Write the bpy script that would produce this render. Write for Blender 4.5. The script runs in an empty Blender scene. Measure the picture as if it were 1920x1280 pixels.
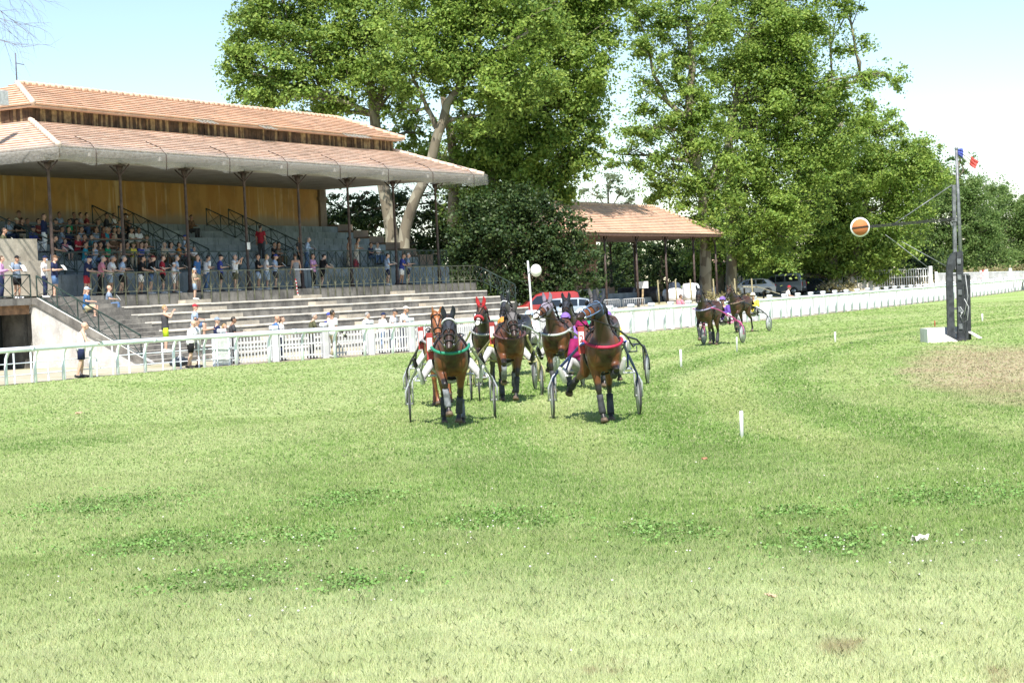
import bpy, bmesh, math, random
import numpy as np
from mathutils import Vector, Matrix
random.seed(7)
RNG = np.random.default_rng(11)
SC = bpy.context.scene
COL = SC.collection
R = math.radians
def V3(*a): return Vector(a)

# ------------------------------------------------------------------ camera
FPX, ROLL, PITCH, EYE = 3490.26, 0.0477145, 0.0263932, 2.2
cam = bpy.data.cameras.new('camera')
cam.sensor_fit = 'HORIZONTAL'; cam.sensor_width = 36.0
cam.lens = FPX / 1920 * 36.0
cam.clip_end = 6000; cam.clip_start = 0.1
camo = bpy.data.objects.new('camera', cam); COL.objects.link(camo)
camo.location = (0, 0, EYE)
camo.rotation_mode = 'QUATERNION'
camo.rotation_quaternion = (Matrix.Rotation(math.pi/2 - PITCH, 4, 'X') @ Matrix.Rotation(-ROLL, 4, 'Z')).to_quaternion()
SC.camera = camo

# stand frame: u runs along the grandstand, v from its columns towards the track
ANG = 0.490517
BU = Vector((math.sin(ANG), math.cos(ANG), 0)); BV = Vector((math.cos(ANG), -math.sin(ANG), 0))
BO = Vector((-19.29, 79.07, 0)); BROT = math.pi/2 - ANG
STEP = 4.6311
def W(u, v, z=0.0):
    return BO + BU*u + BV*v + Vector((0, 0, z))
def uv_of(p):
    q = Vector((p[0], p[1], 0)) - BO
    return q.dot(BU), q.dot(BV)
def ray(px, py):
    x = px-960; y = 640-py; c, s = math.cos(ROLL), math.sin(ROLL)
    X = x*c + y*s; Y = -x*s + y*c
    return Vector((X, FPX*math.cos(PITCH)+Y*math.sin(PITCH), -FPX*math.sin(PITCH)+Y*math.cos(PITCH)))
def at(px, py, Y):            # the place at depth Y seen at a pixel (used to survey the site)
    d = ray(px, py); return Vector((0, 0, EYE)) + d*(Y/d.y)
def on_v(px, py, v):          # the place on the plane v = const of the stand
    d = ray(px, py); c = Vector((0, 0, EYE)); n = BV
    t = (v - (c-BO).dot(n)) / d.dot(n); return c + d*t
def on_z(px, py, z=0.0):
    d = ray(px, py); t = (z-EYE)/d.z; return Vector((0, 0, EYE)) + d*t

# fence line in the stand frame
FU = [-60, -25, -17, -9, -5, -1, 5, 15, 26, 40, 60, 90, 120, 160, 260, 400]
FV = [12.0, 12.2, 12.3, 12.2, 13.1, 15.2, 16.9, 18.2, 18.9, 18.9, 18.3, 16.5, 13.9, 9.4, -4, -26]
_fs = np.arange(-60, 400.5, 1.0)
_fv = np.interp(_fs, FU, FV)
_k = np.exp(-0.5*(np.arange(-6, 7)/2.2)**2); _k /= _k.sum()
_fv[6:-6] = np.convolve(_fv, _k, 'same')[6:-6]
def fence_v(u): return float(np.interp(u, _fs, _fv))
def sm(a, b, x):
    t = min(1.0, max(0.0, (x-a)/(b-a))); return t*t*(3-2*t)
def ground_h(u, v):
    d = fence_v(u) - v
    return 1.1*sm(0.5, 25, d)*sm(22, 40, u)*(.36+.64*sm(46, 72, u))

# ------------------------------------------------------------------ scene tree
def tag(o, label=None, cat=None, group=None, kind=None):
    if label: o['label'] = label
    if cat: o['category'] = cat
    if group: o['group'] = group
    if kind: o['kind'] = kind
    return o
def empty(name, loc=(0, 0, 0), rz=0.0, label=None, cat=None, group=None):
    o = bpy.data.objects.new(name, None); COL.objects.link(o)
    o.location = loc; o.rotation_euler = (0, 0, rz); o.empty_display_size = 0.2
    return tag(o, label, cat, group)
def link(name, me, mats=None, parent=None, loc=None):
    o = bpy.data.objects.new(name, me); COL.objects.link(o)
    if mats is not None:
        for m in (mats if isinstance(mats, (list, tuple)) else [mats]):
            me.materials.append(m)
    if parent is not None: o.parent = parent
    if loc is not None: o.location = loc
    return o
def copy_tree(o, parent=None):
    c = o.copy(); COL.objects.link(c); c.parent = parent
    for ch in list(o.children): copy_tree(ch, c)
    return c

# ------------------------------------------------------------------ mesh builder
class MB:
    def __init__(s): s.v = []; s.f = []; s.m = []; s.sm = []; s.mi = 0; s.smooth = False
    def add(s, vs, fs, smooth=None):
        b = len(s.v); s.v += [tuple(p) for p in vs]
        for f in fs:
            s.f.append(tuple(b+i for i in f)); s.m.append(s.mi)
            s.sm.append(s.smooth if smooth is None else smooth)
    def quad(s, a, b, c, d): s.add([a, b, c, d], [(0, 1, 2, 3)])
    def box(s, x0, x1, y0, y1, z0, z1):
        s.add([(x0,y0,z0),(x1,y0,z0),(x1,y1,z0),(x0,y1,z0),(x0,y0,z1),(x1,y0,z1),(x1,y1,z1),(x0,y1,z1)],
              [(3,2,1,0),(4,5,6,7),(0,1,5,4),(1,2,6,5),(2,3,7,6),(3,0,4,7)], False)
    def bbox(s, x0, x1, y0, y1, z0, z1, b=0.02):
        # box with chamfered vertical and top edges
        v = []; 
        for z, i in ((z0, 0), (z1-b, 0), (z1, b)):
            v += [(x0+b+i*0,y0+i,z),(x1-b,y0+i,z),(x1-i,y0+b,z),(x1-i,y1-b,z),(x1-b,y1-i,z),(x0+b,y1-i,z),(x0+i,y1-b,z),(x0+i,y0+b,z)]
        f = [tuple(range(7,-1,-1)), tuple(range(16,24))]
        for k in (0, 8):
            for i in range(8): f.append((k+i, k+(i+1)%8, k+8+(i+1)%8, k+8+i))
        s.add(v, f, False)
    def beam(s, a, b, w, h, up=(0, 0, 1)):
        a = Vector(a); b = Vector(b); d = (b-a)
        if d.length < 1e-6: return
        d.normalize(); up = Vector(up)
        if abs(d.dot(up)) > .98: up = Vector((1, 0, 0))
        x = d.cross(up).normalized()*(w/2); y = x.cross(d).normalized()*(h/2)
        v = [a-x-y, a+x-y, a+x+y, a-x+y, b-x-y, b+x-y, b+x+y, b-x+y]
        s.add(v, [(3,2,1,0),(4,5,6,7),(0,1,5,4),(1,2,6,5),(2,3,7,6),(3,0,4,7)], False)
    def tube(s, pts, rad, n=8, cap=True, flat=None, ref=None):
        # pts polyline, rad float or list of r or (rx, ry); rounded cap rings
        P = [Vector(p) for p in pts]; k = len(P)
        rr = rad if isinstance(rad, (list, tuple)) and len(rad) == k else [rad]*k
        rr = [(r, r) if not isinstance(r, (list, tuple)) else tuple(r) for r in rr]
        T = []
        for i in range(k):
            t = (P[min(i+1, k-1)] - P[max(i-1, 0)]); T.append(t.normalized() if t.length > 1e-9 else Vector((0, 0, 1)))
        up = Vector(ref) if ref is not None else (Vector((0, 0, 1)) if abs(T[0].z) < .9 else Vector((1, 0, 0)))
        x = (up - T[0]*up.dot(T[0])).normalized()
        rings = []; 
        def ring(c, x, y, rx, ry):
            return [c + x*(rx*math.cos(2*math.pi*j/n)) + y*(ry*math.sin(2*math.pi*j/n)) for j in range(n)]
        for i in range(k):
            x = x - T[i]*x.dot(T[i])
            if x.length < 1e-6: x = T[i].orthogonal()
            x.normalize(); y = T[i].cross(x)
            if i == 0 and cap == 'round':
                m = min(rr[0])
                for q in (.92, .6): rings.append(ring(P[0]-T[0]*m*q, x, y, rr[0][0]*math.sqrt(1-q*q), rr[0][1]*math.sqrt(1-q*q)))
            rings.append(ring(P[i], x, y, *rr[i]))
            if i == k-1 and cap == 'round':
                m = min(rr[-1])
                for q in (.6, .92): rings.append(ring(P[-1]+T[-1]*m*q, x, y, rr[-1][0]*math.sqrt(1-q*q), rr[-1][1]*math.sqrt(1-q*q)))
        v = [p for r in rings for p in r]; f = []
        for i in range(len(rings)-1):
            for j in range(n): f.append((i*n+j, i*n+(j+1)%n, (i+1)*n+(j+1)%n, (i+1)*n+j))
        if cap:
            f.append(tuple(range(n-1, -1, -1))); e = (len(rings)-1)*n; f.append(tuple(range(e, e+n)))
        s.add(v, f, True)
    def ball(s, c, r, n=10, m=7, rot=None):
        c = Vector(c); r = (r, r, r) if not isinstance(r, (list, tuple)) else r
        v = []; f = []
        for i in range(1, m):
            a = math.pi*i/m
            for j in range(n):
                b = 2*math.pi*j/n; p = Vector((r[0]*math.sin(a)*math.cos(b), r[1]*math.sin(a)*math.sin(b), r[2]*math.cos(a)))
                v.append(c + (rot @ p if rot else p))
        t = len(v); z = Vector((0, 0, r[2])); z = rot @ z if rot else z
        v += [c+z, c-z]
        for i in range(m-2):
            for j in range(n): f.append((i*n+j, (i+1)*n+j, (i+1)*n+(j+1)%n, i*n+(j+1)%n))
        for j in range(n):
            f.append((t, j, (j+1)%n)); e = (m-2)*n; f.append((t+1, e+(j+1)%n, e+j))
        s.add(v, f, True)
    def disc(s, c, axis, r, th, n=24):
        c = Vector(c); a = Vector(axis).normalized(); s.tube([c-a*th/2, c+a*th/2], r, n)
    def prism(s, poly, a, b):
        # poly: list of (p,q) in plane; a,b: functions mapping (p,q)->3D for the two ends
        n = len(poly); v = [a(*p) for p in poly] + [b(*p) for p in poly]
        f = [tuple(range(n-1, -1, -1)), tuple(range(n, 2*n))]
        for i in range(n): f.append((i, (i+1)%n, n+(i+1)%n, n+i))
        s.add(v, f, False)
    def mesh(s, name):
        me = bpy.data.meshes.new(name); me.from_pydata(s.v, [], s.f); 
        me.polygons.foreach_set('material_index', s.m); me.polygons.foreach_set('use_smooth', s.sm)
        bm = bmesh.new(); bm.from_mesh(me); bmesh.ops.recalc_face_normals(bm, faces=bm.faces); bm.to_mesh(me); bm.free()
        me.update(); return me
    def build(s, name, mats, parent=None, loc=None):
        return link(name, s.mesh(name), mats, parent, loc)
def raw_mesh(name, V, F, attr=None):
    # V (n,3), F (m,k) numpy arrays
    me = bpy.data.meshes.new(name); n = len(V); m, k = F.shape
    me.vertices.add(n); me.vertices.foreach_set('co', V.astype(np.float32).ravel())
    me.loops.add(m*k); me.loops.foreach_set('vertex_index', F.astype(np.int32).ravel())
    me.polygons.add(m); me.polygons.foreach_set('loop_start', (np.arange(m)*k).astype(np.int32))
    me.polygons.foreach_set('loop_total', np.full(m, k, np.int32))
    me.update(calc_edges=True)
    if attr:
        for an, av in attr.items():
            a = me.attributes.new(an, 'FLOAT', 'POINT'); a.data.foreach_set('value', av.astype(np.float32))
    return me

# ------------------------------------------------------------------ materials
def new_mat(name):
    m = bpy.data.materials.new(name); m.use_nodes = True
    nt = m.node_tree; nt.nodes.clear()
    out = nt.nodes.new('ShaderNodeOutputMaterial'); b = nt.nodes.new('ShaderNodeBsdfPrincipled')
    nt.links.new(b.outputs[0], out.inputs[0])
    return m, nt, b, out
def N(nt, t, **kw):
    n = nt.nodes.new(t)
    for k, v in kw.items():
        if k in n.inputs: n.inputs[k].default_value = v
        else: setattr(n, k, v)
    return n
def mixc(nt, fac, a, b, mode='MIX'):
    n = nt.nodes.new('ShaderNodeMix'); n.data_type = 'RGBA'; n.blend_type = mode; n.clamp_factor = True
    for i, x in ((0, fac), (6, a), (7, b)):
        if isinstance(x, (int, float)): n.inputs[i].default_value = x
        elif isinstance(x, (tuple, list)): n.inputs[i].default_value = (*x[:3], 1)
        else: nt.links.new(x, n.inputs[i])
    return n.outputs[2]
def noise(nt, vec, scale, detail=3, rough=.55, dist=0):
    n = N(nt, 'ShaderNodeTexNoise', Scale=scale, Detail=detail, Roughness=rough, Distortion=dist)
    if vec is not None: nt.links.new(vec, n.inputs['Vector'])
    return n.outputs['Fac']
def ramp(nt, x, a, b, lo=0.0, hi=1.0):
    n = N(nt, 'ShaderNodeMapRange'); n.interpolation_type = 'SMOOTHSTEP'
    nt.links.new(x, n.inputs[0]); n.inputs[1].default_value = a; n.inputs[2].default_value = b
    n.inputs[3].default_value = lo; n.inputs[4].default_value = hi; return n.outputs[0]
def math_(nt, op, a, b=None, c=None):
    n = nt.nodes.new('ShaderNodeMath'); n.operation = op
    for i, x in enumerate((a, b, c)):
        if x is None: continue
        if isinstance(x, (int, float)): n.inputs[i].default_value = x
        else: nt.links.new(x, n.inputs[i])
    return n.outputs[0]
def objco(nt): return nt.nodes.new('ShaderNodeTexCoord').outputs['Object']
def mapping(nt, vec, sc=(1, 1, 1), rot=(0, 0, 0)):
    n = nt.nodes.new('ShaderNodeMapping'); nt.links.new(vec, n.inputs[0])
    n.inputs['Scale'].default_value = sc; n.inputs['Rotation'].default_value = rot; return n.outputs[0]
def bump(nt, b, h, strength=.3, dist=.02):
    n = N(nt, 'ShaderNodeBump', Strength=strength, Distance=dist); nt.links.new(h, n.inputs['Height']); nt.links.new(n.outputs[0], b.inputs['Normal'])
_mc = {}
def M(name, col, rough=.6, var=.15, scale=6.0, metal=0.0, spec=.4, col2=None, bmp=0.0, sub=0.0):
    # plain surface with a little mottling
    if name in _mc: return _mc[name]
    m, nt, b, out = new_mat(name); v = objco(nt)
    n = noise(nt, v, scale, 4)
    c2 = col2 or tuple(c*(1-var*1.6) for c in col)
    hi = tuple(min(1, c*(1+var*.5)) for c in col)
    c = mixc(nt, ramp(nt, n, .35, .68), c2, hi)
    nt.links.new(c, b.inputs['Base Color'])
    b.inputs['Roughness'].default_value = rough; b.inputs['Metallic'].default_value = metal
    b.inputs['Specular IOR Level'].default_value = spec
    if bmp: bump(nt, b, noise(nt, v, scale*4, 4), bmp, .01)
    _mc[name] = m; return m
# ------------------------------------------------------------------ daylight
SUN_EL = 54.0; SUN_DIR = Vector((-0.04, -1.0, 0)).normalized()   # horizontal direction towards the sun
w = bpy.data.worlds.new('World'); SC.world = w; w.use_nodes = True
nt = w.node_tree; nt.nodes.clear()
sky = nt.nodes.new('ShaderNodeTexSky'); sky.sky_type = 'NISHITA'; sky.sun_disc = False
sky.sun_elevation = R(SUN_EL); sky.sun_rotation = math.atan2(SUN_DIR.x, SUN_DIR.y)
sky.air_density = 1.0; sky.dust_density = 0.15; sky.ozone_density = 1.3; sky.altitude = 50
bg = nt.nodes.new('ShaderNodeBackground'); bg.inputs[1].default_value = 0.105
wo = nt.nodes.new('ShaderNodeOutputWorld'); nt.links.new(sky.outputs[0], bg.inputs[0]); nt.links.new(bg.outputs[0], wo.inputs[0])
sl = bpy.data.lights.new('sun', 'SUN'); sl.energy = 5.0; sl.angle = R(.53); sl.color = (1, .955, .88)
so = bpy.data.objects.new('sun', sl); COL.objects.link(so)
sd = SUN_DIR*math.cos(R(SUN_EL)) + Vector((0, 0, math.sin(R(SUN_EL))))
so.rotation_mode = 'QUATERNION'; so.rotation_quaternion = sd.to_track_quat('Z', 'Y'); so.location = (0, -20, 60)
SC.view_settings.view_transform = 'Standard'; SC.view_settings.look = 'None'
SC.view_settings.exposure = 0.85; SC.view_settings.gamma = 1
SC.cycles.max_bounces = 8; SC.cycles.transparent_max_bounces = 12
SC.cycles.use_denoising = True
try: SC.cycles.denoiser = 'OPENIMAGEDENOISE'
except Exception: pass
SC.cycles.sample_clamp_indirect = 8
SC.render.film_transparent = False

# ------------------------------------------------------------------ turf colours, shared by the ground sheet and the blades
CLOVER = []
for px_, py_, a_, b_ in ((210, 952, 130, 20), (330, 1018, 170, 22), (650, 938, 90, 14), (690, 1092, 90, 20), (430, 1085, 130, 24), (950, 975, 110, 16), (1560, 1020, 120, 24), (1790, 935, 150, 16), (1500, 965, 80, 12), (1240, 1000, 90, 18), (600, 1010, 100, 14), (130, 830, 110, 10), (380, 690, 60, 5)):
    q_ = on_z(px_, py_); e_ = on_z(px_, py_-b_); CLOVER.append((q_.x, q_.y, a_*q_.y/FPX, max(.12, e_.y-q_.y)))
def turf_group():
    g = bpy.data.node_groups.new('turf_colour', 'ShaderNodeTree')
    g.interface.new_socket('Color', in_out='OUTPUT', socket_type='NodeSocketColor')
    go = g.nodes.new('NodeGroupOutput')
    geo = g.nodes.new('ShaderNodeNewGeometry'); pos = geo.outputs['Position']
    sx = g.nodes.new('ShaderNodeSeparateXYZ'); g.links.new(pos, sx.inputs[0])
    flat = g.nodes.new('ShaderNodeCombineXYZ'); g.links.new(sx.outputs[0], flat.inputs[0]); g.links.new(sx.outputs[1], flat.inputs[1])
    p = flat.outputs[0]
    X, Y = sx.outputs[0], sx.outputs[1]
    straw = (.44, .52, .23); mid = (.285, .415, .115); deep = (.14, .27, .055); bare = (.40, .31, .19)
    n1 = noise(g, mapping(g, p, (.16, .13, 1)), 1.0, 5, .6, .6)
    n2 = noise(g, mapping(g, p, (.55, .32, 1)), 1.0, 5, .62, .8)
    n3 = noise(g, p, 3.5, 5, .65)
    n4 = noise(g, p, 14, 3, .6)
    c = mixc(g, ramp(g, n1, .36, .66), mid, straw)
    c = mixc(g, ramp(g, n3, .36, .70, 0, .6), c, straw)
    c = mixc(g, ramp(g, n4, .45, .75, 0, .35), c, (.19, .28, .07))
    # greener middle of the track, drier in the very front and on the left
    front = ramp(g, Y, 16.5, 11.5)
    c = mixc(g, math_(g, 'MULTIPLY', front, ramp(g, n2, .28, .55, .4, 1.0)), c, (.64, .69, .40))
    left = math_(g, 'MULTIPLY', ramp(g, X, -.6, -4.5), ramp(g, n1, .32, .6, .25, .8))
    c = mixc(g, left, c, straw)
    green = math_(g, 'MULTIPLY', ramp(g, math_(g, 'ABSOLUTE', math_(g, 'SUBTRACT', Y, 24.0)), 13.0, 3.0), ramp(g, X, -5.5, -1.5))
    c = mixc(g, math_(g, 'MULTIPLY', green, ramp(g, n2, .32, .64, .08, .7)), c, (.195, .335, .072))
    # clover patches
    clover = ramp(g, noise(g, mapping(g, p, (.42, .24, 1)), 1.6, 5, .62, .9), .585, .66)
    tot = math_(g, 'MULTIPLY', clover, .6)
    for (cx, cy, rx, ry) in CLOVER:
        ax = math_(g, 'DIVIDE', math_(g, 'SUBTRACT', X, cx), rx); ay = math_(g, 'DIVIDE', math_(g, 'SUBTRACT', Y, cy), ry)
        q = math_(g, 'ADD', math_(g, 'ADD', math_(g, 'MULTIPLY', ax, ax), math_(g, 'MULTIPLY', ay, ay)), math_(g, 'ADD', math_(g, 'MULTIPLY', math_(g, 'SUBTRACT', n3, .5), 6.0), math_(g, 'MULTIPLY', math_(g, 'SUBTRACT', n2, .5), 6.0)))
        tot = math_(g, 'MAXIMUM', tot, ramp(g, q, 1.6, -.2))
    c = mixc(g, math_(g, 'MULTIPLY', math_(g, 'MULTIPLY', tot, .6), ramp(g, Y, 60.0, 28.0)), c, deep)
    # mowing and wheel bands that follow the bend of the track
    xc = math_(g, 'ADD', math_(g, 'MULTIPLY', math_(g, 'POWER', math_(g, 'SUBTRACT', Y, 31.0), 2.0), .0069), 2.6)
    dist = math_(g, 'SUBTRACT', X, xc)
    wob = math_(g, 'MULTIPLY', n1, 2.2)
    band = math_(g, 'SINE', math_(g, 'MULTIPLY', math_(g, 'ADD', dist, wob), 2.1))
    far = ramp(g, Y, 17.0, 26.0)
    amt = math_(g, 'MULTIPLY', ramp(g, band, -.2, .9), math_(g, 'MULTIPLY', ramp(g, math_(g, 'ABSOLUTE', dist), 7.0, 1.0), far))
    c = mixc(g, math_(g, 'MULTIPLY', amt, .7), c, (.19, .31, .072))
    band2 = math_(g, 'MULTIPLY', ramp(g, math_(g, 'MULTIPLY', band, -1.0), .0, .9), math_(g, 'MULTIPLY', ramp(g, math_(g, 'ABSOLUTE', dist), 8.0, 1.0), far))
    c = mixc(g, math_(g, 'MULTIPLY', band2, .55), c, (.45, .50, .21))
    # worn brown patch on the infield right
    ex = math_(g, 'DIVIDE', math_(g, 'SUBTRACT', X, math_(g, 'ADD', math_(g, 'MULTIPLY', Y, .19), 3.0)), 2.2); ey = math_(g, 'DIVIDE', math_(g, 'SUBTRACT', Y, 42.0), 13.0)
    rr = math_(g, 'ADD', math_(g, 'MULTIPLY', ex, ex), math_(g, 'MULTIPLY', ey, ey))
    rr = math_(g, 'ADD', rr, math_(g, 'MULTIPLY', math_(g, 'SUBTRACT', n2, .5), 2.6))
    c = mixc(g, math_(g, 'MULTIPLY', ramp(g, rr, 1.5, .2), ramp(g, n3, .25, .6, .35, .9)), c, (.54, .41, .30))
    # thin bare spots right at the front
    bs = math_(g, 'MULTIPLY', ramp(g, Y, 12.2, 10.6), ramp(g, noise(g, p, 1.3, 4, .6), .60, .68))
    c = mixc(g, math_(g, 'MULTIPLY', bs, .8), c, bare)
    g.links.new(c, go.inputs[0]); return g
TURF = turf_group()
def turf_mat(name, blades):
    m, nt, b, out = new_mat(name)
    gn = nt.nodes.new('ShaderNodeGroup'); gn.node_tree = TURF
    c = gn.outputs[0]
    if blades:
        a = nt.nodes.new('ShaderNodeAttribute'); a.attribute_name = 'var'
        c = mixc(nt, ramp(nt, a.outputs['Fac'], .0, .45, .18, 0), c, (.18, .29, .065))
        c = mixc(nt, ramp(nt, a.outputs['Fac'], .62, 1.0, 0, .75), c, (.60, .57, .34))
        nt.links.new(c, b.inputs['Base Color'])
        b.inputs['Roughness'].default_value = .55; b.inputs['Specular IOR Level'].default_value = .25
        tr = nt.nodes.new('ShaderNodeBsdfTranslucent'); nt.links.new(c, tr.inputs[0])
        mx = nt.nodes.new('ShaderNodeMixShader'); mx.inputs[0].default_value = .5
        nt.links.new(b.outputs[0], mx.inputs[1]); nt.links.new(tr.outputs[0], mx.inputs[2]); nt.links.new(mx.outputs[0], out.inputs[0])
    else:
        v = nt.nodes.new('ShaderNodeNewGeometry').outputs['Position']
        fine = noise(nt, mapping(nt, v, (1, .6, 1)), 34, 4, .7)
        c = mixc(nt, ramp(nt, fine, .38, .62, .5, .08), c, (.12, .18, .042))
        nt.links.new(c, b.inputs['Base Color']); b.inputs['Roughness'].default_value = .95
        b.inputs['Specular IOR Level'].default_value = .1
        bump(nt, b, noise(nt, v, 22, 4, .7), .8, .06)
    return m
MT_ground = turf_mat('turf_soil', False); MT_blade = turf_mat('grass_blade', True)

mb = MB()
E_ = 3000
xs = [-E_, -400, -120, -60, -30, 0, 30, 60, 120, 400, E_]; ys = [-E_, -200, -40, 0, 30, 60, 100, 160, 260, 600, E_]
g = []
for y in ys:
    for x in xs: g.append((x, y, 0))
nx = len(xs)
mb.add(g, [(j*nx+i, j*nx+i+1, (j+1)*nx+i+1, (j+1)*nx+i) for j in range(len(ys)-1) for i in range(nx-1)])
tag(mb.build('ground', MT_ground), kind='structure')

# pale yard behind the fence, rising gently towards the trees
m, nt, b, out = new_mat('yard_sand'); v = nt.nodes.new('ShaderNodeNewGeometry').outputs['Position']
c = mixc(nt, ramp(nt, noise(nt, v, .5, 5, .6), .4, .65), (.40, .35, .255), (.47, .43, .345))
c = mixc(nt, ramp(nt, noise(nt, v, .23, 4, .6), .5, .62, 0, .7), c, (.30, .29, .15))
c = mixc(nt, ramp(nt, noise(nt, v, 6, 4, .7), .5, .75, 0, .5), c, (.33, .28, .19))
nt.links.new(c, b.inputs['Base Color']); b.inputs['Roughness'].default_value = .95; bump(nt, b, noise(nt, v, 9, 4), .5, .04)
MT_yard = m
us = list(range(-60, 24, 4)) + list(range(24, 124, 4)) + list(range(124, 400, 12))
ds = [0, .4, 1, 2, 4, 6, 8, 10, 13, 16, 20, 24, 27, 32, 45, 70, 110, 160]
V = []
for u in us:
    fv = fence_v(u)
    for d in ds:
        p = W(u, fv-d-.25); V.append((p.x, p.y, .012 + ground_h(u, fv-d-.25)))
nd = len(ds); mb = MB(); mb.smooth = True
mb.add(V, [(i*nd+j, (i+1)*nd+j, (i+1)*nd+j+1, i*nd+j+1) for i in range(len(us)-1) for j in range(nd-1)])
tag(mb.build('yard', MT_yard), kind='structure')

# ------------------------------------------------------------------ grass blades
def blades():
    Vs, Fs, At = [], [], []; base = 0
    ta = math.tan(R(17.2))
    for d0, d1, rho, wd, h0, h1 in ((8.6, 12, 9000, .0021, .03, .07), (12, 17, 5200, .0030, .03, .065), (17, 25, 2100, .0048, .025, .055),
                                  (25, 36, 620, .010, .025, .05), (36, 52, 150, .020, .025, .05), (52, 80, 55, .032, .025, .05), (80, 125, 20, .05, .025, .05)):
        area = ta*(d1*d1-d0*d0); n = int(area*rho)
        y = np.sqrt(RNG.uniform(d0*d0, d1*d1, n)); x = RNG.uniform(-1, 1, n)*ta*y
        side = 9.0; n2_ = int(2*side*(d1-d0)*rho*(.16 if d0 < 17 else .4)); y2 = RNG.uniform(d0, d1, n2_); e2 = side*RNG.random(n2_)**1.6; x2 = np.where(RNG.random(n2_) < .5, -1, 1)*(ta*y2+e2)
        x, y = np.concatenate([x, x2]), np.concatenate([y, y2]); n = len(x)
        # clumping
        k = np.sin(x*5.1+np.sin(y*3.3)*2)*np.sin(y*4.3+np.sin(x*2.7)*2)
        keep = RNG.random(n) < .72 + .28*k
        # no blades under the yard
        q = np.stack([x-BO.x, y-BO.y], 1); u = q@np.array([BU.x, BU.y]); v = q@np.array([BV.x, BV.y])
        keep &= v > np.interp(u, _fs, _fv) - .15
        x, y, k = x[keep], y[keep], k[keep]; n = len(x)
        a = RNG.normal(0, .55, n); l = RNG.uniform(h0, h1, n)*(1+.25*k)
        tall = RNG.random(n) < .004; l[tall] *= 1.5
        lean = RNG.uniform(.15, .8, n)*l; b = RNG.uniform(0, 2*np.pi, n)
        w = wd*RNG.uniform(.6, 1.3, n)
        B = np.stack([x, y, np.full(n, -.004)], 1); S = np.stack([np.cos(a)*w, np.sin(a)*w, np.zeros(n)], 1)
        Mi = B + np.stack([np.cos(b)*lean*.35, np.sin(b)*lean*.35, l*.6], 1)
        T = B + np.stack([np.cos(b)*lean, np.sin(b)*lean, l*(1-.25*(lean/l)**2)], 1)
        vv = np.stack([B-S, B+S, Mi+S*.75, T, Mi-S*.75], 1).reshape(-1, 3)
        i0 = base + np.arange(n)*5
        f = np.stack([i0, i0+1, i0+2, i0+3, i0+4], 1)
        var = RNG.random(n); var[tall] = .95
        Vs.append(vv); Fs.append(f); At.append(np.repeat(var, 5)); base += 5*n
    me = raw_mesh('grass', np.concatenate(Vs), np.concatenate(Fs), {'var': np.concatenate(At)})
    return link('grass', me, MT_blade)
tag(blades(), 'mown turf of short green and straw coloured grass blades', 'grass', kind='stuff')

# low clover leaves in the patches, and a dark weed clump at the left edge
vs, fs = [], []; rg = np.random.default_rng(9); P_, S_ = [], []
for cx, cy, rx, ry in CLOVER[:11]:
    n = int(5200*rx*ry); t = rg.normal(size=(n, 2))*.75; ph = rg.uniform(0, 6, 4); kk = np.sin(t[:, 0]*5+ph[0]+2*np.sin(t[:, 1]*3+ph[1]))*np.sin(t[:, 1]*4+ph[2]+1.5*np.sin(t[:, 0]*4+ph[3])); t = t[rg.random(n) < .12+.75*np.clip(kk+.15, 0, 1)]; n = len(t); P_.append(np.stack([cx+t[:, 0]*rx, cy+t[:, 1]*ry, rg.uniform(.03, .06, n)], 1)); S_.append(rg.uniform(.008, .015, n))
P_ = np.concatenate(P_); S_ = np.concatenate(S_)[:, None]; n = len(P_); nn = rg.normal(size=(n, 3))*.45+np.array([0, 0, 1]); nn /= np.linalg.norm(nn, axis=1)[:, None]
a = rg.normal(size=(n, 3)); a -= nn*(a*nn).sum(1)[:, None]; a /= np.linalg.norm(a, axis=1)[:, None]; b = np.cross(nn, a)
V_ = np.stack([P_+(a*math.cos(k*math.pi/3)+b*math.sin(k*math.pi/3))*S_ for k in range(6)], 1).reshape(-1, 3); F_ = np.arange(n*6).reshape(n, 6)
m, nt, b_, out = new_mat('clover_leaf'); v = nt.nodes.new('ShaderNodeNewGeometry').outputs['Position']
c = mixc(nt, ramp(nt, noise(nt, v, 40, 2), .35, .65), (.105, .225, .042), (.17, .30, .07)); nt.links.new(c, b_.inputs['Base Color']); b_.inputs['Roughness'].default_value = .6
tag(link('clover_leaves', raw_mesh('clover_leaves', V_, F_), m), 'patches of low dark green clover leaves in the turf', 'clover', kind='stuff')
# white clover heads
n = 200; ta = math.tan(R(16.5))
y = np.sqrt(RNG.uniform(10.2**2, 24**2, n*6)); x = RNG.uniform(-1, 1, n*6)*ta*y
cl = np.array([(-1.1, 15.6, 1.2), (.6, 15.2, 1.0), (-3.2, 14.6, 1.2), (2.6, 14.0, 1.3), (3.3, 14.9, 1.2), (-1.6, 13.0, 1.0), (-.3, 17.0, 1.2), (4.6, 19.5, 1.4), (-2.4, 16.6, .9)])
dd = ((x[:, None]-cl[:, 0])**2/(cl[:, 2]**2) + (y[:, None]-cl[:, 1])**2/(cl[:, 2]*.6)**2).min(1)
kp = RNG.random(len(x)) < np.exp(-dd*1.1)*.8 + .012
mb = MB()
for xx, yy in zip(x[kp], y[kp]):
    r = random.uniform(.006, .011); mb.ball((xx, yy, random.uniform(.05, .085)), (r, r, r*.8), 5, 4)
tag(mb.build('clover_flowers', M('clover_white', (.72, .70, .62), .8)), 'tiny white clover heads scattered through the turf', 'clover', kind='stuff')
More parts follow.
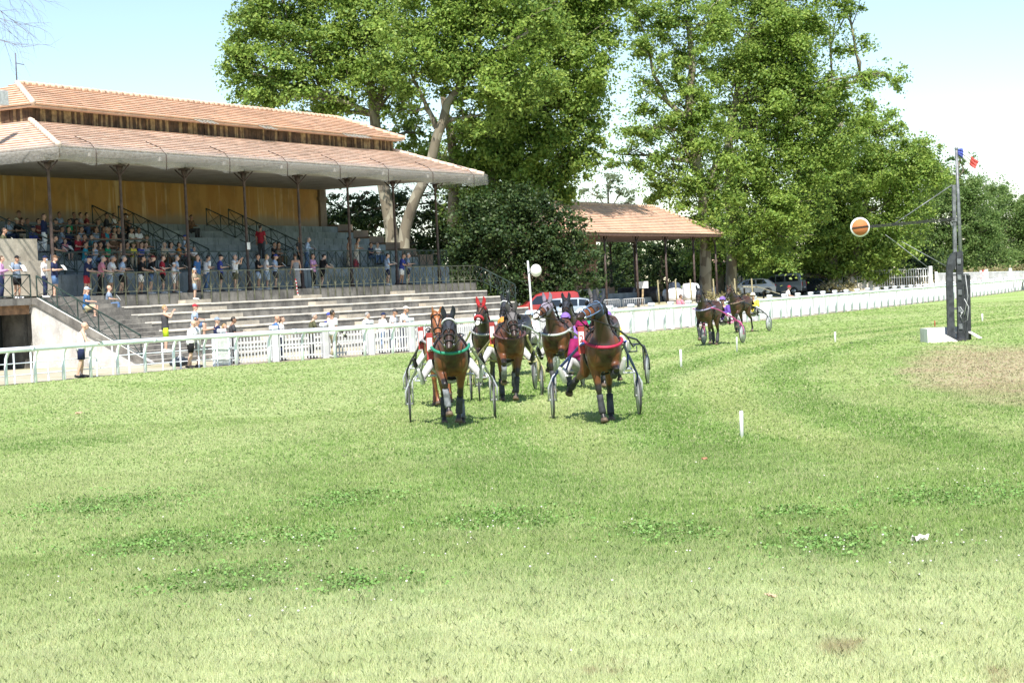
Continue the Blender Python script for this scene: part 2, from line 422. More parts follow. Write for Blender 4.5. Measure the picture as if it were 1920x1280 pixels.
# ------------------------------------------------------------------ grandstand materials
def concrete(name, base, dark, streak=.6, tread=None):
    streak *= .7
    m, nt, b, out = new_mat(name); v = objco(nt)
    n1 = noise(nt, v, .9, 5, .65); n2 = noise(nt, mapping(nt, v, (1.1, 1.1, .35)), 1.6, 6, .72, .5); n3 = noise(nt, v, 14, 4, .7)
    c = mixc(nt, ramp(nt, n1, .35, .65), base, dark)
    c = mixc(nt, ramp(nt, n2, .46, .68, 0, streak), c, tuple(x*.45 for x in dark))
    c = mixc(nt, ramp(nt, n3, .5, .75, 0, .45), c, tuple(min(1, x*1.35) for x in base))
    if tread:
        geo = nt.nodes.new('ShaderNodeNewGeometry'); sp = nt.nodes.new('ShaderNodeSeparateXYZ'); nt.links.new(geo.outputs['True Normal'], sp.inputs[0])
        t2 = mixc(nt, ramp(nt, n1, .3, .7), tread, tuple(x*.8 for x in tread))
        c = mixc(nt, ramp(nt, sp.outputs[2], .5, .9), c, t2)   # pale upward faces, weathered dark risers
    nt.links.new(c, b.inputs['Base Color']); b.inputs['Roughness'].default_value = .92; b.inputs['Specular IOR Level'].default_value = .2
    bump(nt, b, n3, .35, .02); return m
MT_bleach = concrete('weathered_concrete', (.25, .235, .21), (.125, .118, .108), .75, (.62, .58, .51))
MT_rows = concrete('painted_concrete', (.28, .315, .325), (.19, .215, .22), .6)
MT_block = concrete('block_concrete', (.50, .45, .37), (.36, .32, .26), .4)
MT_brownblock = concrete('brown_block', (.26, .19, .14), (.18, .135, .10), .4)
MT_white = concrete('white_render', (.62, .60, .56), (.42, .40, .38), .6)
MT_cream = concrete('cream_render', (.56, .50, .38), (.44, .38, .28), .4)

m, nt, b, out = new_mat('ochre_render'); v = objco(nt)
n1 = noise(nt, mapping(nt, v, (.5, .5, .16)), 1.2, 5, .65, .8); n2 = noise(nt, v, .8, 5, .65); n3 = noise(nt, mapping(nt, v, (1.6, 1.6, .10)), 1.3, 4, .6)
c = mixc(nt, ramp(nt, n1, .38, .62), (.46, .25, .085), (.40, .195, .06))
c = mixc(nt, ramp(nt, n3, .54, .66, 0, .8), c, (.60, .44, .26))
c = mixc(nt, ramp(nt, n2, .48, .68, 0, .6), c, (.27, .15, .06))
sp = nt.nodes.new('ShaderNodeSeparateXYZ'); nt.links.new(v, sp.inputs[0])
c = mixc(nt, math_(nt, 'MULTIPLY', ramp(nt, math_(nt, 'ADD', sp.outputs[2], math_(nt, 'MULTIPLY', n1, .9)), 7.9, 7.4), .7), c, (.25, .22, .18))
nt.links.new(c, b.inputs['Base Color']); b.inputs['Roughness'].default_value = .9
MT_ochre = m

def tile_mat(name, a, bcol, ccol):
    m, nt, b, out = new_mat(name); v = objco(nt)
    wv = N(nt, 'ShaderNodeTexWave', Scale=1.25, Distortion=.15); wv.bands_direction = 'X'; nt.links.new(v, wv.inputs['Vector'])
    n1 = noise(nt, v, .55, 5, .65, .4); n2 = noise(nt, mapping(nt, v, (1, .5, .5)), 4.5, 3, .7); n3 = noise(nt, v, 1.7, 4, .6)
    vo = N(nt, 'ShaderNodeTexVoronoi', Scale=3.1, Randomness=.35); nt.links.new(v, vo.inputs['Vector'])
    sv = nt.nodes.new('ShaderNodeSeparateColor'); nt.links.new(vo.outputs['Color'], sv.inputs[0])
    c = mixc(nt, ramp(nt, n1, .36, .64), a, bcol)
    c = mixc(nt, ramp(nt, sv.outputs[0], .55, 1.0, 0, .35), c, ccol)
    c = mixc(nt, ramp(nt, sv.outputs[1], .78, 1.0, 0, .4), c, tuple(x*.55 for x in a))
    c = mixc(nt, ramp(nt, n2, .58, .78, 0, .6), c, (.17, .12, .09))
    c = mixc(nt, ramp(nt, n3, .6, .75, 0, .5), c, (.42, .33, .27))
    nt.links.new(c, b.inputs['Base Color']); b.inputs['Roughness'].default_value = .88; b.inputs['Specular IOR Level'].default_value = .2
    bump(nt, b, wv.outputs['Fac'], .5, .04); return m
MT_tile1 = tile_mat('roof_tiles_pink', (.70, .525, .425), (.58, .44, .36), (.76, .64, .54))
MT_tile2 = tile_mat('roof_tiles_orange', (.68, .455, .325), (.57, .385, .285), (.74, .58, .45))
MT_iron = M('brown_iron', (.075, .05, .042), .6, .3, 5)
MT_rail = M('green_railing', (.16, .165, .105), .55, .3, 4)
MT_railD = M('dark_railing', (.035, .06, .052), .5, .3, 4)
MT_soffit = concrete('soffit_boards', (.34, .315, .285), (.26, .24, .215), .3)
MT_plankA = M('plank_dark', (.10, .058, .035), .85, .5, 3, col2=(.05, .03, .02))
MT_plankB = M('plank_pale', (.30, .215, .115), .85, .4, 3, col2=(.16, .10, .055))
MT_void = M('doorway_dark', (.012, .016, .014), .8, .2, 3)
MT_arch = M('arch_brown', (.30, .17, .09), .8, .3, 3)
m, nt, b, out = new_mat('bird_net'); v = objco(nt)
b.inputs['Base Color'].default_value = (.42, .405, .375, 1); b.inputs['Roughness'].default_value = .9
tr = nt.nodes.new('ShaderNodeBsdfTransparent'); mx = nt.nodes.new('ShaderNodeMixShader')
fac = ramp(nt, noise(nt, mapping(nt, v, (2, 2, 5)), 3.0, 6, .75), .3, .7, .10, .40)
nt.links.new(fac, mx.inputs[0]); nt.links.new(tr.outputs[0], mx.inputs[1]); nt.links.new(b.outputs[0], mx.inputs[2]); nt.links.new(mx.outputs[0], out.inputs[0])
MT_net = m

ST = empty('grandstand', BO, BROT, 'long old grandstand with two tiers of tiled roof, ochre back wall and concrete bleachers', 'grandstand')
def P(u, v, z): return (u, -v, z)
U0, U1 = -2.0, 34.35
def prof(mb, poly, ua, ub):
    mb.prism(poly, lambda v, z: P(ua, v, z), lambda v, z: P(ub, v, z))
def ubox(mb, ua, ub, va, vb, za, zb): mb.box(ua, ub, -max(va, vb), -min(va, vb), za, zb)

# lower bleachers: profile with seven steps
mb = MB(); poly = [(.455, 0)]; v0 = .455
poly = [(.455, -.3), (.455, 2.38)]
for i in range(7):
    poly += [(1.35+.9*i, 2.38-.361*i), (1.35+.9*i, 2.38-.361*(i+1))]
poly[-1] = (1.35+.9*6, -.3)
prof(mb, poly, 1.75, 35.6)
mb.mi = 1
for i in range(7):      # pale worn nosing along each step
    vv, zz = 1.35+.9*i, 2.38-.361*i; u = 1.76
    while u < 35.58:
        e = min(35.58, u+random.uniform(1.2, 3.0)); d_ = random.uniform(.018, .034)
        prof(mb, [(vv-.10, zz+.006), (vv+d_-.02, zz+.004), (vv+d_, zz-.02), (vv+d_, zz-random.uniform(.055, .085)), (vv-.10, zz-.05)], u, e-.006); u = e
mb.build('bleachers', [MT_bleach, concrete('nosing_concrete', (.66, .62, .54), (.52, .48, .42), .35)], ST)
for k, uc in enumerate((8.65, 17.9, 27.15)):      # the three aisles of half steps
    for i in range(6):
        mb = MB(); z = 2.38-.361*i
        ubox(mb, uc-.95, uc+.95, .46+.9*i if i == 0 else 1.352+.9*(i-1), (.46 if i == 0 else 1.35+.9*(i-1))+.45, z-.36 if i else 2.2, z+.18)
        if i == 0: pass
        mb.build('step_block', MT_block, ST)
# promenade and its back wall, walkway and upper rows
mb = MB(); ubox(mb, -2.45, 35.9, -1.4, .45, -.2, 2.9); mb.build('promenade', MT_bleach, ST)
mb = MB(); ubox(mb, -14, 35.9, -2.5, -1.403, 0, 3.905)
for k in range(36): ubox(mb, k*1.0+.04, k*1.0+.97, -1.405, -1.375, 2.95, 3.86)
mb.build('walkway_wall', MT_rows, ST)
for i in range(6):
    vf = -2.5-1.12*i; zt = 4.55+.425*i
    mb = MB(); ubox(mb, -14, 34.35, -9.4, vf, zt-(.66 if i == 0 else .44), zt)
    k = 0.0
    while k < 34.2:      # facing slabs along the riser
        w_ = random.uniform(.8, 1.3)
        if k+w_ < 34.3: ubox(mb, k+.03, k+w_-.02, vf-.002, vf+random.uniform(.012, .035), zt-(.64 if i == 0 else .40), zt-.03)
        k += w_
    mb.build('seat_row', MT_rows, ST)
    mb = MB(); ubox(mb, 34.36, 36.0, -9.4 if i == 5 else vf-1.3, vf+.02, 2.5, zt+.14); mb.build('row_end_block', MT_brownblock, ST)
# blocks beside the upper steps at the left end
for (ua, ub, za, zb) in ((-8, 1.0, 3.0, 4.5), (-8, .3, 4.5, 5.45)):
    mb = MB(); ubox(mb, ua, ub, -1.39, -.75 if zb < 5 else -1.1, za, zb); mb.build('row_end_block', MT_block, ST)
# ochre back wall with pilaster
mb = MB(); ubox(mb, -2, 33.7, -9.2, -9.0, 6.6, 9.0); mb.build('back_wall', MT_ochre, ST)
mb = MB(); ubox(mb, 33.72, 34.4, -9.25, -8.85, 6.6, 9.0); ubox(mb, 33.6, 34.5, -9.3, -8.8, 8.3, 8.5); mb.build('pilaster', MT_brownblock, ST)

# flight of steps at the left end, landing and doorway under it
mb = MB(); n = 16
poly = [(.5, -.2), (.5, 2.9), (1.2, 2.9)]
for i in range(n):
    z = 2.9*(1-(i+1)/n); vv = 1.2+5.75*(i+1)/n
    poly += [(1.2+5.75*i/n, z), (vv, z)] if i else [(1.2, z), (vv, z)]
poly += [(1.2+5.75, -.2)]
prof(mb, poly, -2.3, 1.72); mb.build('stairs', MT_bleach, ST)
mb = MB(); prof(mb, [(1.0, -.1), (1.0, 2.88), (1.35, 2.88), (7.0, .12), (7.0, -.1)], -2.6, -2.303); mb.build('stringer_wall', MT_white, ST)
mb = MB(); prof(mb, [(1.02, 2.9), (1.40, 2.9), (7.05, .14), (7.05, -.1), (6.6, .06), (1.28, 2.62), (1.02, 2.62)], -2.68, -2.605); mb.build('stringer_cap', MT_bleach, ST)
mb = MB(); ubox(mb, -14, -2.70, -1.38, 1.15, 2.62, 2.9); mb.build('landing', MT_bleach, ST)
mb = MB(); ubox(mb, -5.3, -2.702, .8, 1.0, 2.25, 2.618); ubox(mb, -14, -5.3, .8, 1.0, 0, 2.618); mb.build('landing_wall', MT_arch, ST)
mb = MB(); ubox(mb, -5.3, -2.72, -.6, -.5, 0, 2.6); mb.build('doorway_shade', MT_void, ST)  # near-black panel painted to stand for the shade inside the opening

# iron columns with bracketed capitals
for i in range(8):
    mb = MB(); u = i*STEP
    mb.tube([P(u, 0, 2.9), P(u, 0, 3.0), P(u, 0, 3.05), P(u, 0, 3.7), P(u, 0, 3.75), P(u, 0, 8.35), P(u, 0, 8.42), P(u, 0, 8.62)], [.16, .16, .10, .095, .075, .065, .13, .17], 10)
    mb.box(u-.2, u+.2, -.2, .2, 8.62, 8.70)
    for s in (-1, 1):
        mb.beam(P(u, 0, 8.2), P(u, .55*s, 8.68), .05, .05)
    o = mb.build('column', MT_iron, ST)
    mb = MB(); mb.beam(P(u, 0, 8.78), P(u, 2.35, 8.78), .08, .16); mb.build('bracket', MT_soffit, o)
mb = MB(); ubox(mb, -.3, 32.8, -.12, .12, 8.705, 8.94); mb.build('beam', MT_soffit, ST)
mb = MB(); ubox(mb, U0+.1, U1-.15, -11.2, 2.3, 8.95, 9.0); mb.build('soffit', MT_soffit, ST)

# tiled roofs, each side laid in lapped courses
def hip_roof(mb, o, z0, i, z1, n, lap=.08):
    # o, i = (ua, ub, vfront, vback)
    def lerp(a, b, t): return a+(b-a)*t
    for k in range(n):
        t0, t1 = k/n, (k+1)/n
        A = [lerp(o[j], i[j], t0) for j in range(4)]; B = [lerp(o[j], i[j], t1) for j in range(4)]
        za, zb = lerp(z0, z1, t0), lerp(z0, z1, t1)
        j = lambda: random.uniform(-.006, .006)
        B = [lerp(o[j_], i[j_], min(1, t1+.25/n)) for j_ in range(4)]; zb = lerp(z0, z1, min(1, t1+.25/n))
        ca = [(A[0], A[2]), (A[1], A[2]), (A[1], A[3]), (A[0], A[3])]; cb = [(B[0], B[2]), (B[1], B[2]), (B[1], B[3]), (B[0], B[3])]
        for e in range(4):
            p0, p1 = ca[e], ca[(e+1) % 4]; q0, q1 = cb[e], cb[(e+1) % 4]
            m_ = max(1, int(math.hypot(p1[0]-p0[0], p1[1]-p0[1])/2.4))
            lo = [P(lerp(p0[0], p1[0], s/m_), lerp(p0[1], p1[1], s/m_), za+lap+j()) for s in range(m_+1)]
            hi = [P(lerp(q0[0], q1[0], s/m_), lerp(q0[1], q1[1], s/m_), zb+.006+j()*.5) for s in range(m_+1)]
            dn = [(l[0]+(h_[0]-l[0])*.22, l[1]+(h_[1]-l[1])*.22, l[2]-lap+.012) for l, h_ in zip(lo, hi)]
            for s in range(m_):
                mb.add([lo[s], lo[s+1], hi[s+1], hi[s]], [(0, 1, 2, 3)], False)
                mb.add([dn[s], dn[s+1], lo[s+1], lo[s]], [(0, 1, 2, 3)], False)
LO = (U0+.15, U1-.2, 2.3, -11.3); LI = (1.25, 31.3, -1.98, -7.02)
UO = (.85, 31.65, -1.4, -7.6); UI = (3.3, 29.3, -4.45, -4.55)
mb = MB(); hip_roof(mb, LO, 9.02, LI, 10.62, 13); lr = mb.build('lower_roof', MT_tile1, ST)
mb = MB(); hip_roof(mb, UO, 11.27, UI, 12.62, 10); 
ubox(mb, UO[0]+.1, UO[1]-.1, -7.5, -1.5, 11.2, 11.262); ur = mb.build('upper_roof', MT_tile2, ST)
def caps(a, b, parent, mat):
    a = Vector(a); b = Vector(b); n = int((b-a).length/.42); mb = MB()
    for k in range(n):
        p, q = a.lerp(b, k/n), a.lerp(b, (k+1.12)/n)
        mb.tube([p+Vector((0, 0, random.uniform(-.015, .015))), q], [.14, .11], 7)
    mb.build('ridge_tiles', mat, parent)
caps(P(UI[0], -4.5, 12.66), P(UI[1], -4.5, 12.66), ur, MT_tile2)
caps(P(UO[1], UO[2], 11.35), P(UI[1], -4.5, 12.68), ur, MT_tile2); caps(P(UO[0], UO[2], 11.35), P(UI[0], -4.5, 12.68), ur, MT_tile1)
caps(P(LO[1], LO[2], 9.1), P(LI[1], LI[2], 10.68), lr, MT_tile1); caps(P(LO[0], LO[2], 9.1), P(LI[0], LI[2], 10.68), lr, MT_tile1)
for (ux, n_) in ((12.1, 5), (17.4, 4), (25.2, 8)):      # slipped grey tiles at the upper eave
    mb = MB()
    for k in range(n_):
        a = Vector(P(ux+.32*k, -1.55, 11.33)); b = Vector(P(ux+.32*k+random.uniform(.25, .4), -1.2, 11.12)); mb.beam(a, b, .2, .025)
    mb.build('slipped_tiles', M('grey_tile', (.40, .40, .37), .8), ur)
# boarded clerestory between the roofs
mbA = MB(); 
def boards(fn, a, b):
    k = a
    while k < b-.05:
        w_ = random.uniform(.11, .24); e = min(k+w_, b); mbA.mi = 0 if random.random() < .55 else 1
        fn(k, e-.012, random.uniform(0, .05)); k = e
boards(lambda k, e, d: ubox(mbA, k, e, -2.06, -1.98-d, 10.45, 11.22), 1.25, 31.3)
boards(lambda k, e, d: mbA.box(31.24-d, 31.30-d+.02, k, e, 10.45, 11.22), 2.0, 7.0)
boards(lambda k, e, d: mbA.box(1.25+d-.02, 1.31+d, k, e, 10.45, 11.22), 2.07, 7.0)
ubox(mbA, 1.4, 31.1, -7.0, -2.2, 10.4, 11.15)
mbA.build('clerestory_boards', [MT_plankA, MT_plankB], ST)
# bird net hung along the eave in scallops
mb = MB(); mb.smooth = True; prev = None; nseg = 8
V = []; rows = 5; cols = 0
def netcol(u, v, su, sv):
    ph = (u/STEP) % 1.0
    sag = (1-abs(2*ph-1)**2.2)
    zb = 8.29 + .2*sag + random.uniform(-.012, .012)
    return [P(u-su*.8, v-sv*.8, 9.3+random.uniform(-.02, .02)), P(u-su*.35, v-sv*.35, 9.2), P(u, v, 9.02+.05*sag), P(u+su*.03, v+sv*.03, 8.62), P(u, v, zb)]
us = [U0 + (U1-U0)*k/150 for k in range(151)]
for u in us: V += netcol(u, 2.45, 0, 1); cols += 1
for k in range(1, 14): V += netcol(U1+.05, 2.45-k*1.0, 1, 0); cols += 1
mb.add(V, [(c*rows+r, (c+1)*rows+r, (c+1)*rows+r+1, c*rows+r+1) for c in range(cols-1) for r in range(rows-1)])
mb.build('eave_net', MT_net, ST)
mb = MB(); mb.smooth = True; V = []; cols = 0
for k in range(0, 14): V += netcol(U0-.02, 2.45-k*1.0, -1, 0); cols += 1
mb.add(V, [(c*rows+r, (c+1)*rows+r, (c+1)*rows+r+1, c*rows+r+1) for c in range(cols-1) for r in range(rows-1)])
mb.build('eave_net', MT_net, ST)
for i in range(0, 8):
    mb = MB(); u = i*STEP+.2; mb.tube([P(u, 1.4, 9.62), P(u, 2.2, 9.28), P(u, 2.5, 8.95), P(u, 2.47, 8.3)], .018, 5); mb.build('net_wire', MT_iron, ST)

# lattice railings
def lattice(name, pts, top, bot, bay, mat, parent=ST, r=.022, foot=0.0):
    # pts: list of (u,v,z) floor line, top/bot heights above it
    mb = MB(); P3 = [Vector(P(*p)) for p in pts]
    for a, b in zip(P3, P3[1:]):
        n = max(1, round((b-a).length/bay)); t = Vector((0, 0, top)); q = Vector((0, 0, bot))
        mb.beam(a+t, b+t, .05, .05); mb.beam(a+q, b+q, .035, .035)
        for k in range(n+1):
            p = a.lerp(b, k/n); mb.beam(p+Vector((0, 0, -foot)), p+t, .04, .04)
        for k in range(n):
            p, s = a.lerp(b, k/n), a.lerp(b, (k+1)/n)
            mb.beam(p+q, s+t, .025, .02); mb.beam(p+t, s+q, .025, .022)
    return mb.build(name, mat, parent)
for ua, ub in ((1.75, 7.8), (9.5, 17.1), (18.7, 26.3), (28.0, 35.9)):
    lattice('promenade_railing', [(ua, .49, 2.9), (ub, .49, 2.9)], .98, .14, .72, MT_rail, foot=.45)
lattice('promenade_railing', [(35.9, .49, 2.9), (36.25, .8, 2.75), (36.6, 1.5, 2.3), (36.8, 2.6, 1.7)], .95, .14, .4, MT_railD, foot=.3)
for ua, ub in ((1.6, 16.8), (18.4, 36.0)):
    lattice('walkway_railing', [(ua, -1.5, 3.905), (ub, -1.5, 3.905)], .98, .12, .8, MT_railD, foot=0)
lattice('landing_railing', [(-12, .95, 2.9), (-2.5, .95, 2.9)], .95, .1, 1.1, MT_railD)
lattice('stair_railing', [(-2.45, 1.25, 2.9), (-2.45, 6.5, .30)], .9, .08, 1.2, MT_railD)
for uu in (12.0, 21.3):
    lattice('aisle_railing', [(uu, -2.4, 4.1), (uu, -8.0, 6.6)], .95, .1, 1.1, MT_railD)
    lattice('aisle_railing', [(uu+2.0, -2.4, 4.1), (uu+2.0, -8.0, 6.6)], .95, .1, 1.1, MT_railD)
lattice('aisle_railing', [(3.4, -1.8, 4.0), (3.4, -7.0, 6.2)], .95, .1, 1.4, MT_railD)
for ua, ub, v, z in ((3.5, 8.5, -4.6, 5.4), (5.5, 12.5, -2.6, 4.6)):
    mb = MB()
    for h in (.9, .45): mb.beam(P(ua, v, z+h), P(ub, v, z+h), .045, .045)
    for k in range(4):
        u = ua+(ub-ua)*k/3; mb.beam(P(u, v, z), P(u, v, z+.92), .045, .045)
    mb.build('seat_railing', MT_railD, ST)
# small fittings: mast on the ridge, pale box at the roof corner, bar and tape across an aisle, paper on a column
mb = MB(); mb.tube([P(3.3, -4.5, 12.6), P(3.3, -4.5, 14.0)], .03, 6); mb.beam(P(3.3, -4.5, 13.55), P(3.7, -4.4, 13.5), .03, .03); mb.build('roof_mast', M('mast_grey', (.12, .12, .16), .5), ST)
mb = MB(); p0 = Matrix.Rotation(-BROT, 4, 'Z') @ (at(4, 184, 78.5)-BO); mb.bbox(p0.x-.9, p0.x+.24, p0.y-.15, p0.y+.15, p0.z-.3, p0.z+.3); mb.build('floodlight_box', M('box_grey', (.45, .47, .48), .5), ST)
mb = MB(); mb.beam(P(17.1, .5, 3.87), P(18.7, .5, 3.87), .05, .05); mb.build('aisle_bar', M('white_bar', (.72, .72, .72), .5), ST)
mb = MB(); a = Vector(P(17.12, .53, 3.4))
for k in range(14):
    mb.mi = k % 2; q = Vector(P(17.12+.02*k*(1 if k < 8 else .8), .53+.02*math.sin(k*.8)+.03*max(0, k-8), 3.4-.085*(k+1))); mb.beam(a, q, .05, .04); a = q
mb.build('striped_tape', [M('tape_red', (.55, .05, .05), .5), M('tape_white', (.75, .73, .72), .5)], ST)
mb = MB(); mb.box(3*STEP-.13, 3*STEP+.13, -.1, -.088, 4.9, 5.25); mb.build('notice', M('paper_white', (.72, .72, .70), .8), ST)
mb = MB(); ubox(mb, 23.2, 25.0, -1.372, -1.34, 2.93, 3.5); mb.build('wall_hatch', M('hatch_grey', (.17, .20, .19), .7), ST)
# ------------------------------------------------------------------ fences along the track
MT_pvc = M('white_pvc', (.82, .87, .95), .35, .14, 1.1, spec=.5)
MT_pvc2 = M('white_painted_wood', (.66, .67, .685), .5, .12, 1.3)
def fpt(u, off=0.0, z=0.0):
    return W(u, fence_v(u)-off, z)
# running rail: tube on goose-neck posts
RF = empty('running_rail', fpt(-9), 0, 'white tubular running rail on curved posts edging the turf along the whole track', 'rail fence')
def loc(p, root): return Vector(p) - root.location
pts = [loc(fpt(u, 0, 1.12), RF) for u in np.arange(-24, 150, 1.5)]
mb = MB(); mb.tube(pts, [(.085, .06)]*len(pts), 10); [mb.tube([pts[k], pts[k].lerp(pts[k+1], .10)], [(.092, .067)]*2, 10) for k in range(2, len(pts)-1, 4)]; mb.build('rail', MT_pvc, RF)
s_ = -24.0; k = 0
while s_ < 148 and k < 98:
    a = fpt(s_, .10); nrm = (fpt(s_, 1.0)-fpt(s_, 0)).normalized()
    mb = MB(); g0 = loc(a, RF)
    mb.tube([g0+nrm*.16+Vector((0, 0, -.1)), g0+nrm*.16+Vector((0, 0, .55)), g0+nrm*.13+Vector((0, 0, .85)), g0+nrm*.02+Vector((0, 0, 1.05)), g0-nrm*.08+Vector((0, 0, 1.10))], [.06, .055, .05, .05, .045], 8)
    mb.build('post', MT_pvc, RF); s_ += (1.35 if s_ < 2 else 1.75) + max(0, s_-60)*.006; k += 1
# thin two-bar wire barrier behind the rail on the left stretch
TB = empty('wire_barrier', fpt(-12, .6), 0, 'low thin white two-bar barrier behind the running rail, left of the pickets', 'barrier')
mb = MB(); q = [loc(fpt(u, .55), TB) for u in np.arange(-24, -4.4, .8)]
for h in (.28, .66): mb.tube([p+Vector((0, 0, h)) for p in q], .017, 6)
mb.build('bar', MT_pvc, TB)
for p in q:
    mb = MB(); mb.beam(p+Vector((0, 0, -.05)), p+Vector((0, 0, 1.0)), .05, .05); mb.build('post', MT_pvc, TB)
# picket fence with capped posts
PF = empty('picket_fence', fpt(20, .9), 0, 'long white picket fence with chunky capped posts behind the running rail', 'picket fence')
upos = []; u = -5.0
while u < 138: upos.append(u); u += 2.1 if u < 30 else 2.5
OFF = .95
for k, u in enumerate(upos[:70]):
    a = loc(fpt(u, OFF), PF); t = (fpt(u+.5)-fpt(u-.5)).normalized()
    mb = MB(); M3 = Matrix.Rotation(math.atan2(t.y, t.x), 4, 'Z')
    tmp = MB(); tmp.bbox(-.12, .12, -.12, .12, -.1, 1.24, .015); tmp.bbox(-.145, .145, -.145, .145, 1.243, 1.37, .04)
    mb.add([a+M3@Vector(p) for p in tmp.v], tmp.f, False)
    mb.build('post', MT_pvc2, PF)
    if k+1 < len(upos):
        b = loc(fpt(upos[k+1], OFF), PF); d = (b-a); n = max(6, int(d.length/(.16 if u < 60 else .22))); mb = MB()
        nn = Vector((-d.y, d.x, 0)).normalized(); a2 = a+d.normalized()*.13; b2 = b-d.normalized()*.13
        for h in (.18, .62, 1.08): mb.beam(a2+Vector((0, 0, h)), b2+Vector((0, 0, h)), .045, .09 if h > 1 else .06)
        for j in range(n):
            p = a2.lerp(b2, (j+.5)/n) - nn*.04; mb.beam(p+Vector((0, 0, .06)), p+d.normalized()*random.uniform(-.012, .012)+Vector((0, 0, random.uniform(.975, 1.0))), .022, .075 if u < 60 else .12, up=nn)
        mb.build('picket_panel', MT_pvc2, PF)
# opaque board beside the first picket panels
BD = empty('board_panel', fpt(-5.4, .55), 0, 'plain grey-white board leaning on the fence where rail and pickets meet', 'board')
a = loc(fpt(-5.7, .60), BD); b = loc(fpt(-5.05, .62), BD); mb = MB(); mb.beam(a+Vector((0, 0, .55)), b+Vector((0, 0, .55)), .04, 1.0); mb.build('board', M('board_grey', (.60, .62, .60), .6), BD)
for p in (a, b):
    mb = MB(); mb.beam(p+Vector((0, 0, -.05)), p+Vector((0, 0, 1.08)), .09, .09); mb.build('post', MT_pvc, BD)

# rear fence, tall gate and the fence beyond it
def panel_fence(name, label, P0, P1, h, n, gap, cap, mat, tall=None):
    root = empty(name, P0, 0, label, 'gate' if 'gate' in name else 'fence')
    P0 = Vector(P0); P1 = Vector(P1)
    for k in range(n):
        a = (P1-P0)*(k/n); b = (P1-P0)*((k+1)/n); mb = MB(); m_ = int((b-a).length/gap)
        for hh in (.15, h-.06) + ((h*.55,) if h > 1.5 else ()): mb.beam(a+Vector((0, 0, hh)), b+Vector((0, 0, hh)), .05, .08)
        for j in range(m_+1):
            p = a.lerp(b, j/m_); mb.beam(p+Vector((0, 0, .05)), p+Vector((0, 0, h)), .035, .06)
        mb.build('picket_panel', mat, root)
    for k in range(n+1):
        a = (P1-P0)*(k/n); mb = MB(); mb.bbox(a.x-cap, a.x+cap, a.y-cap, a.y+cap, -.2, h+.12, .02); mb.build('post', mat, root)
    return root
pA = at(1530, 540, 168); pB = at(1622, 542, 166); pC = at(1756, 536, 166); pD = at(1925, 530, 175); pE = at(2020, 527, 185)
panel_fence('rear_fence', 'greyish white paling fence under the trees right of the dark car', pA, pB, 1.15, 4, .2, .13, MT_pvc2)
panel_fence('field_gate', 'tall white barred gate between two thick posts behind the track', pB+Vector((.5, 0, 0)), pC-Vector((.5, 0, 0)), 1.65, 1, .21, .16, MT_pvc2)
panel_fence('end_fence', 'white paling fence right of the tall gate behind the finish post', pC, pE, 1.15, 6, .2, .13, MT_pvc2)
# ------------------------------------------------------------------ trees
def leaf_mat(name, lit, dark, yel, trans=.42):
    m, nt, b, out = new_mat(name)
    a = nt.nodes.new('ShaderNodeAttribute'); a.attribute_name = 'var'
    v = nt.nodes.new('ShaderNodeNewGeometry').outputs['Position']
    n = noise(nt, v, .28, 4, .6)
    c = mixc(nt, ramp(nt, n, .38, .64), dark, lit)
    c = mixc(nt, ramp(nt, a.outputs['Fac'], .35, 1.0, 0, .8), c, yel)
    c = mixc(nt, ramp(nt, a.outputs['Fac'], .0, .25, .5, 0), c, tuple(x*.6 for x in dark))
    nt.links.new(c, b.inputs['Base Color']); b.inputs['Roughness'].default_value = .5; b.inputs['Specular IOR Level'].default_value = .3
    tr = nt.nodes.new('ShaderNodeBsdfTranslucent'); c2 = mixc(nt, .5, c, tuple(min(1, x*1.5) for x in yel)); nt.links.new(c2, tr.inputs[0])
    mx = nt.nodes.new('ShaderNodeMixShader'); mx.inputs[0].default_value = trans
    nt.links.new(b.outputs[0], mx.inputs[1]); nt.links.new(tr.outputs[0], mx.inputs[2]); nt.links.new(mx.outputs[0], out.inputs[0])
    return m
MT_leaf = leaf_mat('plane_leaf', (.19, .30, .056), (.10, .185, .038), (.36, .45, .10))
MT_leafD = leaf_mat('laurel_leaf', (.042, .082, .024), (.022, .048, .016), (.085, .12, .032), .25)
MT_leafA = leaf_mat('acacia_leaf', (.14, .23, .062), (.09, .165, .045), (.24, .32, .11), .48)
MT_leafP = leaf_mat('pale_leaf', (.17, .23, .12), (.12, .17, .09), (.24, .28, .16), .5)
m, nt, b, out = new_mat('plane_bark'); v = nt.nodes.new('ShaderNodeNewGeometry').outputs['Position']
vo = N(nt, 'ShaderNodeTexVoronoi', Scale=1.7, Randomness=1.0); nt.links.new(mapping(nt, v, (1.6, 1.6, .8)), vo.inputs['Vector'])
sp = nt.nodes.new('ShaderNodeSeparateColor'); nt.links.new(vo.outputs['Color'], sp.inputs[0])
c = mixc(nt, ramp(nt, sp.outputs[0], .3, .7), (.26, .235, .17), (.15, .125, .085))
c = mixc(nt, ramp(nt, sp.outputs[1], .65, .9, 0, .8), c, (.10, .08, .055))
nt.links.new(c, b.inputs['Base Color']); b.inputs['Roughness'].default_value = .85; MT_bark = m

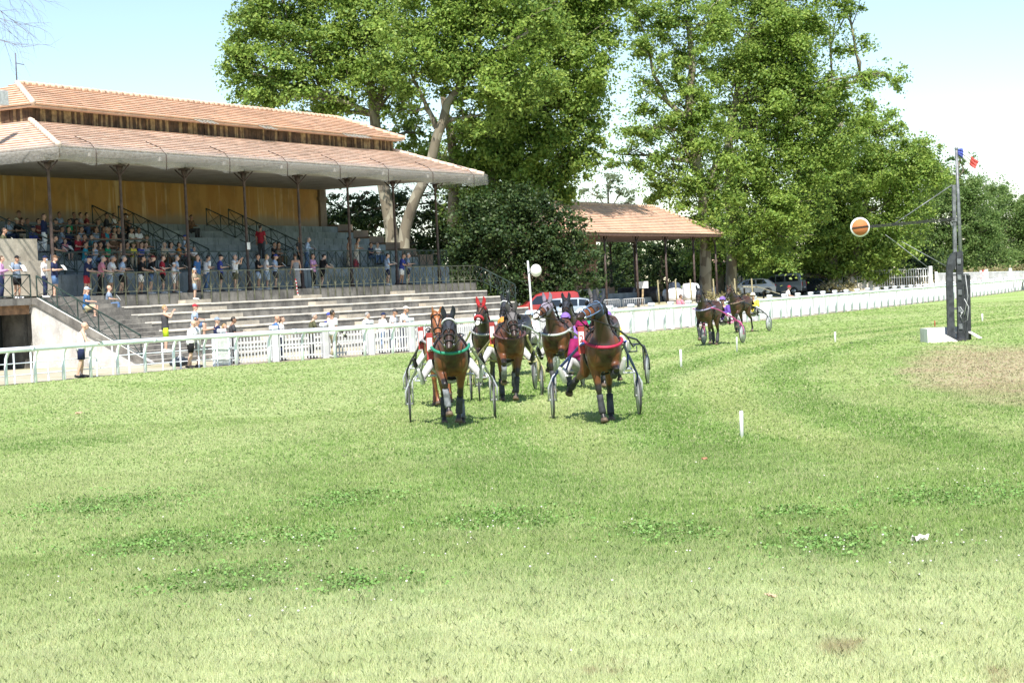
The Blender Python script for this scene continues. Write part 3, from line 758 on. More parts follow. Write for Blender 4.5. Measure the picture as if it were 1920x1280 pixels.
def leaf_cloud(ells, dens, size, seed, sub=11, flat=1.0):
    # ells: list of (centre Vector, (rx, ry, rz)); leaves gather in sub-clumps through each volume
    rg = np.random.default_rng(seed); Cs, Ns = [], []
    for c, r in ells:
        r = np.array(r); c = np.array(c); k = max(6, int(sub*(r[0]*r[2]/9)**.75))
        d = rg.normal(size=(k, 3)); d /= np.linalg.norm(d, axis=1)[:, None]
        sc = c + d*r*(rg.random((k, 1))**.4)*.98
        sr = np.minimum(r.mean()*rg.uniform(.26, .48, k), rg.uniform(.75, 1.5, k))
        for q, s in zip(sc, sr):
            n = int(dens*s*s*rg.uniform(.6, 1.25)); e = rg.normal(size=(n, 3)); e /= np.linalg.norm(e, axis=1)[:, None]
            rad = np.abs(rg.normal(size=(n, 1)))*.54
            tilt = rg.normal(size=3)*.35; pos = q + e*rad*np.array([s*1.15, s*1.15, s*.6*flat]); pos[:, 2] += ((pos-q)@np.array([tilt[0], tilt[1], 0]))*1.0 - .10*((pos[:, :2]-q[:2])**2).sum(1)/max(s, .3)
            Cs.append(pos); Ns.append(e*.75 + np.array([0, -.15, .75]) + rg.normal(size=(n, 3))*.75)
    for c, r in ells:      # stray sprays between the clumps
        r = np.array(r); n = int(dens*.24*(r[0]*r[2])); d = rg.normal(size=(n, 3)); d /= np.linalg.norm(d, axis=1)[:, None]
        g_ = rg.normal(size=(max(3, n//14), 3)); g_ /= np.linalg.norm(g_, axis=1)[:, None]; g_ = g_*(rg.random((len(g_), 1))**.33)*1.04
        pos = np.array(c) + g_[rg.integers(0, len(g_), n)]*r + rg.normal(size=(n, 3))*np.array([.34, .34, .2]); Cs.append(pos); Ns.append(d*.5+np.array([0, -.1, .7])+rg.normal(size=(n, 3))*.7)
    C_ = np.concatenate(Cs); Nn = np.concatenate(Ns); Nn /= np.linalg.norm(Nn, axis=1)[:, None]
    n = len(C_); a = rg.normal(size=(n, 3)); a -= Nn*(a*Nn).sum(1)[:, None]; a /= np.linalg.norm(a, axis=1)[:, None]
    b = np.cross(Nn, a); s = size*rg.uniform(.55, 1.35, (n, 1)); asp = rg.uniform(.45, .8, (n, 1))
    V_ = np.stack([C_-a*s*.5, C_+b*s*asp*.5+a*s*.08+Nn*s*.08, C_+a*s*.5-Nn*s*.12, C_-b*s*asp*.5+a*s*.08+Nn*s*.08], 1).reshape(-1, 3)
    F_ = np.arange(n*4).reshape(n, 4)
    return V_, F_, np.repeat(rg.random(n), 4)
def px_ell(e, Y, dep=1.0):
    cx, cy, rx, ry = e[:4]; dy = e[4] if len(e) > 4 else 0.0
    k = (Y+dy)/FPX; return at(cx, cy, Y+dy), (rx*k, (rx+ry)/2*k*dep, ry*k)
def tree(name, label, Y, base_px, trunks, ells, mat=None, dens=600, size=.26, seed=1, bark=None, cat='tree', group=None, dep=1.0, limbs=True, tr=.4, sub=11):
    mat = mat or MT_leaf; bark = bark or MT_bark
    b = at(base_px[0], base_px[1], Y); b.z = 0
    u, v = uv_of(b); b.z = ground_h(u, v)*.98
    root = empty(name, b, 0, label, cat, group); E = [px_ell(e, Y, dep) for e in ells]
    mb = MB(); rg = random.Random(seed)
    tops = []
    for tk in trunks:          # list of (px, py, radius)
        pts = [at(p[0], p[1], Y)-b for p in tk]; rad = [p[2] for p in tk]
        if tk is trunks[0]: pts.insert(0, Vector((0, 0, -.15))); rad.insert(0, rad[0]*1.25)
        # smooth with midpoints
        P2, R2 = [pts[0]], [rad[0]]
        for i in range(1, len(pts)):
            mid = (pts[i-1]+pts[i])/2 + Vector((rg.uniform(-.12, .12), rg.uniform(-.12, .12), 0)); P2 += [mid, pts[i]]; R2 += [(rad[i-1]+rad[i])/2, rad[i]]
        mb.tube(P2, R2, 9); tops += list(zip(P2, R2))
    if limbs and tops:
        for c, r in E:
            q = c-b; cand = [t for t in tops if t[0].z < q.z-.3] or tops
            p, pr = min(cand, key=lambda t: (t[0]-q).length)
            m1 = p.lerp(q, .5) + Vector((rg.uniform(-.5, .5), rg.uniform(-.5, .5), rg.uniform(-.2, .6)))
            mb.tube([p, m1, q], [min(pr*.6, .22), .11, .05], 6)
            for _ in range(4):
                e = q + Vector((rg.uniform(-1, 1)*r[0], rg.uniform(-1, 1)*r[1], rg.uniform(-.2, 1)*r[2]))*.8
                mb.tube([m1.lerp(q, rg.random()), m1.lerp(e, .6)+Vector((0, 0, .2)), e], [.06, .04, .02], 5)
    if mb.v: mb.build('trunk', bark, root)
    E = [(c-b, r) for c, r in E]
    V_, F_, A_ = leaf_cloud(E, dens, size, seed, sub)
    link('crown', raw_mesh('crown', V_, F_, {'var': A_}), mat, root)
    return root
G1 = 'tall plane trees behind the grandstand'; G2 = 'tall plane trees right of the tiled shed'
tree('plane_tree', 'plane tree whose straight trunk rises behind the grandstand roof, leftmost of the tall trees', 128, (735, 560),
     [[(735, 440, .46), (715, 330, .42), (702, 215, .36), (690, 140, .28), (660, 40, .2)], [(702, 215, .3), (740, 120, .2), (760, 20, .14)], [(690, 140, .2), (560, 90, .12)], [(702, 215, .2), (600, 170, .12)]],
     [(790, 250, 36, 50, 6), (770, 305, 34, 36, 6), (740, 255, 40, 40, 4), (500, 90, 80, 85), (545, 180, 105, 60), (580, 120, 80, 80), (660, 170, 80, 60), (540, 20, 80, 70), (440, 130, 30, 60), (650, 10, 90, 80), (740, 170, 50, 50), (620, 70, 110, 90), (700, 130, 90, 90), (470, 190, 40, 40), (640, -60, 150, 80), (480, 20, 50, 60), (450, 120, 30, 50), (600, 200, 60, 30, 4), (520, -60, 80, 60), (720, 30, 80, 80)], seed=21, group=G1)
tree('plane_tree', 'leaning plane tree with a pale mottled trunk bending right above the stand roof', 122, (757, 560),
     [[(757, 460, .40), (768, 400, .37), (800, 330, .34), (818, 260, .32), (838, 195, .29), (868, 150, .28), (900, 90, .2)], [(818, 240, .2), (800, 200, .14), (775, 150, .1)], [(868, 150, .22), (930, 100, .15), (990, 60, .1)]],
     [(800, 60, 100, 90), (760, 140, 60, 70), (810, 130, 70, 60), (850, 60, 80, 80), (930, 140, 80, 70), (960, -20, 90, 80), (880, 120, 90, 70), (900, -40, 130, 90), (960, 60, 100, 90), (840, 20, 80, 80), (760, 215, 40, 30, 5), (905, 215, 60, 45), (980, 160, 80, 70)], seed=22, group=G1)
tree('plane_tree', 'broad plane tree with a dark trunk and drooping right side, left of the tiled shed', 131, (925, 570),
     [[(925, 480, .6), (922, 380, .52), (920, 280, .46), (925, 200, .4), (950, 100, .3), (1000, 0, .2)], [(925, 200, .26), (1040, 120, .15)], [(848, 420, .4), (850, 300, .34), (845, 250, .3), (830, 180, .2)]],
     [(1090, 285, 36, 50), (1068, 335, 36, 40), (1100, 235, 40, 50), (865, 285, 50, 60), (800, 300, 30, 40, 8), (1020, 30, 110, 100), (1090, 110, 80, 90), (1080, 40, 90, 90), (1050, 200, 90, 80), (1010, 110, 90, 80), (960, 300, 80, 70), (1000, 310, 70, 70), (1140, -30, 70, 60), (880, 270, 50, 50), (900, 350, 60, 50), (960, 400, 70, 40), (1010, 190, 100, 90), (1040, 280, 62, 70), (930, 300, 90, 70), (960, 240, 90, 80), (1130, 20, 70, 80), (1080, -60, 110, 80), (1050, 355, 40, 40), (870, 330, 55, 50), (990, 360, 70, 50), (900, 400, 60, 40), (1100, 210, 45, 60), (830, 300, 40, 50, 6), (850, 400, 40, 40, 4)], seed=23, group=G1, dens=680)
tree('plane_tree', 'airy plane tree with forked limbs right of the sky gap, above the tiled shed', 148, (1322, 560),
     [[(1322, 450, .42), (1318, 360, .38), (1300, 250, .33), (1292, 210, .36), (1298, 130, .3), (1290, 40, .2)], [(1292, 225, .25), (1250, 190, .2), (1225, 140, .14), (1215, 80, .1)], [(1318, 360, .3), (1345, 300, .2)]],
     [(1260, 10, 70, 80), (1230, 110, 60, 60), (1280, 200, 60, 60), (1310, 290, 60, 60), (1260, 350, 60, 40), (1200, 30, 40, 60), (1310, 390, 60, 60), (1300, 130, 60, 70), (1195, 245, 50, 45), (1265, 265, 75, 55), (1225, 320, 60, 35), (1320, 40, 60, 70), (1290, 345, 60, 40), (1340, 240, 50, 60), (1160, 290, 35, 25), (1210, 180, 40, 40), (1350, 350, 50, 60), (1330, 430, 50, 50)], seed=24, group=G2, dens=560)
tree('plane_tree', 'very tall plane tree with a long branch reaching right, behind the parked silver cars', 154, (1372, 560),
     [[(1372, 480, .42), (1365, 360, .36), (1366, 270, .36), (1380, 190, .3), (1395, 100, .22), (1420, 10, .15)], [(1366, 260, .25), (1420, 225, .18), (1480, 190, .12)], [(1380, 190, .2), (1560, 150, .12), (1660, 135, .07)]],
     [(1400, 50, 90, 90), (1470, 10, 90, 80), (1380, 150, 70, 70), (1450, 90, 90, 80), (1470, 210, 90, 80), (1400, 280, 80, 80), (1530, 170, 80, 70), (1530, 310, 80, 70), (1450, 440, 90, 60), (1340, -20, 60, 60), (1390, 450, 60, 60), (1420, 165, 80, 80), (1500, 110, 80, 80), (1555, 45, 50, 50), (1450, 280, 90, 90), (1540, 240, 80, 80), (1600, 165, 60, 28), (1660, 140, 42, 26), (1560, -20, 60, 40), (1590, 10, 35, 25), (1600, 90, 40, 25), (1610, 215, 70, 28), (1400, 370, 70, 80), (1480, 380, 80, 80)], seed=25, group=G2, dens=640)
tree('plane_tree', 'dense plane tree sloping down to the right behind the signal disc, foliage reaching the ground', 166, (1560, 560),
     [[(1560, 480, .45), (1555, 380, .4), (1560, 280, .3), (1580, 220, .2)], [(1600, 500, .3), (1620, 400, .25), (1640, 300, .18)]],
     [(1600, 270, 90, 65), (1640, 330, 90, 70), (1560, 300, 80, 80), (1620, 400, 90, 70), (1500, 380, 90, 80), (1700, 340, 70, 60), (1560, 450, 90, 60), (1680, 440, 70, 60), (1730, 320, 45, 45), (1400, 500, 50, 30), (1600, 510, 70, 26), (1560, 380, 90, 90), (1700, 290, 60, 45), (1500, 440, 80, 70), (1600, 450, 80, 60), (1690, 370, 60, 50), (1420, 460, 60, 60), (1735, 285, 40, 35), (1650, 240, 45, 30), (1540, 490, 80, 40), (1450, 510, 60, 35), (1640, 500, 60, 35)], seed=26, group=G2, dens=640)
G3 = 'feathery acacias at the far right'
tree('acacia_tree', 'feathery pale green acacia behind the finish post with a thin twig tuft on top', 192, (1790, 540), [[(1790, 480, .25), (1785, 380, .2), (1800, 300, .08)]],
     [(1790, 345, 60, 45), (1755, 345, 45, 35), (1760, 390, 75, 55), (1815, 380, 60, 45), (1830, 430, 60, 50), (1760, 490, 70, 36), (1720, 420, 50, 50), (1850, 490, 60, 35), (1810, 420, 60, 50), (1740, 460, 60, 45), (1800, 480, 60, 40), (1800, 296, 26, 9), (1700, 480, 45, 40), (1830, 360, 40, 30)], MT_leafA, 700, .24, 31, group=G3)
tree('acacia_tree', 'rounded feathery acacia at the right edge of the view, lower than its neighbour', 205, (1880, 540), [[(1880, 480, .25), (1870, 400, .15)]],
     [(1855, 360, 45, 35), (1890, 400, 60, 50), (1900, 440, 65, 50), (1830, 400, 50, 45), (1925, 410, 50, 40), (1910, 490, 60, 28), (1850, 440, 50, 45), (1940, 420, 50, 40), (1890, 485, 60, 32), (1840, 490, 40, 30), (1950, 480, 40, 30), (1990, 440, 60, 50)], MT_leafA, 700, .24, 32, group=G3)
tree('pale_tree', 'small hazy pale tree far off in the sky gap above the tiled shed roof', 235, (1140, 500), [[(1140, 430, .2), (1140, 360, .12), (1145, 330, .06)], [(1140, 400, .1), (1110, 350, .05)], [(1140, 400, .1), (1170, 350, .05)]],
     [(1140, 345, 34, 28), (1110, 365, 28, 18), (1170, 360, 28, 18), (1185, 380, 25, 14), (1100, 385, 24, 12), (1150, 390, 40, 16)], MT_leafP, 190, .30, 33, sub=8)
tree('evergreen_bush', 'huge dark evergreen bush filling the shade between grandstand and parked red van', 119, (960, 575), [[(960, 520, .2), (960, 440, .12)]],
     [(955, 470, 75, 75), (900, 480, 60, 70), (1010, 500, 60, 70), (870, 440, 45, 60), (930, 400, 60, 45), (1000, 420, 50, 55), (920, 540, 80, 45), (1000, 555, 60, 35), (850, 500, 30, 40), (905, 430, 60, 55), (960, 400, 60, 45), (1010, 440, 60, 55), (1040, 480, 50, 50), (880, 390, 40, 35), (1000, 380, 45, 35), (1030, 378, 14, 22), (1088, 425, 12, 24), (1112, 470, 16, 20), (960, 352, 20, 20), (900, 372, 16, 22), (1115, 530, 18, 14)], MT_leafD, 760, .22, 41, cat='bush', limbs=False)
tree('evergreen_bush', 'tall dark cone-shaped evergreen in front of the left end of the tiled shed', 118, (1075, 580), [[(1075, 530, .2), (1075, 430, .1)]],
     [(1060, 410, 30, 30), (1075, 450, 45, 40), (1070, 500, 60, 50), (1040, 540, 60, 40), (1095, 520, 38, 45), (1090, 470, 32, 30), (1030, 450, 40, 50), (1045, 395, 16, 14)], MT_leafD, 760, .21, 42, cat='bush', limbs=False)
tree('understorey_tree', 'dark leafy tree seen under the canopy beyond the right end of the back wall', 138, (650, 560), [[(640, 500, .2), (650, 400, .14)]],
     [(630, 390, 40, 30), (670, 410, 45, 35), (620, 450, 50, 40), (690, 400, 50, 40), (750, 400, 50, 50), (760, 440, 50, 50), (850, 440, 50, 50), (640, 440, 50, 40), (700, 440, 40, 45), (680, 375, 30, 16), (740, 470, 40, 45), (800, 440, 50, 50), (820, 380, 40, 30), (790, 500, 60, 50), (600, 420, 40, 50)], MT_leafD, 620, .24, 43)
tree('elder_shrub', 'bluish green shrub growing up the shed wall beside the white sign', 138, (1140, 570), [[(1143, 540, .06), (1140, 500, .04)]],
     [(1140, 505, 22, 22), (1150, 525, 20, 14), (1125, 530, 20, 22), (1135, 485, 14, 12)], leaf_mat('elder_leaf', (.05, .10, .055), (.03, .065, .04), (.08, .13, .07), .3), 700, .2, 44, cat='shrub', limbs=False)
tree('overhanging_tree', 'leafy tree drooping over the white outbuilding left of the parked silver van', 160, (1355, 560), [[(1352, 520, .25), (1350, 450, .2)]],
     [(1345, 470, 40, 50), (1365, 430, 50, 50), (1330, 510, 30, 40), (1425, 500, 40, 24), (1440, 470, 50, 35), (1375, 490, 26, 14), (1300, 470, 30, 50)], MT_leaf, 520, .28, 45)
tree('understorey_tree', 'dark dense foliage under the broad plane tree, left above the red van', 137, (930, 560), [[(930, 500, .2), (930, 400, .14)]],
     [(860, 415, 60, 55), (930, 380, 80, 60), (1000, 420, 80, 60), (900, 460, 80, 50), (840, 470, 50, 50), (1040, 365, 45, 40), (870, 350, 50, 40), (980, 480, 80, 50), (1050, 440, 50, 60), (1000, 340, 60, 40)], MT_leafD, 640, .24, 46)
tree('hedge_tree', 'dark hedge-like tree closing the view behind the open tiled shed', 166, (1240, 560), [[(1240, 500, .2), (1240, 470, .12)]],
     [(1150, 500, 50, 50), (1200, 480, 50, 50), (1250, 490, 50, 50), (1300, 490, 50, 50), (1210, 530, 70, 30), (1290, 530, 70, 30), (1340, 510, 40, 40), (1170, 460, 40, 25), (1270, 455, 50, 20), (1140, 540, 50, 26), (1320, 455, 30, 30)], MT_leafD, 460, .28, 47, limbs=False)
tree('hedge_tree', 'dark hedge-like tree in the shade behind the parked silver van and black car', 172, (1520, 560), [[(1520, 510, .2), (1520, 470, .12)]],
     [(1440, 500, 50, 40), (1500, 500, 50, 40), (1560, 500, 50, 40), (1620, 500, 50, 36), (1680, 495, 50, 32), (1470, 530, 60, 25), (1550, 530, 60, 25), (1740, 495, 50, 28)], MT_leafD, 460, .28, 48, limbs=False)
# far-off wood closing the view under and behind the trees
ell = []
rg = random.Random(5)
for k in range(70):
    x = -500 + k*42 + rg.uniform(-20, 20); Yd = rg.uniform(255, 300)
    top = 455 if x < 1080 else (440 if x < 1500 else 455)
    ell.append(px_ell((x, (top+560)/2 - (x-960)*.045*.5, 48, (570-top)/2 + rg.uniform(-8, 14)), Yd))
V_, F_, A_ = leaf_cloud(ell, 95, .8, 77, 10)
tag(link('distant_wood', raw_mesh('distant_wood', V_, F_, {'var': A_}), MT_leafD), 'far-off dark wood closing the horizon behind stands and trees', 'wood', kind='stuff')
# dry weeds along the rear fence
ell = [(at(1575+random.uniform(-45, 40), 538, 160+random.uniform(-3, 3))*1.0, (.7, .6, .45)) for k in range(8)]
ell += [(at(1700+random.uniform(-60, 50), 528, 169), (1.6, .8, .9)) for k in range(9)] + [(at(1330+random.uniform(0, 90), 556, 142), (.9, .6, .45)) for k in range(7)] + [(at(1890+random.uniform(-60, 60), 512, 182), (2.2, 1, .7)) for k in range(8)]
V_, F_, A_ = leaf_cloud(ell, 300, .22, 78, 9)
tag(link('dry_weeds', raw_mesh('dry_weeds', V_, F_, {'var': A_}), leaf_mat('straw_leaf', (.34, .30, .15), (.20, .19, .08), (.48, .42, .24), .3)), 'straw coloured dry weeds along the back fences', 'weeds', kind='stuff')
# bare twigs in the top left corner: a leafless limb from a tree outside the view
b = at(-330, 700, 72); b.z = 0
root = empty('bare_tree', b, 0, 'leafless tree whose thin grey twigs hang into the top left corner', 'tree')
mb = MB(); rg = random.Random(3)
def twig(p, d, l, r, depth):
    pts = [p]; q = p.copy(); dd = d.copy()
    for k in range(5):
        dd = (dd + Vector((rg.uniform(-.25, .25), rg.uniform(-.25, .25), rg.uniform(-.28, .14)))).normalized(); q = q + dd*(l/5); pts.append(q.copy())
        if depth > 0 and k > 0:
            for _ in range(2 if depth > 1 else 1): twig(q, (dd + Vector((rg.uniform(-.9, .9), rg.uniform(-.6, .6), rg.uniform(-.8, .7)))).normalized(), l*.55, r*.55, depth-1)
    mb.tube(pts, [r*(1-.15*k) for k in range(6)], 4)
o1 = at(-330, 300, 72)-b
mb.tube([Vector((0, 0, -.2)), Vector((.2, 0, o1.z*.5)), o1, at(-300, -60, 72)-b], [.4, .32, .25, .18], 8)
for sx, sy in ((-60, -30), (-50, 20), (-45, 60), (-30, -60)):
    s = at(sx, sy, 72)-b; mb.tube([at(-310, 60+sy*.3, 72)-b, s], [.12, .03], 5); twig(s, Vector((1, 0, -.35 if sy > 0 else -.6)).normalized(), 2.0, .017, 2)
mb.build('trunk', M('twig_grey', (.20, .17, .19), .9), root)
# ------------------------------------------------------------------ second stand: open tiled shed
S2 = empty('tiled_shed', W(65.5, -4, 1.0), BROT, 'open-sided shed with a hipped orange tile roof over concrete steps, right of the bushes', 'shed')
_bo = BO.copy()
def Q(u, v, z): return (u-58.5, -(v+1), z-1.0)   # shed frame: its own u and v
P_old = P
def hip2(mb, o, z0, i, z1, n):
    global P
    P = Q; hip_roof(mb, o, z0, i, z1, n); P = P_old
mb = MB(); hip2(mb, (43.6, 70.2, 3.0, -5.0), 5.95, (48.2, 66.0, -.95, -1.05), 8.25, 17); r2 = mb.build('roof', MT_tile2, S2)
caps(Q(48.2, -1, 8.31), Q(66, -1, 8.31), r2, MT_tile2); caps(Q(70.2, 3.0, 6.03), Q(66, -1, 8.31), r2, MT_tile2); caps(Q(43.6, 3, 6.03), Q(48.2, -1, 8.31), r2, MT_tile2)
mb = MB(); a, b = Q(43.7, 2.95, 5.78), Q(70.1, -4.95, 5.93); mb.box(a[0], b[0], a[1], b[1], a[2], b[2]); mb.build('eave_board', M('eave_wood', (.16, .09, .07), .8), S2)
for u in (44.0, 49.1, 54.4, 59.7, 65.1, 69.6):
    for v in (2.5, -4.5):
        mb = MB(); mb.tube([Q(u, v, .3), Q(u, v, 5.76)], [.10, .075], 8); mb.beam(Q(u, v, 5.2), Q(u+.5, v, 5.76), .06, .06); mb.beam(Q(u, v, 5.2), Q(u-.5, v, 5.76), .06, .06); mb.build('post', MT_iron, S2)
m, nt, b, out = new_mat('old_brick'); v = objco(nt)
br = N(nt, 'ShaderNodeTexBrick', Scale=1.0); nt.links.new(mapping(nt, v, (3.2, 3.2, 3.2), (R(90), 0, 0)), br.inputs['Vector']); br.inputs['Color1'].default_value = (.20, .105, .075, 1); br.inputs['Color2'].default_value = (.26, .15, .11, 1); br.inputs['Mortar'].default_value = (.22, .17, .14, 1)
nt.links.new(mixc(nt, ramp(nt, noise(nt, v, 1.5, 4), .4, .7, 0, .7), br.outputs['Color'], (.15, .09, .07)), b.inputs['Base Color']); b.inputs['Roughness'].default_value = .95
for ua, ub in ((44.6, 53.0), (53.6, 55.6)):
    mb = MB(); p0, p1 = Q(ua, -1.2, 1), Q(ub, -1.6, 5.77); mb.box(p0[0], p1[0], p0[1], p1[1], p0[2]-.5, p1[2]); mb.build('wall', m, S2)
for i, (v, zt) in enumerate(((.9, 1.35), (-.1, 1.75), (-1.1, 2.15), (-2.1, 2.55))):
    mb = MB(); p0, p1 = Q(44.0, v, 0), Q(63.5-i*3.2, v-1.0, zt); mb.box(p0[0], p1[0], p0[1], p1[1]-.0, p0[2]-.2, p1[2]); mb.build('step', MT_rows, S2)
    mb = MB(); p0, p1 = Q(63.5-i*3.2+.01, v+.02, 0), Q(64.6-i*3.2, v-1.0, zt+.15); mb.box(p0[0], p1[0], p0[1], p1[1], p0[2]-.2, p1[2]); mb.build('row_end_block', MT_brownblock, S2)
# white outbuilding with a red roof
c = at(1388, 540, 172); u, v = uv_of(c); c.z = ground_h(u, v)
OB = empty('outbuilding', c, R(2), 'small white-walled outbuilding with a red tile roof behind the parked silver car', 'outbuilding')
mb = MB(); mb.box(-2.2, 2.6, 0, 3, -.3, 2.4); mb.build('wall', MT_white, OB)
mb = MB(); mb.prism([(-.35, 2.42), (1.5, 3.25), (3.35, 2.42), (3.35, 2.34), (-.35, 2.34)], lambda p, q: (-2.5, p, q), lambda p, q: (2.9, p, q)); mb.build('roof', MT_tile2, OB)
for x in (-1.5, .15):
    mb = MB(); mb.box(x-.06, x+.06, -.06, -.003, -.2, 2.33); mb.build('post', M('dark_post', (.04, .05, .07), .6), OB)

# ------------------------------------------------------------------ parked cars
def car_paint(name, c, metal=.0):
    m, nt, b, out = new_mat(name); b.inputs['Base Color'].default_value = (*c, 1); b.inputs['Metallic'].default_value = metal; b.inputs['Roughness'].default_value = .32; b.inputs['Coat Weight'].default_value = .8; b.inputs['Coat Roughness'].default_value = .06
    n = noise(nt, objco(nt), 3, 3); nt.links.new(mixc(nt, ramp(nt, n, .3, .8), c, tuple(x*.88 for x in c)), b.inputs['Base Color']); return m
m, nt, b, out = new_mat('car_glass'); b.inputs['Base Color'].default_value = (.012, .016, .02, 1); b.inputs['Roughness'].default_value = .04; b.inputs['Specular IOR Level'].default_value = .9; MT_glass = m
MT_tyre = M('car_tyre', (.02, .02, .02), .8); MT_rim = M('car_rim', (.45, .45, .46), .35, metal=.8); MT_trim = M('car_trim', (.03, .03, .033), .6)
MT_lampR = M('tail_lamp', (.35, .015, .02), .25); MT_lampW = M('head_lamp', (.75, .77, .8), .15)
def make_car(label, px, py, Y, yaw, paint, prof_, belt, wins, L, Wd, name='parked_car', wheels=(.17, .80), rear=True, roofmat=None):
    c = at(px, py, Y); u, v = uv_of(c); c.z = ground_h(u, v)+.012
    root = empty(name, c, R(yaw), label, 'van' if 'van' in name else 'car', 'vehicles parked behind the fence')
    hw = Wd/2; top = max(z for x, z in prof_)
    def yw(z): return hw*(1-.17*max(0, (z-belt)/(top-belt)))
    mb = MB(); secs = []; n = len(prof_); cx = sum(x for x, z in prof_)/n; cz = .7
    for f, sh in ((-1, .05), (-.93, .012), (-.75, 0), (.75, 0), (.93, .012), (1, .05)):
        secs.append([(x-(sh*1.2 if x > cx else -sh*1.2), f*yw(z), z-sh*.8 if z > cz else z+sh*.2) for x, z in prof_])
    vs = [p for s_ in secs for p in s_]; fs = []
    for k in range(len(secs)-1):
        for i in range(n): fs.append((k*n+i, k*n+(i+1) % n, (k+1)*n+(i+1) % n, (k+1)*n+i))
    fs += [tuple(range(n-1, -1, -1)), tuple(range((len(secs)-1)*n, len(secs)*n))]
    mb.add(vs, fs, False); mb.build('body', paint, root)
    for poly in wins['side']:
        for s in (1, -1):
            mb = MB(); mb.prism(poly, lambda x, z: (x, s*(yw(z)+.008), z), lambda x, z: (x, s*(yw(z)-.02), z)); mb.build('side_window', MT_glass, root)
    for (xa, za, xb, zb, nm) in wins['ends']:
        mb = MB(); d = Vector((xb-xa, 0, zb-za)).normalized(); nn = Vector((-d.z, 0, d.x)); 
        if nn.x*(1 if xa > cx else -1) < 0: nn = -nn
        nn = nn*.012; a0 = Vector((xa, 0, za)); b0 = Vector((xb, 0, zb)); ya, yb = yw(za)*.9, yw(zb)*.88
        vs = [a0+nn+V3(0, -ya, 0), a0+nn+V3(0, ya, 0), b0+nn+V3(0, yb, 0), b0+nn+V3(0, -yb, 0)]; mb.add(vs+[p-nn*2 for p in vs], [(0, 1, 2, 3), (7, 6, 5, 4), (0, 4, 5, 1), (1, 5, 6, 2), (2, 6, 7, 3), (3, 7, 4, 0)], False); mb.build(nm, MT_glass, root)
    for wx in wheels:
        x = -L/2+L*wx
        for s in (1, -1):
            mb = MB(); mb.tube([(x, s*(hw-.2), .31), (x, s*(hw+.015), .31)], .315, 20); w_ = mb.build('wheel', MT_tyre, root)
            mb = MB(); mb.tube([(x, s*(hw+.0), .31), (x, s*(hw+.026), .31)], [.21, .19], 14); mb.build('rim', MT_rim, w_)
            mb = MB(); nn = 12; mb.tube([(x+.36*math.cos(math.pi*i/nn), s*(hw+.002), .31+.36*math.sin(math.pi*i/nn)) for i in range(nn+1)], .022, 5); mb.build('wheel_arch', MT_trim, root)
    for s in (1, -1):
        mb = MB(); mb.bbox(L/2-.16, L/2+.004, s*(hw-.28)-.16, s*(hw-.28)+.16, .62, .78, .03); mb.build('headlight', MT_lampW, root)
        mb = MB(); mb.bbox(-L/2-.004, -L/2+.12, s*(hw-.14)-.09, s*(hw-.14)+.09, .72, 1.08 if top > 1.6 else .92, .02); mb.build('tail_light', MT_lampR, root)
        mx = wins.get('mirror', L*.18); mb = MB(); mb.bbox(mx-.07, mx+.05, s*(hw+.1)-.09, s*(hw+.1)+.09, belt, belt+.15, .03); mb.build('mirror', paint, root)
    mb = MB(); mb.bbox(-L/2-.03, -L/2+.1, -hw*.92, hw*.92, .30, .52, .03); mb.build('bumper', MT_trim, root)
    mb = MB(); mb.bbox(L/2-.1, L/2+.03, -hw*.92, hw*.92, .28, .48, .03); mb.build('bumper', MT_trim, root)
    mb = MB(); mb.box(-L/2-.036, -L/2-.031, -.26, .26, .55, .66); mb.build('plate', M('plate_white', (.80, .78, .76)), root)
    return root
hatch = [(-2.05, .3), (-2.08, .7), (-1.95, 1.0), (-1.45, 1.38), (-.9, 1.47), (.1, 1.46), (.55, 1.36), (1.15, .98), (1.85, .84), (2.08, .62), (2.08, .3)]
hw_ = dict(side=[[(-1.35, 1.02), (-.45, 1.0), (-.45, 1.38), (-1.05, 1.36)], [(-.38, 1.0), (.9, .98), (.45, 1.32), (-.38, 1.38)]], ends=[(1.1, 1.0, .58, 1.34, 'windscreen'), (-1.9, 1.03, -1.5, 1.35, 'rear_window')], mirror=.85)
est = [(-2.2, .3), (-2.25, .75), (-2.15, 1.05), (-1.85, 1.42), (-1.2, 1.5), (.1, 1.48), (.6, 1.38), (1.25, 1.0), (2.0, .86), (2.22, .62), (2.22, .3)]
ew = dict(side=[[(-1.95, 1.05), (-1.0, 1.03), (-1.0, 1.40), (-1.7, 1.40)], [(-.92, 1.03), (.0, 1.01), (.0, 1.39), (-.92, 1.41)], [(.08, 1.01), (1.0, .99), (.5, 1.34), (.08, 1.39)]], ends=[(1.2, 1.02, .62, 1.36, 'windscreen'), (-2.12, 1.07, -1.88, 1.40, 'rear_window')], mirror=.95)
van = [(-2.15, .32), (-2.18, .8), (-2.15, 1.15), (-2.02, 1.72), (-1.8, 1.82), (.1, 1.82), (.55, 1.68), (1.2, 1.14), (1.95, .95), (2.18, .66), (2.18, .32)]
vw = dict(side=[[(-1.85, 1.17), (-.75, 1.15), (-.75, 1.64), (-1.78, 1.64)], [(-.62, 1.15), (.05, 1.14), (.05, 1.63), (-.62, 1.64)], [(.15, 1.14), (1.0, 1.12), (.5, 1.60), (.15, 1.63)]], ends=[(1.15, 1.16, .57, 1.66, 'windscreen'), (-2.13, 1.18, -2.03, 1.68, 'rear_window')], mirror=.95)
panel = dict(side=[[(.15, 1.14), (1.0, 1.12), (.5, 1.60), (.15, 1.63)]], ends=[(1.15, 1.16, .57, 1.66, 'windscreen'), (-2.13, 1.18, -2.03, 1.68, 'rear_window')], mirror=.95)
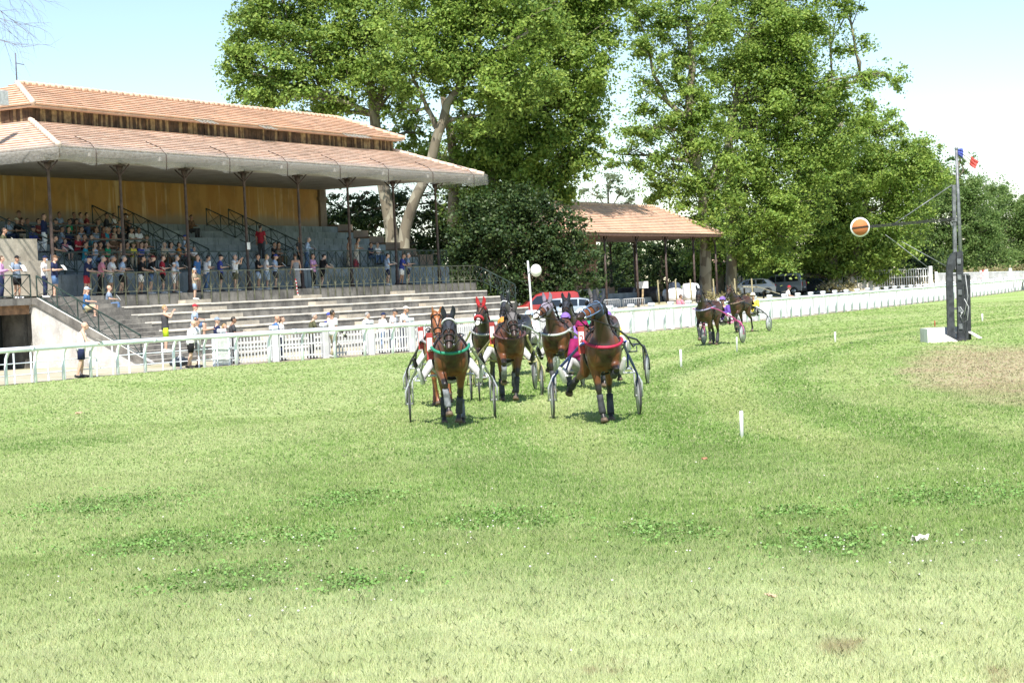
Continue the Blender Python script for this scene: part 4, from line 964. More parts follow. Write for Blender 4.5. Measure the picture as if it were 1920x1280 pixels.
P_silver = car_paint('paint_silver', (.25, .28, .32), .5); P_red = car_paint('paint_red', (.34, .028, .022)); P_dark = car_paint('paint_dark', (.014, .017, .022)); P_white = car_paint('paint_pale', (.42, .44, .48), .3)  # red, silver and pale paints darkened to carry tree shade in the colour
make_car('red panel van parked in the shade left of the silver estate car', 1020, 578, 112.5, 186, P_red, van, 1.1, panel, 4.36, 1.75, 'parked_van')
make_car('silver blue estate car parked in front of the dark bushes, right of the red van', 1086, 578, 111, -8, car_paint('paint_ice', (.36, .42, .48), .4), est, 1.0, ew, 4.45, 1.75)
make_car('pale silver hatchback parked facing left, with a dark lower tail, left of the silver van', 1408, 556, 156, 176, P_white, hatch, .98, hw_, 4.15, 1.72)
make_car('silver grey people carrier van with its rear doors turned to the track', 1462, 550, 160, 158, P_silver, van, 1.12, vw, 4.36, 1.8, 'parked_van')
make_car('black car with bright headlamps parked right of the silver van', 1528, 549, 163, -22, P_dark, est, 1.0, ew, 4.45, 1.8)

# ------------------------------------------------------------------ winning post with signal disc
pc = on_z(1797, 639); YP = pc.y
WP = empty('winning_post', V3(pc.x, pc.y, 0), 0, 'dark steel winning post with a long arm, on a white base inside the track', 'winning post')
def wp(px, py, dy=0.0): return at(px, py, YP+dy)-WP.location
MT_steel = M('dark_steel', (.055, .058, .065), .5, .3, 6, metal=.2); MT_steelL = M('grey_steel', (.20, .21, .22), .5, .25, 6, metal=.3)
mb = MB(); a, b = wp(1801, 636), wp(1798, 472); a.z = -.1; mb.beam(a, b, .19, .17); mb.beam(a+V3(-.08, -.10, 0), b+V3(-.08, -.10, 0), .03, .04); mb.beam(a+V3(.08, -.10, 0), b+V3(.08, -.10, 0), .03, .04); mb.build('mast', MT_steel, WP)
mb = MB(); mb.tube([wp(1802, 505, -.02), wp(1798, 400, -.02), wp(1793, 280, -.02)], [.065, .055, .045], 10); mb.ball(wp(1793, 279, -.02), .06); mb.build('flag_pole', MT_steelL, WP)
mb = MB(); mb.beam(wp(1791, 505, .12), wp(1788, 347, .12), .13, .10); mb.beam(wp(1782, 416, .12), wp(1790, 432, .12), .1, .05); mb.beam(wp(1784, 412, .06), wp(1797, 412, .06), .06, .12); mb.build('hinge_beam', MT_steelL, WP)
for k, (px_, py_) in enumerate(((1799, 520), (1800, 548), (1800, 580), (1801, 612), (1798, 490))):
    mb = MB(); a = wp(px_, py_, -.125); mb.box(a.x-.06, a.x+.06, a.y-.012, a.y, a.z-.08, a.z+.08)
    for dx in (-.035, .035):
        for dz in (-.05, .05): mb.ball((a.x+dx, a.y-.014, a.z+dz), .013, 6, 4)
    mb.build('bolt_plate', MT_steelL, WP)
# curved side board: quarter arc on top of a tall plank
mb = MB(); arc = [wp(1791, 472), wp(1783, 476), wp(1777, 487), wp(1774.5, 503), wp(1774, 520), wp(1775, 560), wp(1777, 634)]; inner = [wp(1791, 500), wp(1789, 502), wp(1787, 506), wp(1786, 512), wp(1786, 522), wp(1788, 560), wp(1790, 640)]
for k in range(len(arc)-1):
    for dy0, dy1 in ((-.07, .07),):
        q = [arc[k], inner[k], inner[k+1], arc[k+1]]; mb.add([p+V3(0, dy0, 0) for p in q]+[p+V3(0, dy1, 0) for p in q], [(0, 1, 2, 3), (7, 6, 5, 4), (0, 4, 5, 1), (1, 5, 6, 2), (2, 6, 7, 3), (3, 7, 4, 0)], False)
mb.build('side_board', MT_steel, WP)
for x0, x1, dy in ((1810, 1812, .15), (1816, 1817.5, .3)):
    mb = MB(); a, b = wp(x1, 634, dy), wp(x0-.5, 516, dy); a.z = -.05; mb.beam(a, b, .10, .10); mb.build('guard_post', MT_steel, WP)
mb = MB()
for y in (516, 579, 624): mb.beam(wp(1776, y, -.02), wp(1816, y-1.5, .2), .05, .06)
mb.build('cross_bars', MT_steelL, WP)
mb = MB()
for o_ in (-.018, .03): mb.beam(wp(1598, 428, -.12)+V3(0, 0, o_), wp(1790, 411, -.12)+V3(0, 0, o_), .03, .038)
mb.build('arm', M('arm_black', (.02, .02, .02), .5), WP)
mb = MB(); mb.tube([wp(1678, 419, -.1), wp(1785, 347, .1)], .017, 6); mb.build('stay', MT_steelL, WP)
for p0, p1 in (((1683, 457), (1742, 503)), ((1691, 453), (1774, 499)), ((1660, 440), (1683, 457))):
    mb = MB(); mb.tube([wp(*p0, .0), wp(*p1, .1)], .009, 5); mb.build('cable', M('cable_grey', (.30, .31, .33), .5), WP)
mb = MB(); mb.tube([wp(1808, 560, -.16), wp(1816, 575, -.16), wp(1814, 600, -.16), wp(1806, 604, -.16), wp(1801, 592, -.16), wp(1806, 583, -.16), wp(1800, 575, -.16)], .010, 5); mb.tube([wp(1810, 515, -.12), wp(1815, 555, -.14), wp(1808, 590, -.16)], .009, 5); mb.ball(wp(1803, 587, -.16), .03); mb.build('loose_cable', M('cable_pale', (.55, .55, .55), .5), WP)
dc = wp(1612.5, 426, -.16); mb = MB(); mb.mi = 0; mb.disc(dc, (0, 1, 0), .305, .03, 40); mb.mi = 1; mb.disc(dc+V3(0, -.018, 0), (0, 1, 0), .255, .02, 40)
dk = mb.build('signal_disc', [M('disc_white', (.82, .81, .78), .8, 0, spec=.1), M('disc_orange', (.50, .18, .075), .8, .0, 4, spec=.1)], WP)
mb = MB(); mb.beam(dc+V3(-.27, -.035, -.04), dc+V3(.27, -.035, .005), .012, .024); mb.beam(dc+V3(-.25, -.035, .0), dc+V3(.27, -.035, .04), .012, .012); mb.build('disc_bar', M('arm_black', (.02,)*3), dk)
bs = wp(1732, 641); mb = MB(); x0, x1 = wp(1733, 640).x, wp(1789, 640).x
mb.prism([(0, -.1), (0, .42), (.06, .44), (1.05, .44), (1.05, -.1)], lambda p, q: (x0, p-.5, q), lambda p, q: (x0+.06, p-.5, q))
mb.prism([(x0+.061, -.1), (x0+.061, .42), (x0+.45, .30), (x1-.02, .02), (x1-.02, -.1)], lambda p, q: (p, -.56, q), lambda p, q: (p, -.48, q))
mb.prism([(x0+.061, -.1), (x0+.061, .44), (x1+.3, .44), (x1+.3, -.1)], lambda p, q: (p, .47, q), lambda p, q: (p, .55, q)); mb.build('base', concrete('base_concrete', (.76, .75, .72), (.60, .58, .55), .45), WP)
mb = MB(); mb.box(x0+.062, x1+.3, -.45, .46, -.1, .06); mb.build('base_tray', M('tray_dark', (.05, .05, .05), .8), WP)
mb = MB(); mb.beam(wp(1818, 622, .2), wp(1839, 634, -.1), .16, .03); mb.build('slanted_board', M('base_white', (.8, .79, .77)), WP)
# tricolour flag
fl = empty('flag', WP.location+wp(1793, 281, -.02), 0, 'small blue, white and red flag drooping from the top of the winning post', 'flag')
mb = MB(); mb.smooth = True; n = 15; o0 = wp(1793, 281, -.02); A0, A1 = wp(1794, 280)-o0, wp(1836, 303)-o0; B0, B1 = wp(1794, 289)-o0, wp(1829, 317)-o0
vs = []
for i in range(n+1):
    t = i/n; w_ = V3(0, .07*math.sin(t*9), .02*math.sin(t*7))
    if t < .3: up_ = A0.lerp(V3(wp(1805, 279).x-o0.x, 0, wp(1805, 279).z-o0.z), t/.3)
    else: up_ = (wp(1805, 279)-o0).lerp(A1, (t-.3)/.7)
    lo_ = B0.lerp(B1, t)
    for j in range(4): vs.append(up_.lerp(lo_, j/3)+w_+V3(0, .02*math.sin(j*2+t*5), 0))
for i in range(n):
    mb.mi = min(2, int(i/n*3))
    for j in range(3): mb.add([vs[i*4+j], vs[(i+1)*4+j], vs[(i+1)*4+j+1], vs[i*4+j+1]], [(0, 1, 2, 3)], True)
o = mb.build('cloth', [M('flag_blue', (.08, .11, .40), .8), M('flag_white', (.8, .8, .8), .8), M('flag_red', (.62, .10, .09), .8)], fl); sdm = o.modifiers.new('thickness', 'SOLIDIFY'); sdm.thickness = .006

# ------------------------------------------------------------------ markers and yard things
def stake(name, label, cat, px, py, h, r, mat, group=None, lean=.02, p=None):
    q = p or on_z(px, py); o = empty(name, q, 0, label, cat, group); mb = MB(); mb.tube([V3(0, 0, -.1), V3(lean*h*.5, 0, h*.5), V3(lean*h, 0, h-.01), V3(lean*h, 0, h)], [r, r, r*.97, r*.6], 10); mb.build('stake', mat, o); return o
GM = 'white plastic marker stakes on the inside of the track'
MT_mark = M('marker_white', (.80, .80, .78), .5, .12, 9)
stake('marker_stake', 'nearest and tallest-looking white marker stake in the turf', 'marker', 1391, 820, .38, .028, MT_mark, GM)
stake('marker_stake', 'white marker stake right of the horse with the crimson collar', 'marker', 1277, 689, .48, .034, MT_mark, GM)
stake('marker_stake', 'white marker stake below the trailing horses, before the winning post', 'marker', 1566, 641, .34, .035, MT_mark, GM)
stake('marker_stake', 'white marker stake just right of the winning post', 'marker', 1842, 602, .32, .038, MT_mark, GM)
stake('marker_stake', 'thin greyish marker stake beneath the trailing pink sulky', 'marker', 1382, 660, .48, .028, M('marker_grey', (.55, .56, .52), .6), GM)
stake('red_stake', 'short red stake behind the white base of the winning post', 'stake', 1753, 613, .26, .022, M('stake_red', (.42, .06, .04), .6))
q = on_z(1846, 548); cs = empty('checkered_marker', q, 0, 'red and white checkered marker on a red pole by the far rail', 'marker')
mb = MB(); mb.tube([V3(0, 0, -.1), V3(0, 0, 2.2)], .06, 8); mb.build('pole', M('stake_red', (.42, .06, .04)), cs)
mb = MB(); s_ = .2
for i in range(4):
    for j in range(4):
        mb.mi = (i+j) % 2; mb.box(-.4+i*s_, -.4+(i+1)*s_, -.10, -.07, 1.35+j*s_, 1.35+(j+1)*s_)
mb.build('checker_board', [M('stake_red', (.42, .06, .04)), M('disc_white', (.82, .81, .78))], cs)
# leaning white pole with a round white loudspeaker
q = at(1001, 645, 82.8); q.z = .02; lp = empty('lamp_pole', q, 0, 'leaning white pole with a round white lamp behind the picket fence', 'lamp pole')
l_ = lambda px, py: at(px, py, 82.8)-q
mb = MB(); mb.tube([V3(0, 0, -.1), l_(998, 600), l_(993, 530), l_(989.5, 489)], [.055, .05, .045, .04], 10); mb.build('pole', MT_pvc2, lp)
mb = MB(); mb.ball(l_(1005, 507), (.25, .2, .28), 20, 14); g_ = mb.build('globe', M('globe_white', (.72, .71, .64), .4, .05), lp)
mb = MB(); mb.beam(l_(991, 512), l_(1000, 509), .05, .05); mb.beam(l_(991, 505), l_(998, 507), .03, .03); mb.beam(l_(989, 511)+V3(0, 0, -.05), l_(993, 511)+V3(0, 0, .05), .12, .05); mb.build('clamp', MT_steelL, lp)
def yard_pt(px, Y):
    c = at(px, 560, Y); u, v = uv_of(c); c.z = ground_h(u, v)+.01; return c
sg = empty('notice_sign', yard_pt(1203, 136), 0, 'blank white notice board on two wooden posts in the yard', 'sign')
g0 = sg.location; s_ = lambda px, py: at(px, py, 136)-g0
for x0, x1 in ((1197.5, 1197), (1206, 1205)):
    mb = MB(); a, b = s_(x1, 590), s_(x0-.5, 541); a.z = -.1; mb.tube([a, b], .07 if x0 > 1200 else .055, 8); mb.build('post', M('wood_post', (.42, .31, .17), .85, .3, 8), sg)
mb = MB(); a, b = s_(1193, 541), s_(1215, 528); mb.bbox(a.x, b.x, -.1, -.06, a.z, b.z+.03, .01); mb.build('panel', M('panel_white', (.82, .78, .76), .6), sg)
MT_stk = M('wood_stake', (.40, .35, .20), .85, .3, 8); GK = 'wooden stakes of the yard fence'
for px, Y, lb in ((1236, 137, 'wooden stake beside the right-hand black drum'), (1269, 137, 'wooden stake in front of the left white bale'), (1297, 138, 'wooden stake in front of the right white bale'), (1340, 139, 'wooden stake just right of the trailing horse head'), (1380, 141, 'wooden stake in front of the pale hatchback bonnet'), (1412, 142, 'wooden stake in front of the pale hatchback doors')):
    stake('wooden_stake', lb, 'stake', 0, 0, 1.75, .055, MT_stk, GK, -.03, yard_pt(px, Y))
def bale(label, px, Y, w_, h, seed, mat):
    root = empty('wrapped_bale', yard_pt(px, Y), R(12), label, 'bale', 'plastic wrapped bales in the yard'); tmp = MB(); n, m_ = 22, 12; tmp.ball((0, 0, h/2), (w_/2, w_/2.2, h/2), n, m_); rg = random.Random(seed); mb = MB(); mb.smooth = True
    vs = []
    for p in tmp.v:
        q = Vector((p[0]/(w_/2), p[1]/(w_/2.2), (p[2]-h/2)/(h/2))); l = max(abs(q.x), abs(q.y), abs(q.z)); k = (1/l)**.55*(1+rg.uniform(-.05, .05)); vs.append((q.x*k*w_/2, q.y*k*w_/2.2, max(0, h/2+q.z*k*h/2)))
    mb.add(vs, tmp.f, True); mb.build('wrap', mat, root)
MT_wrap = M('wrap_white', (.80, .80, .82), .35, .12, 4, bmp=.4); MT_wrap2 = M('wrap_grey', (.45, .46, .50), .4, .2, 4, bmp=.4)
bale('slumped white wrapped bale, left of the two by the shed', 1262, 141, 1.5, 1.0, 1, MT_wrap)
bale('tall lumpy white wrapped bale, right of the two by the shed', 1296, 142, 1.35, 1.35, 2, MT_wrap)
bale('greyish wrapped bale standing behind the slumped white one', 1266, 143.2, .95, 1.4, 3, MT_wrap2)
for px, lb in ((1176, 'black ribbed drum lying left of the white notice board'), (1220, 'black ribbed drum lying right of the white notice board')):
    root = empty('drum', yard_pt(px, 140), R(-20), lb, 'drum', 'black drums lying in the yard'); mb = MB(); pts = []; rr = []
    for k in range(13): pts.append(V3(-.62+1.24*k/12, 0, .58)); rr.append(.58 if k % 2 else .555)
    mb.tube(pts, rr, 28, cap=False); mb.build('drum_body', M('drum_black', (.055, .058, .062), .5, .3, 4), root)
    for s in (1, -1):
        mb = MB(); mb.disc((.58*s, 0, .58), (1, 0, 0), .55, .03, 28); mb.disc((.60*s, 0, .58), (1, 0, 0), .2, .03, 16); mb.build('drum_end', M('drum_grey', (.22, .22, .225), .6, .3, 4), root)
cb = empty('crowd_barrier', yard_pt(1165, 122), R(-3), 'galvanised crowd barrier standing in front of the black drums', 'barrier'); mb = MB()
for x0, x1 in ((-2.3, -.1), (.1, 1.5)):
    mb.tube([V3(x0, 0, .0), V3(x0, 0, 1.05), V3(x0+.06, 0, 1.1), V3(x1-.06, 0, 1.1), V3(x1, 0, 1.05), V3(x1, 0, 0)], .022, 6); mb.beam(V3(x0, 0, .2), V3(x1, 0, .2), .03, .03); k = x0+.12
    while k < x1-.05: mb.tube([V3(k, 0, .2), V3(k, 0, 1.1)], .011, 5); k += .13
mb.build('barrier_frame', M('galvanised', (.48, .49, .50), .4, .1, 6, metal=.5), cb)
wr = empty('wooden_ramp', yard_pt(1424, 145), R(0), 'low weathered plank ramp sloping down to the right in front of the silver van', 'ramp'); mb = MB()
z0 = wr.location.z; ra = lambda px, py, dy=0.0: at(px, py, 145+dy)-wr.location
mb.beam(ra(1392, 537), ra(1418, 538), .9, .09); 
for k in range(6): mb.beam(ra(1417, 536.5, k*.32-.8), ra(1462, 551, k*.32-.8), .30, .05, up=(.3, 0, 1))
mb.build('deck', M('ramp_wood', (.36, .34, .24), .85, .3, 6), wr); mb = MB()
for px, py in ((1396, 540), (1412, 541), (1432, 546)): a = ra(px, py); mb = MB(); mb.beam(V3(a.x, .2, -.1), V3(a.x, .2, a.z), .12, .12); mb.build('leg', M('ramp_dark', (.06, .055, .045), .9), wr)
# litter on the turf
for lb, px, py, s_, c in (('crumpled pale paper lying in the turf at the lower right', 1725, 1013, .09, (.75, .70, .62)), ('dry leaf lying in the turf left of the clover', 148, 776, .10, (.55, .38, .26)), ('dry brown leaf in the turf right of the nearest stake row', 1321, 863, .06, (.40, .20, .12)), ('curled pale leaf in the turf near the front right', 1445, 1121, .05, (.60, .42, .28))):
    q = on_z(px, py, .05); root = empty('litter' if 'paper' in lb else 'dry_leaf', q, random.uniform(0, 6), lb, 'litter' if 'paper' in lb else 'leaf'); rg = random.Random(px); mb = MB(); n = 5
    vs = [(s_*(i/n-.5)*1.4, s_*(j/n-.5), rg.uniform(-.25, .35)*s_+.02) for i in range(n+1) for j in range(n+1)]; mb.add(vs, [(i*(n+1)+j, (i+1)*(n+1)+j, (i+1)*(n+1)+j+1, i*(n+1)+j+1) for i in range(n) for j in range(n)], False)
    o = mb.build('sheet', M('litter_%d' % px, c, .8), root); sdm = o.modifiers.new('t', 'SOLIDIFY'); sdm.thickness = .003
# ------------------------------------------------------------------ bodies
def remesh(mb, voxel, smooth=4, fac=.5):
    me = mb.mesh('tmp'); o = bpy.data.objects.new('tmp', me); COL.objects.link(o)
    r = o.modifiers.new('r', 'REMESH'); r.mode = 'VOXEL'; r.voxel_size = voxel; r.use_smooth_shade = True
    s = o.modifiers.new('s', 'SMOOTH'); s.factor = fac; s.iterations = smooth
    bpy.context.view_layer.update()
    ev = o.evaluated_get(bpy.context.evaluated_depsgraph_get()); m2 = bpy.data.meshes.new_from_object(ev)
    bpy.data.objects.remove(o); bpy.data.meshes.remove(me)
    V_ = np.empty(len(m2.vertices)*3); m2.vertices.foreach_get('co', V_); V_ = V_.reshape(-1, 3)
    F_ = [tuple(p.vertices) for p in m2.polygons]; bpy.data.meshes.remove(m2)
    return V_, F_
def from_vf(V_, F_, extra=None):
    out = MB(); out.smooth = True; out.add([tuple(p) for p in V_], F_, True)
    if extra: 
        out.add(extra.v, extra.f, True)
    return out
def set_attr(me, name, vals):
    a = me.attributes.new(name, 'FLOAT', 'POINT'); a.data.foreach_set('value', np.asarray(vals, np.float32))

def skin_mat(name, c):
    m, nt, b, out = new_mat(name); a = nt.nodes.new('ShaderNodeAttribute'); a.attribute_name = 'reg'
    v = objco(nt); n = noise(nt, v, 9, 3)
    col = mixc(nt, ramp(nt, n, .35, .7), c, tuple(x*.86 for x in c))
    col = mixc(nt, ramp(nt, a.outputs['Fac'], .4, .9), col, (.03, .02, .018))
    col = mixc(nt, ramp(nt, a.outputs['Fac'], -.1, -.6), col, (.42, .15, .12))
    nt.links.new(col, b.inputs['Base Color']); b.inputs['Roughness'].default_value = .5
    return m
SKINS = [skin_mat('skin_fair', (.58, .36, .26)), skin_mat('skin_tan', (.46, .26, .17)), skin_mat('skin_brown', (.30, .16, .10))]
CL = {}
def cloth(name):
    cs = dict(dullwhite=(.50,.50,.51), white=(.80,.79,.78), offwhite=(.66,.62,.54), cream=(.62,.52,.40), black=(.016,.016,.018), navy=(.02,.028,.075), blue=(.06,.16,.36), royal=(.05,.07,.29), lightblue=(.40,.50,.66),
              greyblue=(.24,.30,.40), grey=(.30,.30,.31), darkgrey=(.06,.06,.065), red=(.38,.03,.045), darkred=(.17,.035,.035), pink=(.62,.24,.30), lilac=(.55,.30,.52), green=(.02,.28,.13),
              lime=(.55,.75,.04), olive=(.10,.10,.055), khaki=(.48,.44,.28), denim=(.10,.17,.31), paledenim=(.30,.40,.52), orange=(.60,.24,.05), yellow=(.66,.55,.08), brown=(.15,.085,.05),
              beige=(.46,.38,.28), teal=(.03,.26,.34), magenta=(.24,.014,.085), purple=(.12,.06,.30), violet=(.22,.13,.42), silver=(.55,.56,.58))
    if name not in CL: CL[name] = M('cloth_'+name, cs[name], .85, .12, 12, spec=.2, bmp=.3)
    return CL[name]
HAIR = dict(grey=M('hair_grey', (.36, .35, .34), .7), white=M('hair_white', (.62, .60, .57), .7), dark=M('hair_dark', (.025, .02, .016), .5), brown=M('hair_brown', (.09, .05, .03), .6), blond=M('hair_blond', (.42, .28, .13), .6))
MT_shoe = M('shoe_dark', (.03, .03, .032), .6); MT_shoeW = M('shoe_white', (.7, .7, .7), .6)


def pose(kind):
    J = dict(pel=V3(0, 0, .93), chest=V3(0, 0, 1.28), neck=V3(.0, 0, 1.47), head=V3(.03, 0, 1.64), yaw=0.0)
    for s, k in ((1, 'L'), (-1, 'R')):
        J['sh'+k] = V3(0, .185*s, 1.42); J['el'+k] = V3(-.03, .25*s, 1.14); J['wr'+k] = V3(.06, .27*s, .90)
        J['hip'+k] = V3(0, .09*s, .90); J['kn'+k] = V3(.02, .10*s, .50); J['an'+k] = V3(-.02, .105*s, .08); J['toe'+k] = V3(.15, .13*s, .035)
    def arms(eL, wL, eR=None, wR=None):
        J['elL'], J['wrL'] = V3(*eL), V3(*wL)
        J['elR'] = V3(*(eR or (eL[0], -eL[1], eL[2]))); J['wrR'] = V3(*(wR or (wL[0], -wL[1], wL[2])))
    if kind in ('rail', 'rail2'):
        for k in ('chest', 'neck', 'head', 'shL', 'shR'): J[k] = J[k]+V3(.07 if k != 'chest' else .04, 0, -.02)
        J['head'] = J['head']+V3(.05, 0, -.02)
        arms((.16, .30, 1.10), (.42, .14, 1.05)); J['anR'] = V3(-.14, -.1, .08); J['toeR'] = V3(.03, -.13, .035); J['knR'] = V3(-.03, -.1, .5)
        if kind == 'rail2': arms((.14, .29, 1.12), (.38, .20, 1.10), (-.02, -.27, 1.13), (.24, -.16, 1.16))
    elif kind == 'read':
        arms((.04, .27, 1.13), (.30, .12, 1.16)); J['head'] = J['head']+V3(.04, 0, -.015)
    elif kind == 'fold':
        arms((.08, .26, 1.14), (.20, -.06, 1.19), (.08, -.26, 1.13), (.19, .07, 1.16))
    elif kind == 'phone':
        arms((.20, .24, 1.30), (.33, .07, 1.52)); 
    elif kind == 'point':
        arms((.24, .24, 1.33), (.50, .20, 1.36), (.02, -.27, 1.13), (.22, -.14, 1.04))
    elif kind == 'camera':
        arms((.0, .27, 1.12), (.26, .10, 1.02), (-.02, -.27, 1.12), (.24, -.10, 1.06))
        J['knL'] = V3(.10, .1, .5); J['anL'] = V3(.10, .11, .08); J['toeL'] = V3(.27, .14, .035); J['knR'] = V3(-.02, -.1, .49); J['anR'] = V3(-.2, -.1, .1); J['toeR'] = V3(-.04, -.13, .035)
    elif kind == 'seat':
        d = V3(0, 0, -.45)
        for k in ('pel', 'chest', 'neck', 'head', 'shL', 'shR', 'hipL', 'hipR'): J[k] = J[k]+d
        for k in ('chest', 'neck', 'head', 'shL', 'shR'): J[k] = J[k]+V3(.06, 0, -.01)
        for s, k in ((1, 'L'), (-1, 'R')):
            J['kn'+k] = V3(.43, .15*s, .50); J['an'+k] = V3(.40, .13*s, .08); J['toe'+k] = V3(.58, .16*s, .035)
        arms((.10, .26, .72), (.33, .10, .70))
    elif kind == 'crouch':
        J.update(pel=V3(-.2, 0, .62), chest=V3(.1, 0, .88), neck=V3(.28, 0, .98), head=V3(.42, 0, 1.06))
        for s, k in ((1, 'L'), (-1, 'R')):
            J['sh'+k] = V3(.22, .18*s, .97); J['hip'+k] = V3(-.2, .09*s, .6); J['kn'+k] = V3(.15, .15*s, .45); J['an'+k] = V3(-.12, .13*s, .08); J['toe'+k] = V3(.06, .15*s, .035)
        arms((.36, .24, .78), (.56, .12, .82))
    elif kind == 'driver':
        J.update(pel=V3(-.05, 0, .86), chest=V3(-.13, 0, 1.19), neck=V3(-.11, 0, 1.37), head=V3(-.04, 0, 1.53))
        for s, k in ((1, 'L'), (-1, 'R')):
            J['sh'+k] = V3(-.11, .18*s, 1.32); J['hip'+k] = V3(-.03, .10*s, .84); J['kn'+k] = V3(.34, .33*s, 1.03); J['an'+k] = V3(.66, .50*s, .80); J['toe'+k] = V3(.76, .54*s, .93)
        arms((.08, .28, 1.10), (.36, .12, 1.12))
    return J
def hand(mb, wr, el, s, curl=.6):
    d = (wr-el).normalized(); side = d.cross(V3(0, 0, 1)); side = side.normalized() if side.length > .1 else V3(0, 1, 0); nrm = side.cross(d)
    p = wr+d*.045
    for i, (off, l) in enumerate(((-.03, .062), (-.011, .072), (.010, .068), (.029, .052))):
        a = wr+d*.085+side*off; b = a+d*l*.55-nrm*l*.28*curl; c = b+d*l*.28-nrm*l*.5*curl
        mb.tube([a-d*.02, a, b, c], [.011, .0105, .0095, .008], 5, cap='round')
    q = wr+d*.03+side*(.032*s); mb.tube([q, q+side*(.026*s)+d*.028, q+side*(.03*s)+d*.058-nrm*.012], [.013, .011, .009], 5, cap='round')
def make_body(kind, voxel=.021, helmet=False):
    J = pose(kind); mb = MB(); f = V3(1, 0, 0)
    pel, ch, nk, hd = J['pel'], J['chest'], J['neck'], J['head']
    up = (ch-pel).normalized(); fw = (f-up*f.dot(up)).normalized()
    mb.tube([pel-up*.09, pel, pel.lerp(ch, .45), ch, ch.lerp(nk, .65), nk-V3(0, 0, .01)], [(.09, .13), (.115, .165), (.10, .14), (.12, .17), (.10, .165), (.06, .07)], 14, cap='round', ref=fw)
    mb.tube([nk-up*.06, nk.lerp(hd, .55)], [.058, .054], 10, cap='round')
    mb.ball(hd+V3(-.012, 0, .025), (.098, .078, .105), 14, 10); mb.ball(hd+V3(.03, 0, -.055), (.066, .058, .062), 10, 8)
    mb.tube([hd+V3(.085, 0, .015), hd+V3(.112, 0, -.022)], [.013, .019], 6, cap='round')
    for s in (1, -1): mb.ball(hd+V3(-.015, .08*s, -.005), (.022, .012, .033), 6, 5); mb.tube([hd+V3(.085, .015*s, .03), hd+V3(.07, .05*s, .033)], .014, 5, cap='round')
    fing = MB()
    for s, k in ((1, 'L'), (-1, 'R')):
        sh, el, wr = J['sh'+k], J['el'+k], J['wr'+k]
        mb.tube([sh-V3(0, .05*s, .01), sh, sh.lerp(el, .35), el], [.055, .058, .052, .042], 9, cap='round')
        mb.tube([el, el.lerp(wr, .3), wr], [.041, .042, .028], 9, cap='round')
        d = (wr-el).normalized(); mb.tube([wr, wr+d*.05, wr+d*.09], [(.022, .03), (.019, .043), (.015, .04)], 8, cap='round', ref=d.cross(V3(0, s, 0.01)).normalized() if abs(d.y) < .95 else V3(0, 0, 1))
        hand(fing, wr, el, -s)
        hp, kn, an, toe = J['hip'+k], J['kn'+k], J['an'+k], J['toe'+k]
        mb.tube([hp, hp.lerp(kn, .3), kn], [.092, .088, .058], 10, cap='round')
        mb.tube([kn, kn.lerp(an, .3), an], [.057, .06, .036], 10, cap='round')
        mb.tube([an-(toe-an)*.25+V3(0, 0, -.02), toe], [.04, .035], 8, cap='round')
    V_, F_ = remesh(mb, voxel, 3)
    out = from_vf(V_, F_, fing); me = out.mesh('body')
    P_ = np.array(out.v)-np.array(hd); reg = np.zeros(len(P_))
    for s in (1, -1): reg[np.linalg.norm(P_-np.array([.082, .034*s, .012]), axis=1) < .021] = 1
    reg[(np.abs(P_[:, 1]) < .028) & (P_[:, 0] > .06) & (np.abs(P_[:, 2]+.062) < .011)] = -1
    set_attr(me, 'reg', reg)
    return J, me
def lerp3(a, b, t): return a+(b-a)*t
